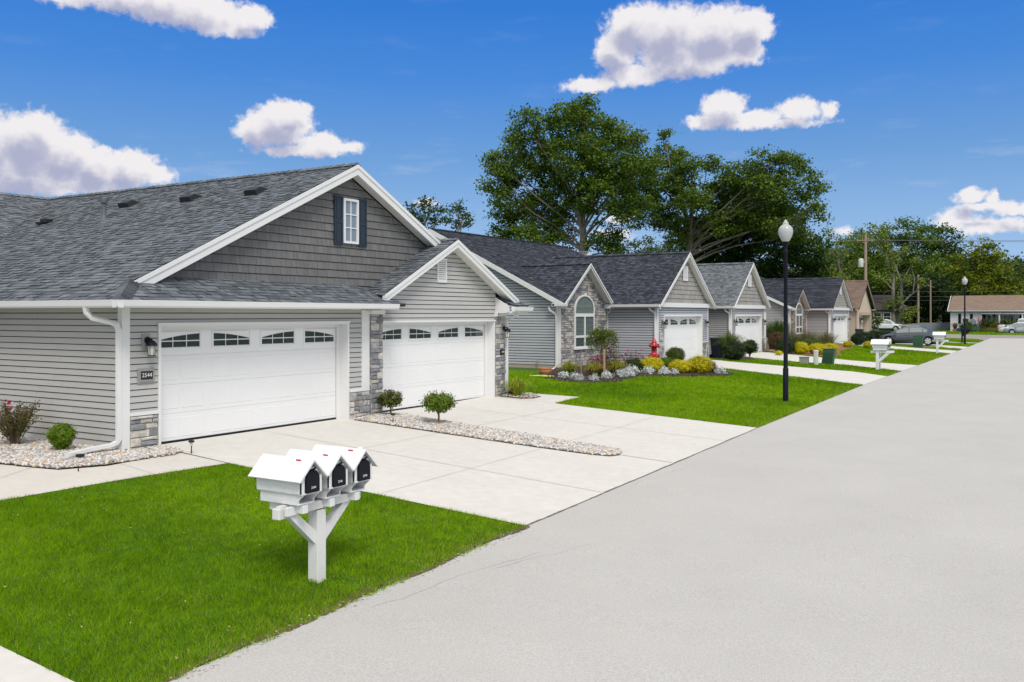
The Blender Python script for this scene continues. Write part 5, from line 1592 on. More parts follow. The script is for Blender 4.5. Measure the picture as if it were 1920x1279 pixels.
# terracotta pot, hose
x, y = -16.6, 29.55
rt = thing('terracotta_pot', 'wide terracotta pot standing by the foundation of the second house', 'pot', (x, y, T(x, y) + .01))
mb = MB(); mb.lathe([(.15, 0), (.22, .10), (.245, .18), (.23, .225), (.255, .235), (.255, .27), (.22, .27), (.20, .2), (0, .18)], n=24); obj('bowl', mb, M['terracotta'], rt)
mb = MB(); r2 = random.Random(4); pts = []
for k in range(90):
    a = k * .42; r_ = .13 + .14 * (k % 17) / 17
    pts.append((-16.45 + math.cos(a) * r_ * 1.9 + .004 * k, 28.75 + math.sin(a) * r_ * 1.1, T(-16.4, 28.8) + .045 + .006 * math.sin(k * 1.7)))
mb.tube(pts, .012, 6)
tag(obj('garden_hose', mb, M['hose']), 'lime green garden hose coiled on the grass beside the terracotta pot', 'hose')

# ---- bushes near house 3 and 4
hb = 'bushes beside the driveways'
bush('round_shrub', 'broad dark green round shrub at the corner of the second house garage', 'shrub', -14.0, 43.9, .56, .45, 2400, .055, (.015, .035, .012), (.055, .085, .025), 80, cz=.45, lump=.06)
blades('ornamental_grass', 'arching bright green ornamental grass between two round shrubs', 'grass clump', -14.7, 45.4, .95, 1.5, 900, .022, (.05, .10, .01), (.16, .24, .03), 81, curve=.9, spread=.25)
bush('round_shrub', 'smaller dark round shrub right of the arching grass, on a short trunk', 'shrub', -14.0, 46.6, .38, .34, 1500, .055, (.015, .035, .012), (.055, .085, .025), 82, cz=.56, lump=.06)
blades('ornamental_grass', 'tall dense green grass clump at the left wall of the fourth house', 'grass clump', -15.9, 58.9, 1.1, 2.0, 1000, .028, (.04, .09, .012), (.11, .19, .03), 83, curve=.4, spread=.5)
bush('round_shrub', 'dark green shrub in front of the tall grass, right of the third garage door', 'shrub', -13.8, 52.9, .50, .42, 1600, .06, (.015, .04, .012), (.06, .10, .03), 84, cz=.42)
bush('bronze_shrub', 'reddish brown shrub behind the dark one right of the third garage door', 'shrub', -14.6, 53.9, .5, .45, 900, .06, (.10, .06, .03), (.17, .11, .05), 85, cz=.7)
for i, (x, y, r, h, lb, gr) in enumerate([(-13.1, 53.4, .47, .66, 'golden yellow shrub left of the near lamp post far behind it', .2), (-12.3, 54.1, .50, .62, 'golden yellow shrub behind the white utility pedestal', .2), (-11.9, 55.6, .46, .60, 'golden yellow shrub behind the green utility box', .2), (-13.6, 50.7, .18, .2, 'tiny golden plant at the driveway edge of the third house', .2), (-12.87, 65.6, .32, .42, 'small golden shrub at the right end of the fourth house bed', .3), (-11.6, 65.9, .30, .46, 'golden shrub just behind the paired white mailboxes', .25)]):
    yellow_bush(lb, x, y, r, h, 90 + i, gr)
for i, (x, y, r, h, n, lb) in enumerate([(-15.2, 58.2, 1.0, 1.35, 520, 'feathery tan grass clump under the arched window of the fourth house'), (-14.4, 60.2, 1.05, 1.3, 520, 'feathery brownish grass clump in the middle of the fourth house bed'), (-13.3, 60.9, .95, 1.25, 520, 'rounded brown feathery grass clump nearest the fourth garage door')]):
    blades('feather_grass', lb, 'grass clump', x, y, r, h, n, .020, (.12, .12, .05), (.30, .24, .13), 100 + i, (.10, .15, .04), .35, curve=.5, spread=.4, group='feathery grass clumps in front of the fourth house')
bush('green_shrub', 'olive shrub below the feathery grasses', 'shrub', -13.6, 58.0, .8, .38, 1300, .07, (.05, .09, .015), (.14, .18, .03), 104, stems=False)
bush('green_shrub', 'dark mixed shrub behind the near lamp post pole', 'shrub', -14.2, 56.0, .6, .42, 1200, .06, (.03, .06, .015), (.12, .15, .03), 105, stems=False)
# clipped hedge pieces and bin at the tan house
bush('clipped_shrub', 'dark clipped round shrub left of the hedge', 'shrub', -13.2, 70.9, .48, .42, 1500, .06, (.012, .03, .012), (.04, .07, .022), 110, lump=.04)
bush('hedge', 'dark clipped square hedge block by the tan house', 'hedge', -13.3, 75.2, .55, .42, 1600, .06, (.012, .03, .012), (.04, .07, .022), 111, square=True, lump=.03, ry=.6)
bush('hedge', 'long dark clipped hedge behind the nose of the charcoal sedan', 'hedge', -13.1, 80.8, .9, .42, 2200, .07, (.012, .03, .012), (.035, .065, .022), 112, square=True, lump=.03, ry=.8)
x, y = -14.5, 74.6
# ------------------------------------------------------------------ trees
def tree(name, label, x, y, trunk, lobes, per, leaf, a, b, seed, bark='bark', extra=None, p=0, fork=.45, depth=2.5, group=None, clump=.6, trunk_r=.4, lpc=60, lean=0, base=None, limb=.27):
    """lobes: (x, z, r) in the plane of the tree; foliage gathered in clumps round them"""
    rs = np.random.RandomState(seed); r2 = random.Random(seed)
    z0 = T(x, y)
    rt = thing(name, label, 'tree', (x, y, z0), group=group)
    d = Vector((x, y, 0)).normalized()
    side = Vector((-1, 0, 0))
    mb = MB()
    th = trunk
    top = max(l[1] for l in lobes)
    mid = (lean, 0, th)
    mb.tube([(0, 0, -.3), (lean * .2, 0, th * .3), (lean * .6, 0, th * .7), mid], [trunk_r * 1.25, trunk_r, trunk_r * .9, trunk_r * .75], 9)
    topz = top - z0
    leader = [mid, (lean + r2.uniform(-.5, .5), 0, th + (topz - th) * .35), (lean + r2.uniform(-.6, .6), .3, th + (topz - th) * .62), (lean + r2.uniform(-.4, .8), 0, th + (topz - th) * .85)]
    if topz > th * 1.2: mb.tube(leader, [trunk_r * .75, trunk_r * .5, trunk_r * .3, trunk_r * .1], 8)
    CL, DD, TT = [], [], []
    for (lx, lz, lr) in lobes:
        dd = r2.uniform(-depth, depth)
        c = Vector((lx - x + d.x * dd, d.y * dd, lz - z0))
        zl_ = lz - z0
        s = Vector((lean * .6, 0, th * .7)).lerp(Vector(leader[-1]), min(.95, max(0.0, (zl_ - th * .8) / (topz - th * .5) * r2.uniform(.35, .8))))
        m1 = s.lerp(c, .5) + Vector((r2.uniform(-.6, .6), r2.uniform(-.6, .6), r2.uniform(-.2, .8)))
        e = (c - s).length
        rr_ = trunk_r * limb * (.7 + .5 * r2.random())
        mb.tube([s, s.lerp(m1, .5) + Vector((0, 0, .2)), m1, m1.lerp(c, .6), c + Vector((0, 0, lr * .4))], [rr_, rr_ * .8, rr_ * .6, rr_ * .4, rr_ * .18], 6)
        nc = max(4, int(per * lr * lr))
        q = rs.normal(size=(nc, 3)); q /= np.linalg.norm(q, axis=1)[:, None]
        rad = (.35 + .72 * rs.rand(nc, 1) ** .6)
        C = q * rad * lr * np.array([1.0, 1.0, .85]) + np.array(c)
        CL.append(C); DD.append(q); TT.append(np.clip(rs.rand(nc) * .7 + rs.rand() * .3, 0, 1))
        for i in range(0, nc, 4):
            t = C[i]
            k = m1.lerp(c, r2.uniform(.3, 1))
            mm = k.lerp(Vector(t), .5) + Vector((r2.uniform(-.2, .2), r2.uniform(-.2, .2), r2.uniform(0, .3)))
            mb.tube([k, mm, t], [rr_ * .28, rr_ * .2, rr_ * .07], 4, caps=False)
    obj('trunk', mb, M[bark], rt)
    C = np.concatenate(CL); D = np.concatenate(DD); Tn_ = np.concatenate(TT)
    n = len(C) * lpc
    CC = np.repeat(C, lpc, axis=0) + rs.normal(0, 1, (n, 3)) * np.array([clump, clump, clump * .62]) * rs.uniform(.5, 1.0, (n, 1))
    c = cols(n, rs, a, b, extra, p, np.repeat(Tn_[:, None], lpc, axis=0))
    leaves('crown', CC, leaf * rs.uniform(.65, 1.3, n), c, M['leaf'], rt, seed, up=.5, aspect=.7)
    return rt
OA, OB = (.045, .105, .014), (.175, .270, .030)
T1 = [(-32.2, 13.6, 1.7), (-30.6, 11.9, 1.5), (-43.0, 15.4, 1.9), (-38.9, 14.6, 2.0), (-35.3, 14.6, 2.0), (-35.99, 19.6, 1.6), (-37.84, 18.9, 2.1), (-34.2, 18.3, 2.0), (-41.67, 19.2, 1.7), (-43.66, 18.0, 1.5), (-40.55, 16.6, 2.3), (-36.77, 16.3, 2.4), (-33.17, 15.9, 2.3), (-31.4, 17.3, 1.4), (-45.0, 14.76, 1.6), (-43.3, 12.67, 2.1), (-40.55, 11.8, 2.3), (-37.3, 12.9, 2.2), (-34.19, 12.7, 2.2), (-43.6, 10.25, 1.6), (-38.2, 9.7, 1.7), (-34.3, 9.2, 1.5), (-30.95, 14.4, 1.6), (-45.4, 16.79, 1.1), (-41.11, 9.2, 1.5), (-33.0, 7.8, 1.2), (-39.8, 7.6, 1.2), (-44.5, 8.3, 1.1), (-32.3, 11.6, 1.3), (-36, 6.8, 1.0)]
tree('oak_tree', 'tallest broad oak with a thick bare trunk rising behind the second house', -36.0, 71, 8.6, T1, 9.0, .25, OA, OB, 201, depth=2.5, clump=.50, trunk_r=.46, lpc=78, extra=(.19, .21, .03), p=.05)
T2 = [(-29.2, 15.9, 1.2), (-30.2, 17.0, .9), (-31.0, 13.2, 1.7), (-28.5, 12.5, 1.6), (-25.2, 13.6, 1.6), (-22.4, 13.5, 1.6), (-30.8, 11.0, 1.4), (-27, 10.6, 1.6), (-24, 10.8, 1.7), (-21, 10.4, 1.6), (-32.93, 15.19, 1.8), (-31.11, 16.8, 1.3), (-29.57, 14.3, 1.7), (-27.08, 16.0, 1.1), (-24.66, 14.5, 1.5), (-21.86, 15.1, 1.7), (-19.61, 15.0, 1.3), (-18.6, 13.1, 1.3), (-26.59, 12.8, 1.6), (-23.72, 12.3, 1.9), (-20.95, 12.42, 1.9), (-32.15, 11.9, 1.4), (-29.8, 9.8, 1.4), (-33.73, 13.1, 1.4), (-18.3, 10.91, 1.1), (-28.07, 10.9, 1.3), (-31.3, 18.3, .6), (-19.17, 9.15, 1.1), (-34.6, 11.4, 1.2), (-22.3, 10.3, 1.3), (-25.5, 10.2, 1.3)]
k2 = 90 / 78
T2 = [(a * k2, 2.42 + (b - 2.42) * k2, c * k2) for a, b, c in T2]
tree('oak_tree', 'wide spreading oak with open crown and pale limbs behind the third house', -33.4, 90, 9.0, T2, 8.6, .27, OA, OB, 202, depth=2.5, clump=.50, trunk_r=.44, lpc=70, extra=(.19, .19, .04), p=.06, limb=.26)
T3 = [(-25.79, 10.2, 2.3), (-23.37, 9.6, 2.4), (-26.77, 8.0, 2.4), (-24.33, 6.9, 2.6), (-21.49, 7.8, 2.3), (-19.9, 8.6, 1.8), (-19.7, 6.4, 2.0), (-28.0, 6.6, 2.1), (-21.96, 5.4, 1.9), (-29.6, 6.9, 1.6), (-26, 4.6, 2.2), (-23, 4.2, 2.2), (-20, 4.4, 1.8), (-18.6, 5.8, 1.3)]
k3 = 95 / 80
T3 = [(a * k3, 2.42 + (b - 2.42) * k3, c * k3) for a, b, c in T3 + [(-27.5, 9.4, 1.8), (-22, 10.6, 1.9), (-18.4, 7.6, 1.5), (-25, 11.8, 1.8), (-20.6, 10.8, 1.7), (-28.6, 8.6, 1.6)]]
tree('dense_tree', 'dense dark green tree mass behind the lamp post globe', -28.8, 95, 5.0, T3, 4.6, .36, (.018, .050, .010), (.070, .135, .022), 203, depth=2.0, clump=.6, trunk_r=.3, lpc=60)
small = 'small trees on the skyline'
tree('small_tree', 'left of two small open trees on the skyline above the near gable', -45.1, 60, 8.6, [(-45.9, 10.6, 1.0), (-44.4, 11.1, 1.1), (-46.7, 10.9, .8), (-43.6, 10.6, .8), (-45.1, 11.7, .7), (-44.9, 9.8, .9)], 14, .22, (.04, .08, .03), (.11, .17, .05), 210, depth=.6, clump=.28, trunk_r=.16, lpc=22, group=small, limb=.5)
tree('small_tree', 'right of two small open trees on the skyline above the near gable', -41.8, 60, 8.2, [(-41.9, 10.6, .9), (-42.5, 9.8, .8), (-41.2, 9.9, .8), (-41.6, 11.1, .6)], 16, .22, (.04, .08, .03), (.11, .17, .05), 211, depth=.5, clump=.26, trunk_r=.13, lpc=22, group=small, limb=.5)
tree('far_tree', 'loose pale green trees far behind the second house ridge', -54, 130, 8, [(-58.0, 12.2, 1.9), (-54.9, 12.3, 2.1), (-51.8, 12.2, 2.0), (-49.3, 11.8, 2.0), (-60.5, 11.2, 1.6), (-56, 10, 2.2), (-52, 9.8, 2.2)], 3.5, .42, (.05, .09, .03), (.13, .19, .06), 212, depth=1, clump=.7, lpc=45)
YA, YB = (.08, .14, .012), (.28, .34, .03)
tree('sparse_tree', 'thin airy light green tree on the skyline right of the lamp globe', -27.4, 135, 7.5, [(-29.41, 14.3, 1.2), (-28.1, 13.2, 1.1), (-29.78, 11.4, 1.5), (-27.2, 10.75, 1.8), (-25.75, 12.6, 1.3), (-28.67, 8.5, 1.8), (-25.39, 9.18, 1.6), (-24.5, 13.5, .9)], 3.0, .34, YA, (.22, .27, .05), 213, 'bark_pale', depth=1.2, clump=.6, trunk_r=.2, lpc=30)
tree('broad_tree', 'mid green broad tree behind the tall utility pole', -27.5, 150, 6, [(-27.4, 13.9, 2.1), (-25.44, 14.6, 2.0), (-28.61, 11.62, 2.4), (-25.44, 11.51, 2.8), (-27.0, 8.23, 2.8), (-31.0, 9.6, 2.8), (-29.4, 6.59, 2.5), (-24.5, 8, 2.6), (-33, 7, 2.2)], 3.6, .40, (.05, .11, .012), (.18, .28, .03), 214, depth=1.5, clump=.75, lpc=48, extra=YB, p=.15)
tree('broad_tree', 'tall green tree behind the forked bare trunks', -23.5, 165, 6, [(-25.43, 15.8, 2.2), (-22.9, 16.4, 2.3), (-24.59, 13.2, 3.0), (-21.26, 13.7, 2.8), (-26.28, 9.64, 3.1), (-22.9, 9.56, 3.5), (-19.5, 15.2, 2.0), (-20, 10, 3.0)], 3.2, .42, (.045, .10, .012), (.15, .25, .03), 215, depth=1.5, clump=.8, lpc=48)
tree('broad_tree', 'dark green tree between the short poles and the golden oak', -18.5, 170, 6, [(-20.2, 15.5, 2.5), (-17.4, 15.8, 2.3), (-18.56, 13.1, 3.0), (-16.0, 13.8, 2.0), (-19.4, 9.67, 3.5), (-16.9, 7.5, 3.1), (-21.0, 6.04, 3.1), (-14.5, 11, 2)], 3.2, .42, (.03, .075, .012), (.11, .19, .025), 216, depth=1.5, clump=.8, lpc=48)
tree('oak_tree', 'yellow green oak standing behind the white house', -11.4, 160, 5.5, [(-11.36, 12.3, 2.2), (-9.15, 10.69, 2.1), (-12.86, 9.96, 2.4), (-10.62, 8.23, 3.0), (-7.69, 7.34, 2.1), (-14.38, 7.46, 2.3), (-8.41, 5.28, 2.4), (-12.11, 5.32, 2.8), (-15.2, 10.03, 1.7), (-9.88, 12.9, 1.2), (-6.4, 5.6, 1.6)], 3.8, .40, (.075, .13, .010), (.30, .34, .02), 217, depth=1.2, clump=.7, trunk_r=.35, lpc=50)
tree('broad_tree', 'dark tree at the right edge of the picture', -6.5, 190, 5, [(-7.0, 9.9, 2.5), (-5.6, 7.23, 2.9), (-7.84, 12.0, .9), (-7.84, 5.3, 2.4), (-3, 9, 3), (-4.5, 5, 3)], 3, .45, (.03, .07, .02), (.09, .15, .03), 218, depth=1, clump=.8, lpc=45)
tree('understory_tree', 'dark trees low behind the utility poles', -21.5, 155, 2.5, [(-25.49, 4.3, 2.6), (-22.31, 3.4, 2.5), (-19.59, 3.7, 2.5), (-16.9, 3.7, 2.5), (-26.29, 6.67, 2.5), (-21.53, 6.4, 2.9), (-18, 6.6, 2.4), (-14.6, 4.5, 2.2), (-29, 4.5, 2.5), (-32, 5, 2.5), (-35, 4.6, 2.6)], 3.6, .45, (.010, .026, .010), (.035, .07, .018), 219, depth=1, clump=.8, lpc=48)
tree('round_tree', 'small pale round tree between the dense tree and the sparse one', -22.6, 95, 3.4, [(-22.7, 6.1, .85), (-23.3, 5.9, .6), (-22.1, 5.8, .6)], 14, .20, (.07, .13, .03), (.16, .24, .07), 220, depth=.3, clump=.28, trunk_r=.12, lpc=40)
tree('yellow_tree', 'bright yellow green tree low right of the small round tree', -23.3, 110, 4.4, [(-23.4, 6.7, 1.3), (-24.2, 7.5, 1.1), (-22.2, 6.3, 1.1), (-25, 6.3, 1.0)], 6, .26, (.07, .12, .01), (.24, .30, .03), 221, depth=.6, clump=.42, trunk_r=.15, lpc=40)
tree('young_tree', 'rounded yellow green tree half hiding the parked white car', -17.05, 100, 1.0, [(-17.0, 1.75, .85), (-17.2, 2.4, .6), (-16.7, 1.3, .7)], 16, .16, (.05, .09, .01), (.15, .19, .03), 222, depth=.3, clump=.22, trunk_r=.08, lpc=50)
# far backdrop woods, one soft mass
def wood(label, xs0, xs1, y0, y1, n, h0, h1, seed):
    rs = np.random.RandomState(seed)
    C = np.stack([rs.uniform(xs0, xs1, n), rs.uniform(y0, y1, n), np.zeros(n)], 1)
    C[:, 2] = rs.rand(n) ** .8 * (h0 + (h1 - h0) * vnoise(C[:, :2], .09, seed))
    k = 36
    CC = np.repeat(C, k, axis=0) + rs.normal(0, 1.0, (n * k, 3)) * .95
    CC[:, 2] = np.maximum(CC[:, 2], .2)
    c = cols(n * k, rs, (.022, .05, .012), (.08, .13, .03), None, 0, np.repeat(rs.rand(n, 1), k, axis=0))
    o = leaves('far_wood', CC, .8 * rs.uniform(.7, 1.3, n * k), c, M['leaf'], None, seed)
    struct(o, 'stuff', label)
wood('far belt of dark woods behind the poles and houses on the right', -62, 30, 190, 225, 3400, 9, 15, 301)
wood('far belt of woods behind the houses on the left', -150, -58, 140, 175, 1300, 4, 8, 302)
tree('broad_tree', 'olive green tree filling the skyline between the sparse tree and the tall pole', -34, 160, 6, [(-34, 12.5, 2.6), (-31, 13.6, 2.4), (-36.5, 11, 2.4), (-32, 9.5, 3), (-36, 7.6, 3), (-29, 11.5, 2.4)], 3.6, .42, (.05, .10, .012), (.17, .25, .03), 224, depth=1.2, clump=.8, lpc=45)
tree('broad_tree', 'dark green tree between the golden oak and the right edge', -7.5, 178, 5, [(-8.5, 9.5, 2.4), (-6.0, 9.0, 2.5), (-9, 6, 2.6), (-5, 5.5, 2.8), (-3, 8, 2.8)], 3.4, .45, (.04, .08, .015), (.13, .19, .03), 225, depth=1, clump=.8, lpc=45)
# bare forked tree with few leaves
rt = thing('bare_tree', 'pale bare tree with two forked trunks in front of the dark woods', 'tree', (-20.8, 140, .2))
mb = MB()
def bp(*p): return [Vector((a + 20.8, 0 + (i % 3) * .2, b - .2)) for i, (a, b) in enumerate(p)]
mb.tube(bp((-21.15, 0), (-21.25, 4), (-21.29, 7.75)), [.30, .26, .20], 8)
mb.tube(bp((-21.29, 7.75), (-21.9, 9.4), (-22.3, 11.6), (-22.6, 13.5)), [.17, .13, .09, .03], 6)
mb.tube(bp((-21.29, 7.75), (-20.9, 9.3), (-20.0, 10.6), (-19.6, 12.2)), [.15, .11, .08, .03], 6)
mb.tube(bp((-20.36, 0), (-20.25, 4), (-20.15, 6.97), (-20.9, 9.2), (-21.3, 10.6)), [.26, .22, .17, .11, .04], 8)
mb.tube(bp((-20.25, 3.8), (-18.9, 5.2), (-17.6, 6.2), (-16.65, 6.53), (-15.8, 6.2)), [.15, .12, .09, .06, .02], 6)
mb.tube(bp((-18.6, 5.5), (-18.4, 7.6), (-18.9, 9.1), (-18.2, 10.4)), [.08, .07, .05, .02], 5)
mb.tube(bp((-17.6, 6.2), (-17.3, 8.0), (-16.2, 8.8)), [.06, .04, .015], 5)
mb.tube(bp((-20.15, 6.9), (-19.4, 8.4), (-18.6, 9.98), (-17.6, 11)), [.10, .08, .05, .02], 5)
mb.tube(bp((-21.27, 6), (-22.6, 7.4), (-24, 7.9)), [.08, .05, .02], 5)
mb.tube(bp((-21.2, 3), (-22.2, 4.2), (-23.2, 4.4)), [.06, .04, .015], 5)
obj('trunk', mb, M['bark_pale'], rt)
rs = np.random.RandomState(230); C = []
for (a, b, r_) in [(-21.62, 3.9, .8), (-19.86, 2.38, .9), (-20.56, 4.65, .8), (-19.16, 2.23, .7), (-22.3, 12.4, .8), (-19.8, 11.5, .7), (-18.4, 10, .6), (-23.6, 7.7, .5), (-18.6, 3.0, .6), (-22.5, 13.5, .6), (-21, 11, .9), (-17.5, 7, .7), (-19.4, 7.4, .8), (-21.5, 8.8, .8), (-16.4, 9, .6)]:
    q = rs.normal(size=(240, 3)) * r_ * .6; C.append(q + np.array([a + 20.8, 0, b - .2]))
C = np.concatenate(C)
leaves('foliage', C, rs.uniform(.2, .4, len(C)), cols(len(C), rs, (.08, .13, .015), (.22, .28, .04)), M['leaf'], rt, 230)
# ------------------------------------------------------------------ mailboxes
def mailbox_unit(rt, y, num, x_off=0.0, zb=0.0, detail=True, flag=True):
    """one white wooden mailbox with gabled roof, front towards +X, centred on local y; returns the part"""
    P = M['white_paint']
    ov = 0.0
    mb = MB()
    w = .150
    zA, zE, zS, zL = 1.395, 1.20, 1.055, .93      # apex, eave, tier split, bottom
    x0, x1 = -.44, .235                              # back, front of body
    for s in (-1, 1):
        ys = sorted((y + s * w, y + s * (w - .018)))
        mb.box(x0, x1, ys[0], ys[1], zS, zE + .04)
        # lower tier with the ogee cut at the front
        yl = sorted((y + s * (w - .028), y + s * (w - .046)))
        prof = [(x0 + .03, zL), (.155, zL), (.150, zL + .025), (.158, zL + .05), (.185, zL + .075), (.215, zL + .10), (.222, zL + .125), (.222, zS + .01), (x0 + .03, zS + .01)]
        mb.prism(prof, 'y', yl[0], yl[1])
    mb.box(x0 + .03, .165, y - w + .04, y + w - .04, zL, zL + .018)          # shelf floor
    mb.box(x0, x1 - .02, y - w + .01, y + w - .01, zS - .012, zS + .012)      # floor of the box
    mb.prism([(y - w + .018, zS), (y + w - .018, zS), (y + w - .018, zE), (y, zA - .05), (y - w + .018, zE)], 'x', x0 + .005, x0 + .02)
    mb.prism([(y - w + .04, zL), (y + w - .04, zL), (y + w - .04, zS), (y - w + .04, zS)], 'x', x0 + .03, x0 + .045)
    # white front frame around the arched opening
    def arch(r, zsp, zc, n=10): return [(y + r * math.cos(math.pi * k / n), zsp + (zc - zsp) * math.sin(math.pi * k / n)) for k in range(n + 1)]
    o = arch(.118, 1.215, 1.335); i = arch(.100, 1.205, 1.31)
    for k in range(len(o) - 1): mb.prism([o[k], o[k + 1], i[k + 1], i[k]], 'x', x1 - .03, x1 - .005)
    mb.box(x1 - .03, x1 - .005, y + .100, y + .118, zS, 1.21); mb.box(x1 - .03, x1 - .005, y - .118, y - .100, zS, 1.21)
    mb.box(x1 - .03, x1 + .002, y - w, y - .115, zS - .005, zE + .02); mb.box(x1 - .03, x1 + .002, y + .115, y + w, zS - .005, zE + .02)
    mb.box(x1 - .03, x1 - .002, y - .118, y + .118, zS - .01, zS + .01)
    m_ = obj('mailbox', mb, P, rt, bevel=.003)
    # roof
    rb = MB(); t = .018
    hw = .208
    for s in (-1, 1):
        a = (y, zA); b = (y + s * hw, zE - .012)
        L_ = math.hypot(b[0] - a[0], b[1] - a[1]); nx, nz = (b[1] - a[1]) / L_ * s * -1, abs(b[0] - a[0]) / L_
        q = [(a[0], a[1]), (b[0], b[1]), (b[0] + nx * t * 1.0, b[1] + nz * t), (a[0], a[1] + t * 1.35)]
        rb.prism(q, 'x', -.50, .275)
    ro = obj('roof', rb, P, m_, bevel=.003)
    # black door with hood and latch
    db = MB()
    ds = [(y - .094, zS + .012), (y + .094, zS + .012)] + arch(.094, 1.205, 1.300)
    db.prism(ds, 'x', -.1, x1 + .012)
    dd = [(y - .098, zS + .008), (y + .098, zS + .008)] + arch(.098, 1.205, 1.304)
    db.prism(dd, 'x', x1 + .012, x1 + .020)
    db.box(x1 + .018, x1 + .036, y - .012, y + .012, 1.285, 1.325)
    db.lathe([(.011, 0), (.013, .012), (.0, .022)], (x1 + .035, y + .006, 1.325), 8, 0, True, 'x')
    db.box(x1 + .018, x1 + .026, y - .03, y + .03, 1.283, 1.292)
    dr = obj('door', db, M['black_metal'], m_, bevel=.002)
    if num and detail:
        t_ = text_mb(num, .036, lambda a, b, d: (x1 + .0215 + d, y + .005 + a, 1.115 + b), .0006)
        obj('digits', t_, M['number'], dr)
    # little white capped stub behind the ridge at the front, and the red flag edge in the roof slot
    cb = MB()
    cb.lathe([(.038, 1.30), (.038, 1.395), (.036, 1.41), (.026, 1.425), (.0, 1.432)], (.14, y + .05, 0), 16)
    obj('roof_cap', cb, P, m_)
    if flag:
        fb = MB(); fb.box(.035, .105, y - .034, y - .026, 1.355, 1.402)
        obj('flag', fb, M['red_flag'], m_)
    return m_

def mailbox_stand(label, x, y, rz, nums, post_ys, w=.07, group=None, detail=True, beam=None):
    rt = thing('mailbox_stand', label, 'mailboxes', (x, y, T(x, y)), rz, group)
    n = len(nums)
    ys = [(i - (n - 1) / 2) * .415 + (.09 if n == 3 else 0) for i in range(n)]
    for py in post_ys:
        mb = MB(); mb.box(-w, w, py - w, py + w, -.3, .80 if n == 3 else (.80 if n == 2 else 1.20)); obj('post', mb, M['post_paint'], rt, bevel=.006)
    mb = MB()
    b0, b1 = (ys[0] - .22, ys[-1] + .14) if n == 3 else (ys[0] - .30, ys[-1] + .16)
    mb.box(-.075, -.02, b0, b1, .80, .915)
    mb.box(.03, .075, b0 + .02, b1, .815, .91)
    obj('cross_beam', mb, M['post_paint'], rt, bevel=.005)
    for yb in ys:
        mb = MB(); mb.box(-.32, .18, yb - .075, yb + .0, .835, .925); obj('bearer', mb, M['white_paint'], rt, bevel=.004)
    py = post_ys[0]
    if n == 3:
        for s, ye in ((-1, ys[0] - .05), (1, ys[-1] - .10)):
            mb = MB()
            ww = .10
            q = [(py + s * .06, .42), (py + s * .06, .42 + ww * 1.5), (ye - s * ww * .3, .81), (ye + s * ww * 1.0, .81)]
            mb.prism(q, 'x', -.045, .045); obj('brace', mb, M['post_paint'], rt, bevel=.005)
    else:
        for k, pyy in enumerate(post_ys):
            mb = MB()
            mb.prism([(.07, .42), (.07, .56), (.28, .82), (.40, .82)], 'y', pyy - .035, pyy + .035); obj('brace', mb, M['post_paint'], rt, bevel=.005)
    if n == 3:
        # small peeling block hanging under the first box
        mb = MB(); mb.box(-.115, -.015, ys[0] - .235, ys[0] - .12, .775, .89); obj('end_block', mb, M['post_paint'], rt, bevel=.006)
    for yb, nm in zip(ys, nums): mailbox_unit(rt, yb, nm, detail=detail, flag=(n == 3))
    return rt
mailbox_stand('three white wooden mailboxes with black doors on one post in the near lawn', -7.10, 7.47, 0, ['2544', '2546', '2548'], [0.0])
def side_stand(label, x, y, n):
    rt = thing('mailbox_stand', label, 'mailboxes', (x, y, T(x, y)), 0)
    off = [i * .45 for i in range(n)]
    for k, o_ in enumerate(off):
        mb = MB(); mb.box(-.30, -.17, o_ - .065, o_ + .065, -.2, 1.30 if k == 0 else 1.0); obj('post', mb, M['white_paint'], rt, bevel=.006)
        mb = MB(); mb.box(-.52, .42, o_ - .045, o_ + .045, .80, .90); obj('arm', mb, M['white_paint'], rt, bevel=.005)
        mb = MB(); mb.prism([(-.18, .36), (-.18, .50), (.12, .80), (.26, .80)], 'y', o_ - .035, o_ + .035); obj('brace', mb, M['white_paint'], rt, bevel=.005)
        mailbox_unit(rt, o_, None, detail=False, flag=False)
    return rt
side_stand('pair of white wooden mailboxes on two posts at the street edge, seen from the side', -7.15, 44.25, 2)
side_stand('single white wooden mailbox in front of the boot of the charcoal sedan', -6.85, 64.2, 1)
# black mailbox
x, y = -7.25, 86.5
rt = thing('black_mailbox', 'black mailbox on a black post beside the far lamp post', 'mailbox', (x, y, T(x, y)))
mb = MB(); mb.box(-.42, -.30, -.06, .06, -.1, 1.1); mb.prism([(-.30, .55), (-.30, .95), (.25, .95), (.05, .80), (-.1, .6)], 'y', -.05, .05); obj('post', mb, M['black_metal'], rt)
mb = MB(); prof = [(-.11, .95), (.11, .95), (.11, 1.10)] + [(.11 * math.cos(a), 1.10 + .11 * math.sin(a)) for a in [k * math.pi / 8 for k in range(1, 8)]] + [(-.11, 1.10)]
mb.prism([(a, b) for a, b in prof], 'x', -.35, .30); obj('box', mb, M['black_metal'], rt)
x, y = -12.4, 91
rt = thing('brown_mailbox_stand', 'grey brown double mailbox stand beyond the charcoal sedan roof', 'mailboxes', (x, y, T(x, y)))
mb = MB(); mb.box(-.35, -.25, -.05, .05, 0, .8); mb.box(.25, .35, -.05, .05, 0, .8); obj('post', mb, M['pole_wood'], rt)
mb = MB(); mb.box(-.9, .9, -.3, .3, 1.18, 1.3); mb.box(-.7, .7, -.2, .2, .8, 1.18); obj('shelf_roof', mb, M['stucco_trim'], rt)
for k in (-.3, .12):
    mb = MB(); mb.box(k, k + .26, -.33, -.2, .82, 1.08); obj('mailbox', mb, M['trim_black'], rt)

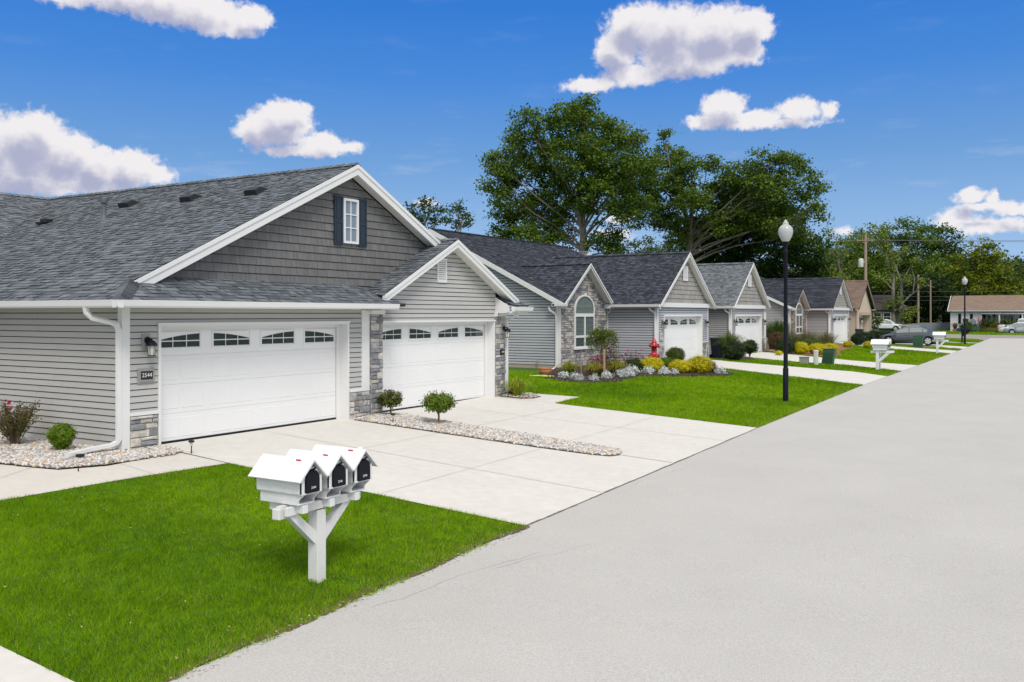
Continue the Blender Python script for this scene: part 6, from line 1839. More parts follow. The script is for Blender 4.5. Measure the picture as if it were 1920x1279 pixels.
# ------------------------------------------------------------------ lamp posts
def lamp_post(label, x, y, group='black globe lamp posts'):
    rt = thing('lamp_post', label, 'lamp post', (x, y, T(x, y)), group=group)
    mb = MB()
    mb.lathe([(.084, -.1), (.084, 1.0), (.074, 1.02), (.066, 1.05), (.060, 3.0), (.052, 4.52), (.064, 4.55), (.064, 4.58), (.052, 4.60), (.055, 4.70), (.075, 4.78), (.105, 4.84), (.110, 4.87), (.0, 4.87)], n=20)
    obj('pole', mb, M['black_metal'], rt)
    g = MB()
    prof = [(.095, 4.87), (.13, 4.93), (.18, 5.02), (.212, 5.12), (.218, 5.20), (.200, 5.28), (.165, 5.335), (.15, 5.35), (.10, 5.385), (.085, 5.395), (.09, 5.42), (.088, 5.45), (.05, 5.48), (.045, 5.50), (.03, 5.53), (0, 5.545)]
    # ribs
    nn = 40
    v = []
    for (r_, z) in prof:
        for k in range(nn):
            a = 2 * math.pi * k / nn; q = r_ * (1 + (.018 if (k % 2 and 4.9 < z < 5.33) else 0))
            v.append((q * math.cos(a), q * math.sin(a), z))
    f = [(i * nn + k, i * nn + (k + 1) % nn, (i + 1) * nn + (k + 1) % nn, (i + 1) * nn + k) for i in range(len(prof) - 1) for k in range(nn)]
    g.add(v, f, 0, True)
    gl = obj('globe', g, M['globe_clear'], rt, sharp=60)
    b = MB(); b.lathe([(.03, 4.9), (.035, 5.05), (.055, 5.12), (.055, 5.20), (.0, 5.22)], n=12); b.lathe([(.085, 5.15), (.085, 5.21)], n=12, m=1)
    obj('bulb', b, [M['lamp_glass'], M['util_grey']], gl)
    return rt
M['globe_clear'] = mat('milky_globe_glass', (.66, .68, .68), .2, spec=.5, alpha=.66)
lamp_post('tall black lamp post with white globe in the lawn before the second house', -7.29, 27.93)
lamp_post('far lamp post with white globe in front of the white house', -7.0, 81.8)

# ------------------------------------------------------------------ path lights, posts in the gravel
pl = 'small black path lights'
for i, (x, y, h, lb) in enumerate([(-13.28, 10.80, .22, 'black path light on the driveway edge by the left garage door'), (-13.32, 8.66, .13, 'short black stake without a cap at the walk edge of the pebble bed'), (-14.12, 15.98, .19, 'black path light against the stone base between the garage doors'), (-13.0, 16.12, .22, 'black path light at the start of the pebble strip')]):
    rt = thing('path_light', lb, 'path light', (x, y, T(x, y) + .02), group=pl)
    mb = MB(); mb.tube([(0, 0, -.05), (0, 0, h * .62)], .010, 6); obj('stake', mb, M['black_plastic'], rt)
    if i != 1:
        mb = MB(); mb.lathe([(.026, h * .62), (.026, h * .9)], n=10); obj('lens', mb, M['lamp_glass'], rt)
        mb = MB(); mb.lathe([(.052, h * .88), (.052, h * 1.0), (.03, h * 1.06), (0, h * 1.08)], n=14); obj('cap', mb, M['black_plastic'], rt)
mb = MB(); mb.box(-.055, .055, -.05, .05, 0, .045); o = obj('drain_cap', mb, M['black_plastic'], bevel=.01); o.location = (-13.98, 9.12, .055)
tag(o, 'low black block in the pebbles beside the downspout end', 'drain cap')

# ------------------------------------------------------------------ utility boxes, bins
x, y = -10.88, 45.1
rt = thing('utility_box', 'low square grey green utility box on the lawn strip', 'utility box', (x, y, T(x, y)))
mb = MB(); mb.box(-.20, .20, -.16, .16, 0, .30); obj('body', mb, M['util_grey'], rt, bevel=.02)
mb = MB(); mb.box(-.22, .22, -.18, .18, .30, .345); obj('lid', mb, M['util_grey'], rt, bevel=.015)
x, y = -10.30, 45.0
rt = thing('utility_pedestal', 'pale upright utility pedestal on the lawn strip', 'utility box', (x, y, T(x, y)))
mb = MB(); mb.lathe([(.12, 0), (.12, .55), (.115, .60), (.13, .605), (.13, .68), (.11, .70), (0, .705)], n=6, smooth=False); obj('body', mb, M['util_white'], rt, bevel=.006)
mb = MB(); mb.box(.10, .125, -.04, .04, .42, .52); obj('label_plate', mb, M['terracotta'], rt)
def green_box(label, x, y, w, h, lean, fins):
    rt = thing('green_utility_box', label, 'utility box', (x, y, T(x, y)))
    mb = MB()
    v = [(-w, -w * .8, 0), (w, -w * .8, 0), (w, w * .8, 0), (-w, w * .8, 0), (-w + lean, -w * .8, h), (w + lean, -w * .8, h), (w + lean, w * .8, h), (-w + lean, w * .8, h)]
    mb.add(v, [(0, 3, 2, 1), (4, 5, 6, 7), (0, 1, 5, 4), (1, 2, 6, 5), (2, 3, 7, 6), (3, 0, 4, 7)])
    obj('body', mb, M['util_green'], rt, bevel=.02)
    mb = MB()
    for k in range(fins):
        z = .06 + (h - .12) * k / fins; s = lean * z / h
        mb.box(-w + .02 + s, w - .02 + s, -w * .8 - .025, -w * .8 + .01, z, z + .035)
    obj('louvres', mb, M['util_green'], rt)
    mb = MB(); mb.box(-w - .02 + lean, w + .02 + lean, -w * .86, w * .86, h, h + .05); obj('lid', mb, M['util_green'], rt, bevel=.015)
green_box('leaning dark green louvred utility box on the lawn strip', -9.95, 45.9, .26, .72, .10, 6)
green_box('dark green utility box in front of the charcoal sedan', -9.25, 72.1, .32, .85, .04, 5)
def bin_(label, x, y):
    rt = thing('wheelie_bin', label, 'bin', (x, y, T(x, y)))
    mb = MB(); v = [(-.22, -.24, .05), (.22, -.24, .05), (.22, .24, .05), (-.22, .24, .05), (-.29, -.3, .95), (.29, -.3, .95), (.29, .3, .95), (-.29, .3, .95)]
    mb.add(v, [(0, 3, 2, 1), (4, 5, 6, 7), (0, 1, 5, 4), (1, 2, 6, 5), (2, 3, 7, 6), (3, 0, 4, 7)]); obj('body', mb, M['bin'], rt, bevel=.03)
    mb = MB(); mb.prism([(-.33, .95), (.33, .95), (.30, 1.02), (-.26, 1.05)], 'y', -.32, .32); obj('lid', mb, M['bin'], rt, bevel=.01)
    for s in (-1, 1):
        mb = MB(); mb.lathe([(.11, -.03), (.11, .03)], (-.22, s * .26, .11), 12, 0, True, 'y'); obj('wheel', mb, M['tyre'], rt)
bin_('dark bin behind the round shrub at the second house', -15.3, 45.3)
bin_('navy bin standing at the corner of the tan house', -14.7, 79.6)

# ------------------------------------------------------------------ vehicles
def vehicle(name, label, cat, x, y, zg, rz, L_, W_, H_, kind, paint, wheel_r=.33, wb=2.75, front_over=.95):
    """car along local +x (nose at +x); built from a lofted body, glasshouse, wheels"""
    rt = thing(name, label, cat, (x, y, zg), rz)
    nose = L_ / 2
    xf = nose - front_over; xr = xf - wb
    if kind == 'sedan':
        top = [(-L_ / 2, .62), (-L_ / 2 + .04, .86), (-L_ / 2 + .25, 1.00), (-L_ / 2 + .85, 1.04), (xr + .35, 1.00), (0, .96), (xf - .55, .93), (xf + .1, .84), (nose - .28, .72), (nose - .06, .60), (nose, .48)]
        gl = [(-L_ / 2 + .55, 1.02, .0), (-L_ / 2 + 1.25, 1.32, .66), (-.55, H_, 1.0), (.15, H_ - .01, 1.0), (.72, 1.26, .70), (1.38, .93, .0)]
        doors = (-.95, .02, 1.02)
    elif kind == 'suv':
        top = [(-L_ / 2, .55), (-L_ / 2 + .04, .95), (-L_ / 2 + .2, 1.08), (-L_ / 2 + .85, 1.08), (xr + .35, 1.06), (0, 1.03), (xf - .35, 1.02), (xf + .1, .96), (nose - .22, .86), (nose - .05, .72), (nose, .5)]
        gl = [(-L_ / 2 + .08, 1.06, .0), (-L_ / 2 + .38, 1.50, .8), (-.8, H_, 1.0), (.25, H_ - .02, 1.0), (.72, 1.42, .75), (1.25, 1.02, .0)]
        doors = (-.95, .05, 1.05)
    else:
        top = [(-L_ / 2, .6), (-L_ / 2 + .03, 1.05), (-L_ / 2 + .1, 1.10), (-L_ / 2 + .9, 1.10), (xr + .35, 1.10), (0, 1.10), (xf - .35, 1.08), (xf + .1, 1.04), (nose - .2, .98), (nose - .04, .8), (nose, .5)]
        gl = [(-.50, 1.08, .0), (-.42, 1.70, .85), (-.2, H_, 1.0), (.75, H_ - .02, 1.0), (1.0, 1.66, .8), (1.55, 1.08, .0)]
        doors = (-.4, .5, 1.35)
    hw = W_ / 2
    def wid(xx):
        t = abs(xx) / (L_ / 2)
        return hw * (1 - .05 * t ** 2 - .22 * max(0, t - .86) / .14 * max(0, t - .86) / .14 * 1.0)
    xs = sorted(set([p[0] for p in top] + [xf - wheel_r - .05, xf + wheel_r + .05, xr - wheel_r - .05, xr + wheel_r + .05, xf, xr]))
    tx = [p[0] for p in top]; tz = [p[1] for p in top]
    def sect(xx):
        zt = lerp(xx, tx, tz); w = wid(xx); zb = .20 + .10 * max(0, abs(xx) / (L_ / 2) - .85) / .15
        return [(0, zb), (w * .90, zb), (w * .985, zb + .10), (w, .45), (w * 1.0, (zt * .55 + .26)), (w * .965, zt - .12), (w * .90, zt - .03), (w * .70, zt + .01), (0, zt + .03)]
    rings = []
    for xx in xs:
        s = sect(xx)
        ring = [(xx, a, b) for a, b in s] + [(xx, -a, b) for a, b in s[-2:0:-1]]
        rings.append(ring)
    n = len(rings[0]); v = [p for r_ in rings for p in r_]
    f = [(i * n + k, i * n + (k + 1) % n, (i + 1) * n + (k + 1) % n, (i + 1) * n + k) for i in range(len(rings) - 1) for k in range(n)]
    f += [tuple(range(n))[::-1], tuple(len(v) - n + k for k in range(n))]
    mb = MB(); mb.add(v, f, 0, True)
    body = obj('body', mb, [paint], rt, sharp=38)
    # glasshouse painted shell
    mb = MB()
    gx = [g_[0] for g_ in gl]
    rings = []
    for (xx, z, t) in gl:
        zb_ = lerp(xx, tx, tz) - .02
        w0 = wid(xx) * .90; w1 = hw * (.72 + .18 * (1 - t)); zt = max(z, zb_ + .005)
        zs_ = zb_ + (zt - zb_) * .86
        rings.append([(xx, -w0, zb_), (xx, -w1, zs_), (xx, -w1 * .82, zt), (xx, w1 * .82, zt), (xx, w1, zs_), (xx, w0, zb_)])
    v = [p for r_ in rings for p in r_]
    f = [(i * 6 + k, i * 6 + k + 1, (i + 1) * 6 + k + 1, (i + 1) * 6 + k) for i in range(len(rings) - 1) for k in range(5)]
    mb.add(v, f, 0, True)
    obj('cabin', mb, [paint], rt, sharp=30)
    # glass: side windows, windscreen, rear window lie 4 mm proud of the shell
    def edge(xx, s, frac):
        i = 0
        while i < len(gl) - 2 and gx[i + 1] < xx: i += 1
        t = (xx - gx[i]) / (gx[i + 1] - gx[i]); t = min(1, max(0, t))
        A = Vector(rings[i][0 if s < 0 else 5]).lerp(Vector(rings[i + 1][0 if s < 0 else 5]), t)
        B = Vector(rings[i][1 if s < 0 else 4]).lerp(Vector(rings[i + 1][1 if s < 0 else 4]), t)
        return A.lerp(B, frac) + Vector((0, s * .006, .002))
    lo, hi = .10, .90
    spans = []
    xa, xb = gl[0][0], gl[-1][0]
    if kind == 'pickup': cuts = [xa + .10, doors[1], xb - .28]
    elif kind == 'suv': cuts = [xa + .22, doors[0] + .02, doors[1], xb - .25]
    else: cuts = [xa + .42, doors[0] + .0, doors[1], xb - .30]
    for s in (-1, 1):
        for a, b in zip(cuts[:-1], cuts[1:]):
            a2, b2 = a + .03, b - .03
            stp = [a2 + (b2 - a2) * k / 6 for k in range(7)]
            w = MB()
            vv = [edge(q, s, lo) for q in stp] + [edge(q, s, hi) for q in stp]
            w.add(vv, [(k, k + 1, k + 8, k + 7) for k in range(6)], 0)
            obj('side_window', w, M['car_glass'], rt)
        # chrome line
        stp = [cuts[0] + (cuts[-1] - cuts[0]) * k / 12 for k in range(13)]
        w = MB(); w.tube([edge(q, s, .97) + Vector((0, s * .004, 0)) for q in stp], .010, 4)
        w.tube([edge(q, s, .04) + Vector((0, s * .004, 0)) for q in stp], .008, 4)
        obj('window_trim', w, M['chrome'] if kind == 'sedan' else M['trim_black'], rt)
        # door seams and handles
        w = MB()
        for q in doors:
            zt = lerp(q, tx, tz); ww = wid(q) + .003
            w.tube([(q, s * ww * .999, .36), (q, s * ww, zt * .55 + .26), (q, s * ww * .968, zt - .10)], .006, 4)
        w.tube([(xr + .45, s * (hw + .002), .33), (xf - .45, s * (hw + .002), .33)], .006, 4)
        obj('door_seam', w, M['trim_black'], rt)
        for q in (doors[0] + .16, doors[1] + .14):
            w = MB(); zt = lerp(q, tx, tz); w.box(q, q + .17, s * (hw * .975), s * (hw * .975 + .035), zt - .22, zt - .185); obj('door_handle', w, paint, rt, bevel=.008)
        # mirror
        w = MB(); q = cuts[-1] - .12; e = edge(q, s, .1); w.lathe([(0, -.06), (.07, -.04), (.085, 0), (.07, .05), (0, .06)], (e.x, e.y + s * .12, e.z + .08), 8, 0, True, 'x')
        obj('mirror', w, paint if kind != 'pickup' else M['trim_black'], rt)
        # arches and wheels
        for q in (xf, xr):
            w = MB(); k_ = 14
            r0 = wheel_r + .055
            poly = [(q + r0 * math.cos(a), max(.20, wheel_r + r0 * math.sin(a))) for a in [math.pi * 2 * j / (2 * k_) for j in range(2 * k_)]]
            w.prism(poly, 'y', *sorted((s * (hw - .12), s * (hw * wid(q) / hw + .004))))
            obj('wheel_arch', w, M['trim_black'], rt)
            w = MB(); yc = s * (hw - .10)
            w.lathe([(wheel_r * .66, -.11), (wheel_r * .95, -.105), (wheel_r, -.07), (wheel_r, .07), (wheel_r * .95, .105), (wheel_r * .66, .11)], (q, yc, wheel_r), 24, 0, True, 'y')
            wl = obj('wheel', w, M['tyre'], rt)
            w = MB(); ro = s * .112
            w.lathe([(wheel_r * .72, -.012), (wheel_r * .72, .012)], (q, yc + ro * .80, wheel_r), 24, 0, True, 'y')
            w.lathe([(wheel_r * .63, -.013), (wheel_r * .63, .0135)], (q, yc + ro * .82, wheel_r), 24, 1, True, 'y')
            ns = 6 if kind == 'sedan' else 5
            for j in range(ns):
                a = 2 * math.pi * j / ns + .3
                ca, sa = math.cos(a), math.sin(a); tw = wheel_r * .17
                p0 = [(q + ca * wheel_r * .08 - sa * tw, wheel_r + sa * wheel_r * .08 + ca * tw), (q + ca * wheel_r * .08 + sa * tw, wheel_r + sa * wheel_r * .08 - ca * tw), (q + ca * wheel_r * .70 + sa * tw * 1.35, wheel_r + sa * wheel_r * .70 - ca * tw * 1.35), (q + ca * wheel_r * .70 - sa * tw * 1.35, wheel_r + sa * wheel_r * .70 + ca * tw * 1.35)]
                w.prism(p0, 'y', *sorted((yc + ro * .75, yc + ro * 1.03 + s * .002 * j / 6)))
            w.lathe([(wheel_r * .16, -.0), (wheel_r * .13, .015 * 1)], (q, yc + ro * 1.0, wheel_r), 12, 0, True, 'y')
            obj('rim', w, [M['alloy'], M['trim_black']], wl)
    def glass_across(i, j, inset=.12):
        A, B = rings[i], rings[j]
        a1, a2, b1, b2 = Vector(A[1]), Vector(A[4]), Vector(B[1]), Vector(B[4])
        if gl[i][2] == 0: a1, a2 = Vector(A[0]), Vector(A[5])
        if gl[j][2] == 0: b1, b2 = Vector(B[0]), Vector(B[5])
        out_ = Vector((.012 if i > 2 else -.012, 0, .012))
        c1, c2, d1, d2 = a1.lerp(a2, .08), a2.lerp(a1, .08), b1.lerp(b2, .08), b2.lerp(b1, .08)
        w = MB(); w.add([c1.lerp(d1, .05) + out_, c2.lerp(d2, .05) + out_, c2.lerp(d2, .95) + out_, c1.lerp(d1, .95) + out_], [(0, 1, 2, 3)])
        return w
    obj('rear_window', glass_across(0, 1), M['car_glass'], rt)
    obj('windscreen', glass_across(5, 4), M['car_glass'], rt)
    # lights, bumpers
    for s in (-1, 1):
        zt = lerp(nose - .2, tx, tz)
        w = MB(); ya, yb = sorted((s * hw * .50, s * hw * .93))
        w.add([(nose - .05, s * hw * .42, zt - .18), (nose - .34, s * hw * .985, zt - .13), (nose - .50, s * hw * .975, zt - .02), (nose - .22, s * hw * .55, zt - .02), (nose + .005, s * hw * .42, zt - .10)], [(0, 1, 2, 3, 4)])
        obj('headlight', w, M['head_lens'], rt)
        w = MB(); zt = lerp(-L_ / 2 + .2, tx, tz)
        w.box(-L_ / 2 - .01, -L_ / 2 + (.28 if kind != 'pickup' else .12), s * (hw * (.72 if kind != 'pickup' else .80)), s * (hw * .985), zt - (.24 if kind != 'pickup' else .42), zt - .10)
        obj('tail_light', w, M['tail_red'], rt, bevel=.01)
    if kind == 'pickup':
        w = MB(); w.box(-L_ / 2 + .08, -.52, -hw * .82, hw * .82, 1.05, 1.145, 0); obj('bed_cover', w, M['trim_black'], rt)
        w = MB(); w.box(-L_ / 2 - .14, -L_ / 2 + .05, -hw * .95, hw * .95, .42, .62); obj('bumper', w, M['chrome'], rt, bevel=.02)
    if kind in ('suv',):
        w = MB(); w.prism([(-L_ / 2 + .1, .22), (L_ / 2 - .1, .22), (L_ / 2 - .12, .40), (-L_ / 2 + .12, .40)], 'y', -hw - .006, hw + .006); obj('side_cladding', w, M['trim_black'], rt)
    w = MB(); w.box(-L_ / 2 + .3, L_ / 2 - .3, -hw * .8, hw * .8, .12, .28); obj('underbody', w, M['trim_black'], rt)
    return rt
PI = math.pi
vehicle('sedan', 'charcoal grey sedan parked nose in on the driveway behind the white mailboxes', 'car', -10.29, 76.25, T(-10.5, 76.2) + .01, PI, 4.50, 1.83, 1.47, 'sedan', M['car_grey'], .335, 2.78, .80)
vehicle('suv', 'white car parked by the dark house, half hidden by the young tree', 'car', -20.75, 130.4, .17, 0, 4.6, 1.85, 1.62, 'suv', M['car_white'], .36, 2.75, .9)
vehicle('pickup_truck', 'white pickup truck with red tail light, behind the other two cars at the right edge', 'truck', -4.75, 131.6, .06, 0, 5.6, 1.95, 1.85, 'pickup', M['car_white'], .40, 3.5, 1.0)
vehicle('sedan', 'white sedan between the pickup and the silver car at the right edge', 'car', -4.9, 128.9, -.0, PI, 4.7, 1.82, 1.47, 'sedan', M['car_white'], .33, 2.75, .95)
vehicle('sedan', 'silver sedan nearest the cross street at the right edge', 'car', -4.2, 126.4, -.05, PI, 4.7, 1.82, 1.46, 'sedan', M['car_silver'], .33, 2.75, .95)

# ------------------------------------------------------------------ far houses
def white_house():
    rng = random.Random(51)
    rt = thing('white_house', 'low white house with tan roof, dark shutters and a porch across the far street', 'house', (0, 0, 0))
    Y, x0, x1, zf = 133.0, -13.1, 5.0, .25
    xp = -9.45                                   # the porch starts here
    mb = MB(); mb.box(x0 + .05, x1 - .05, Y + 1.6, Y + 8, 0, 2.95); mb.box(x0 + .05, xp - .02, Y + .03, Y + 1.6, 0, 2.95); obj('wall_core', mb, M['siding_white'], rt)
    mb = MB(); Y_wall(mb, Y, [(x0, zf), (xp, zf), (xp, 2.85), (x0, 2.85)], course=.2, rng=rng, v0=zf)
    Y_wall(mb, Y + 1.55, [(xp, zf), (x1, zf), (x1, 2.85), (xp, 2.85)], course=.2, rng=rng, v0=zf); obj('front_wall', mb, M['siding_white'], rt)
    mb = MB(); mb.box(x0, xp, Y - .02, Y, 0, zf); mb.box(xp, x1, Y + .1, Y + 1.5, 0, zf + .2); obj('porch_floor', mb, M['curb'], rt)
    mb = MB()
    roof_plane(mb, [(x0 - .3, Y - .4, 2.95), (x1, Y - .4, 2.95), (x1, Y + 4, 4.95), (x0 - .1, Y + 4, 4.95)], (1, 0, 0), 0, rng, far=True, course=.2)
    roof_plane(mb, [(x0 - .3, Y + 8.4, 2.95), (x1, Y + 8.4, 2.95), (x1, Y + 4, 4.95), (x0 - .1, Y + 4, 4.95)], (1, 0, 0), 0, rng, far=True, course=.5)
    rf = obj('roof', mb, [M['roof_tan'], M['roof_tan']], rt)
    mb = MB(); mb.lathe([(.28, 4.8), (.28, 5.25), (.14, 5.4), (.2, 5.45), (.12, 5.75), (0, 5.95)], (-3.0, Y + 4.4, 0), 10); obj('chimney', mb, M['util_white'], rf)
    mb = MB(); gutter_y(mb, Y - .38, x0 - .3, x1, 2.80); mb.box(xp, x1, Y - .2, Y - .1, 2.45, 2.62); mb.box(x0 - .3, x0 - .22, Y - .4, Y + .1, 2.75, 2.95)
    mb.prism([(Y - .4, 2.80), (Y + 4, 4.80), (Y + 4, 4.96), (Y - .4, 2.96)], 'x', x0 - .34, x0 - .28)
    obj('eave_trim', mb, M['white'], rt)
    for xx in (-7.35, -4.75, -1.5):
        mb = MB(); mb.box(xx - .09, xx + .09, Y - .15, Y + .03, zf + .2, 2.45); obj('porch_post', mb, M['white'], rt)
    mb = MB()
    for k in range(15):
        xx = xp + .1 + k * .13; mb.box(xx, xx + .035, Y - .05, Y - .02, zf + .25, 1.1)
    mb.box(xp, xp + 2.0, Y - .06, Y, 1.08, 1.15); mb.box(xp, xp + 2.0, Y - .06, Y, zf + .25, zf + .31)
    obj('porch_railing', mb, M['white'], rt)
    def win(xa, xb, za, zb, yy, dark=False, mull=0):
        mb = MB(); f = .07
        mb.box(xa, xb, yy - .07, yy - .02, za, za + f); mb.box(xa, xb, yy - .07, yy - .02, zb - f, zb); mb.box(xa, xa + f, yy - .07, yy - .02, za + f, zb - f); mb.box(xb - f, xb, yy - .07, yy - .02, za + f, zb - f)
        if not dark: mb.box(xa + f, xb - f, yy - .065, yy - .02, (za + zb) / 2 - .03, (za + zb) / 2 + .03)
        w = obj('window', mb, M['white'], rt)
        mb = MB(); mb.box(xa + f, xb - f, yy - .05, yy - .04, za + f, (za + zb) / 2 if not dark else zb - f, 0)
        if not dark: mb.box(xa + f, xb - f, yy - .05, yy - .04, (za + zb) / 2, zb - f, 1)
        obj('pane', mb, [M['dark_glass'], M['blind']], w)
    win(-11.7, -10.85, 1.35, 2.45, Y)
    win(-7.05, -5.75, 1.3, 2.4, Y + 1.5, True); win(-5.65, -5.2, 1.3, 2.4, Y + 1.5)
    for a in (-12.15, -10.75, -9.35, -8.2, -7.55, -5.1):
        mb = MB(); yy = Y if a < -10 else Y + 1.5
        mb.box(a, a + .32, yy - .05, yy - .015, 1.2 if a < -10 else 1.05, 2.5); obj('shutter', mb, M['trim_black'], rt)
    mb = MB(); mb.box(-8.9, -8.35, Y + 1.43, Y + 1.48, zf + .2, 2.4, 0); mb.box(-8.82, -8.43, Y + 1.415, Y + 1.43, 1.0, 1.55, 1); mb.box(-8.82, -8.43, Y + 1.415, Y + 1.43, 1.65, 2.3, 1); obj('door', mb, [M['white'], M['dark_glass']], rt)
white_house()
def dark_house():
    rng = random.Random(52)
    rt = thing('dark_house', 'dark roofed house with a pair of white framed windows', 'house', (0, 0, 0))
    Y, x0, x1 = 140, -30, -21.0
    mb = MB(); mb.box(x0, x1, Y, Y + 8, 0, 3.0); obj('wall', mb, M['stone_brown_wall'], rt)
    mb = MB()
    roof_plane(mb, [(x0 - .3, Y - .5, 3.05), (x1 + 1.2, Y - .5, 3.05), (x1 - 1.2, Y + 4, 5.3), (x0, Y + 4, 5.3)], (1, 0, 0), 0, rng, far=True, course=.2)
    roof_plane(mb, [(x1 + 1.2, Y - .5, 3.05), (x1 + 1.2, Y + 8.5, 3.05), (x1 - 1.2, Y + 4, 5.3)], (0, 1, 0), 0, rng, far=True, course=.3)
    roof_plane(mb, [(x0 - .3, Y + 8.5, 3.05), (x1 + 1.2, Y + 8.5, 3.05), (x1 - 1.2, Y + 4, 5.3), (x0, Y + 4, 5.3)], (1, 0, 0), 0, rng, far=True, course=.5)
    obj('roof', mb, [M['roof_dark_brown'], M['roof_core']], rt)
    for xa in (-25.4, -23.9, -22.6):
        mb = MB(); xb = xa + (1.1 if xa > -24 else .9)
        for (a, b, c, d_) in ((xa, xb, 1.45, 1.53), (xa, xb, 2.62, 2.7), (xa, xa + .08, 1.53, 2.62), (xb - .08, xb, 1.53, 2.62), (xa + .08, xb - .08, 2.05, 2.10)): mb.box(a, b, Y - .06, Y - .01, c, d_)
        w = obj('window', mb, M['white'], rt)
        mb = MB(); mb.box(xa + .08, xb - .08, Y - .04, Y - .035, 1.53, 2.62); obj('pane', mb, M['dark_glass'], w)
M['stone_brown_wall'] = mat('dark_brown_wall', (.17, .16, .15), .9, var=.1)  # dark grey-brown wall colour, slightly mottled
M['roof_dark_brown'] = mat('dark_brown_shingle', (.06, .055, .05), .9, island=[(.05, .045, .042), (.08, .07, .065)])
dark_house()
# small white gable of a neighbour showing over the second house ridge, brown roof end above the third
rt = thing('back_house', 'little white gable peeking over the roof ridge of the second house', 'house', (0, 0, 0))
rng = random.Random(61)
mb = MB(); mb.prism([(58, 0), (64, 0), (64, 5.2), (61, 6.85), (58, 5.2)], 'x', -42, -30.9); obj('wall', mb, M['siding_white'], rt)
gable_roof(rt, -30.5, -42, 57.6, 64.4, 5.15, 61, 7.12, M['roof_mid'], rng, far=True)
mb = MB(); rake(mb, -30.55, -30.48, 57.6, 5.14, 61, 7.11, 64.4, 5.14, h=.25, lip=False); obj('rake_trim', mb, M['white'], rt)

# ------------------------------------------------------------------ fence, poles, wires
rt = thing('panel_fence', 'long weathered grey board fence left of the white house', 'fence', (0, 0, 0))
mb = MB(); n = 60
A, B = Vector((-22.5, 128.5, .1)), Vector((-13.4, 137, .2))
for k in range(n):
    p, q = A.lerp(B, k / n), A.lerp(B, (k + .9) / n); h = .55 + .55 * min(1, k / n * 1.6) + (.03 if k % 2 else 0)
    dn = (B - A).normalized().cross(Vector((0, 0, 1))) * .02
    mb.add([p - dn, q - dn, q + dn, p + dn, p - dn + Vector((0, 0, h)), q - dn + Vector((0, 0, h)), q + dn + Vector((0, 0, h)), p + dn + Vector((0, 0, h))], [(0, 1, 5, 4), (1, 2, 6, 5), (2, 3, 7, 6), (3, 0, 4, 7), (4, 5, 6, 7)])
obj('boards', mb, M['fence'], rt)
mb = MB(); mb.tube([A + Vector((0, .1, .2)), B + Vector((0, .1, .25))], .05, 5); mb.tube([A + Vector((0, .1, .45)), B + Vector((0, .1, .85))], .05, 5); obj('rail', mb, M['fence'], rt)

def pole(label, x, y, h, r, cross=False, tf=False, z0=.15):
    rt = thing('utility_pole', label, 'utility pole', (x, y, z0))
    mb = MB(); mb.tube([(0, 0, -.5), (0, 0, h * .5), (0, 0, h)], [r, r * .88, r * .72], 12); obj('pole', mb, M['pole_wood'], rt)
    if cross:
        mb = MB(); mb.box(-.95, .95, -.12, .0, h - .75, h - .63); obj('cross_arm', mb, M['pole_wood'], rt)
        for k in (-.85, -.35, .35, .85):
            mb = MB(); mb.lathe([(.04, 0), (.06, .06), (.035, .1), (.05, .15), (0, .18)], (k, -.06, h - .63), 8); obj('insulator', mb, M['util_grey'], rt)
    if tf:
        mb = MB(); mb.lathe([(.26, 0), (.28, .05), (.28, .85), (.24, .95), (.1, 1.0), (0, 1.0)], (-.48, -.1, h - 3.75), 16); mb.box(-.3, 0, -.14, -.04, h - 3.2, h - 3.1); obj('transformer', mb, M['util_white'], rt)
    return rt
pole('tall wooden utility pole with cross arm and pale transformer behind the tan house', -19.64, 110, 11.45, .20, True, True)
pole('stout bare wooden pole without arm, behind the charcoal sedan', -19.2, 150, 8.3, .19)
pole('thinner shorter wooden pole right of the stout one', -17.6, 151, 7.5, .14)
def wire(label, a, b, sag, r=.018, group='power lines strung between the utility poles'):
    mb = MB(); a, b = Vector(a), Vector(b); pts = []
    for k in range(25):
        t = k / 24; p = a.lerp(b, t); p.z -= sag * 4 * t * (1 - t); pts.append(p)
    mb.tube(pts, r, 4)
    tag(obj('power_line', mb, M['wire']), label, 'cable', group)
wl = [('uppermost power line from the tall pole to the right', 11.05, -20.5, 0), ('second power line from the tall pole, on the near insulator', 10.95, -19.3, -.06), ('third power line from the tall pole, on the outer insulator', 10.90, -18.8, .04)]
for lb, z, x, dy in wl: wire(lb, (x, 110 + dy, z), (60, 150 + dy * 20, z + 1.9 - dy * 3), 1.0, .017)
wire('low service cable from the tall pole toward the stout pole', (-19.6, 110, 7.8), (-19.2, 150, 7.9), .8)
for i, (z, lb) in enumerate([(5.6, 'upper of the three low cables crossing in front of the dark woods'), (4.9, 'middle of the three low cables crossing in front of the dark woods'), (4.35, 'lowest of the three low cables crossing in front of the dark woods')]):
    wire(lb, (-34, 138, z + .2), (40, 146, z + .4), .3, .022)
wire('diagonal guy cable left of the stout pole', (-19.2, 150, 8.2), (-23.5, 146, 5.6), .1, .02)

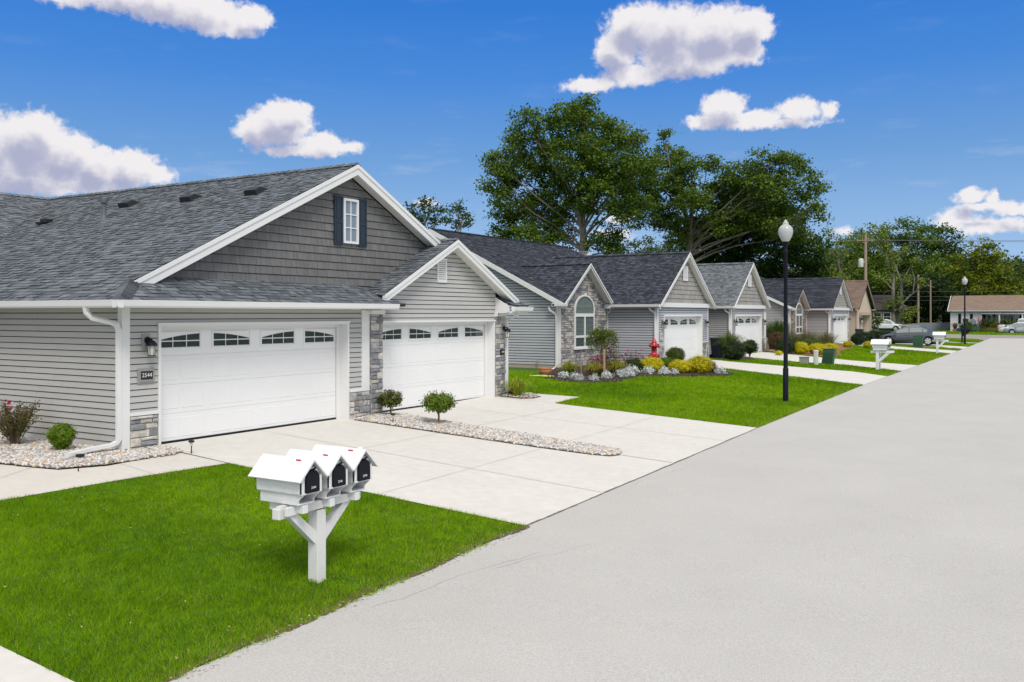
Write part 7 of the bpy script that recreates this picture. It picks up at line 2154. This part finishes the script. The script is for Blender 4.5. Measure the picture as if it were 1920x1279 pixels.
# ------------------------------------------------------------------ things in front of the white house
bush('clipped_shrub', 'bowl shaped clipped shrub below the shuttered window', 'shrub', -10.8, 131.8, .95, .62, 700, .16, (.03, .07, .015), (.10, .16, .03), 401, square=False, cz=.6)
bush('clipped_shrub', 'upright shrub at the left end of the porch', 'shrub', -9.0, 131.6, .6, .8, 700, .16, (.03, .06, .015), (.09, .13, .03), 402, cz=.8)
bush('clipped_shrub', 'taller shrub in front of the porch door', 'shrub', -7.9, 131.4, .7, .9, 800, .16, (.04, .08, .015), (.14, .17, .03), 403, cz=.85)
bush('clipped_shrub', 'wide shrub under the picture window', 'shrub', -6.3, 131.6, .9, .75, 800, .16, (.03, .07, .015), (.10, .15, .03), 404, cz=.95)
bush('flower_patch', 'low mixed flower patch in front of the porch', 'plant', -7.9, 129.6, 1.4, .25, 600, .14, (.07, .12, .02), (.22, .22, .03), 405, (.3, .1, .05), .08, ry=.5, cz=.15, stems=False)
blades('potted_plant', 'reddish spiky potted plant at the left corner of the white house', 'plant', -12.4, 131.9, .7, 1.2, 120, .06, (.10, .08, .03), (.25, .14, .06), 406, z=.35)
x, y = -11.8, 131.7
mb = MB(); mb.lathe([(.28, 0), (.38, .3), (.36, .5), (.0, .5)], n=12); o = obj('flower_pot', mb, M['blue_pot']); o.location = (x, y, .12); tag(o, 'round blue flower pot at the left corner of the white house', 'pot')
mb = MB(); mb.lathe([(.25, 0), (.3, .4), (0, .42)], n=12); o = obj('flower_pot', mb, M['terracotta']); o.location = (-12.45, 131.9, .1); tag(o, 'dull red pot holding the spiky plant', 'pot')
rt = thing('garden_chair', 'low green plastic garden seat on the white house lawn', 'chair', (-9.9, 130.8, .1))
mb = MB(); mb.box(-.5, .5, -.3, .3, .2, .5); mb.box(-.5, .5, .2, .3, .5, .8); obj('seat', mb, M['util_lawn'], rt, bevel=.05) if 'util_lawn' in M else obj('seat', mb, M['util_green'], rt, bevel=.05)
rt = thing('birdbath_disc', 'grey dish on a thin stand beside the shuttered window', 'garden ornament', (-10.3, 131.2, .1))
mb = MB(); mb.tube([(0, 0, 0), (0, 0, 1.2)], .03, 6); obj('stand', mb, M['util_grey'], rt)
mb = MB(); mb.lathe([(0, -.02), (.38, 0), (.42, .05), (0, .04)], (0, 0, 1.35), 14, 0, True, 'y'); obj('dish', mb, M['fence'], rt)
rt = thing('porch_flag', 'small red and white striped flag hanging at the porch corner', 'flag', (-9.55, 132.8, 1.4))
mb = MB()
for k in range(4): mb.box(-.16 + k * .08, -.08 + k * .08, -.01, .01, -.1, .85, k % 2)
obj('cloth', mb, [M['red_flag'], M['white']], rt)
# fallen leaves and pale chips on the lawn edge
rs = np.random.RandomState(9)
P = np.stack([rs.uniform(-12, -6.45, 60), rs.uniform(4.6, 10.6, 60)], 1); P = P[pts_in(L_NEAR, P)]
C = np.concatenate([P, (Tn(P) + .05)[:, None]], 1)
o = leaves('fallen_leaves', C, rs.uniform(.02, .04, len(C)), cols(len(C), rs, (.45, .33, .12), (.6, .5, .3)), M['petal'], None, 9, up=2)
struct(o, 'stuff', 'few small pale fallen leaves on the near lawn')
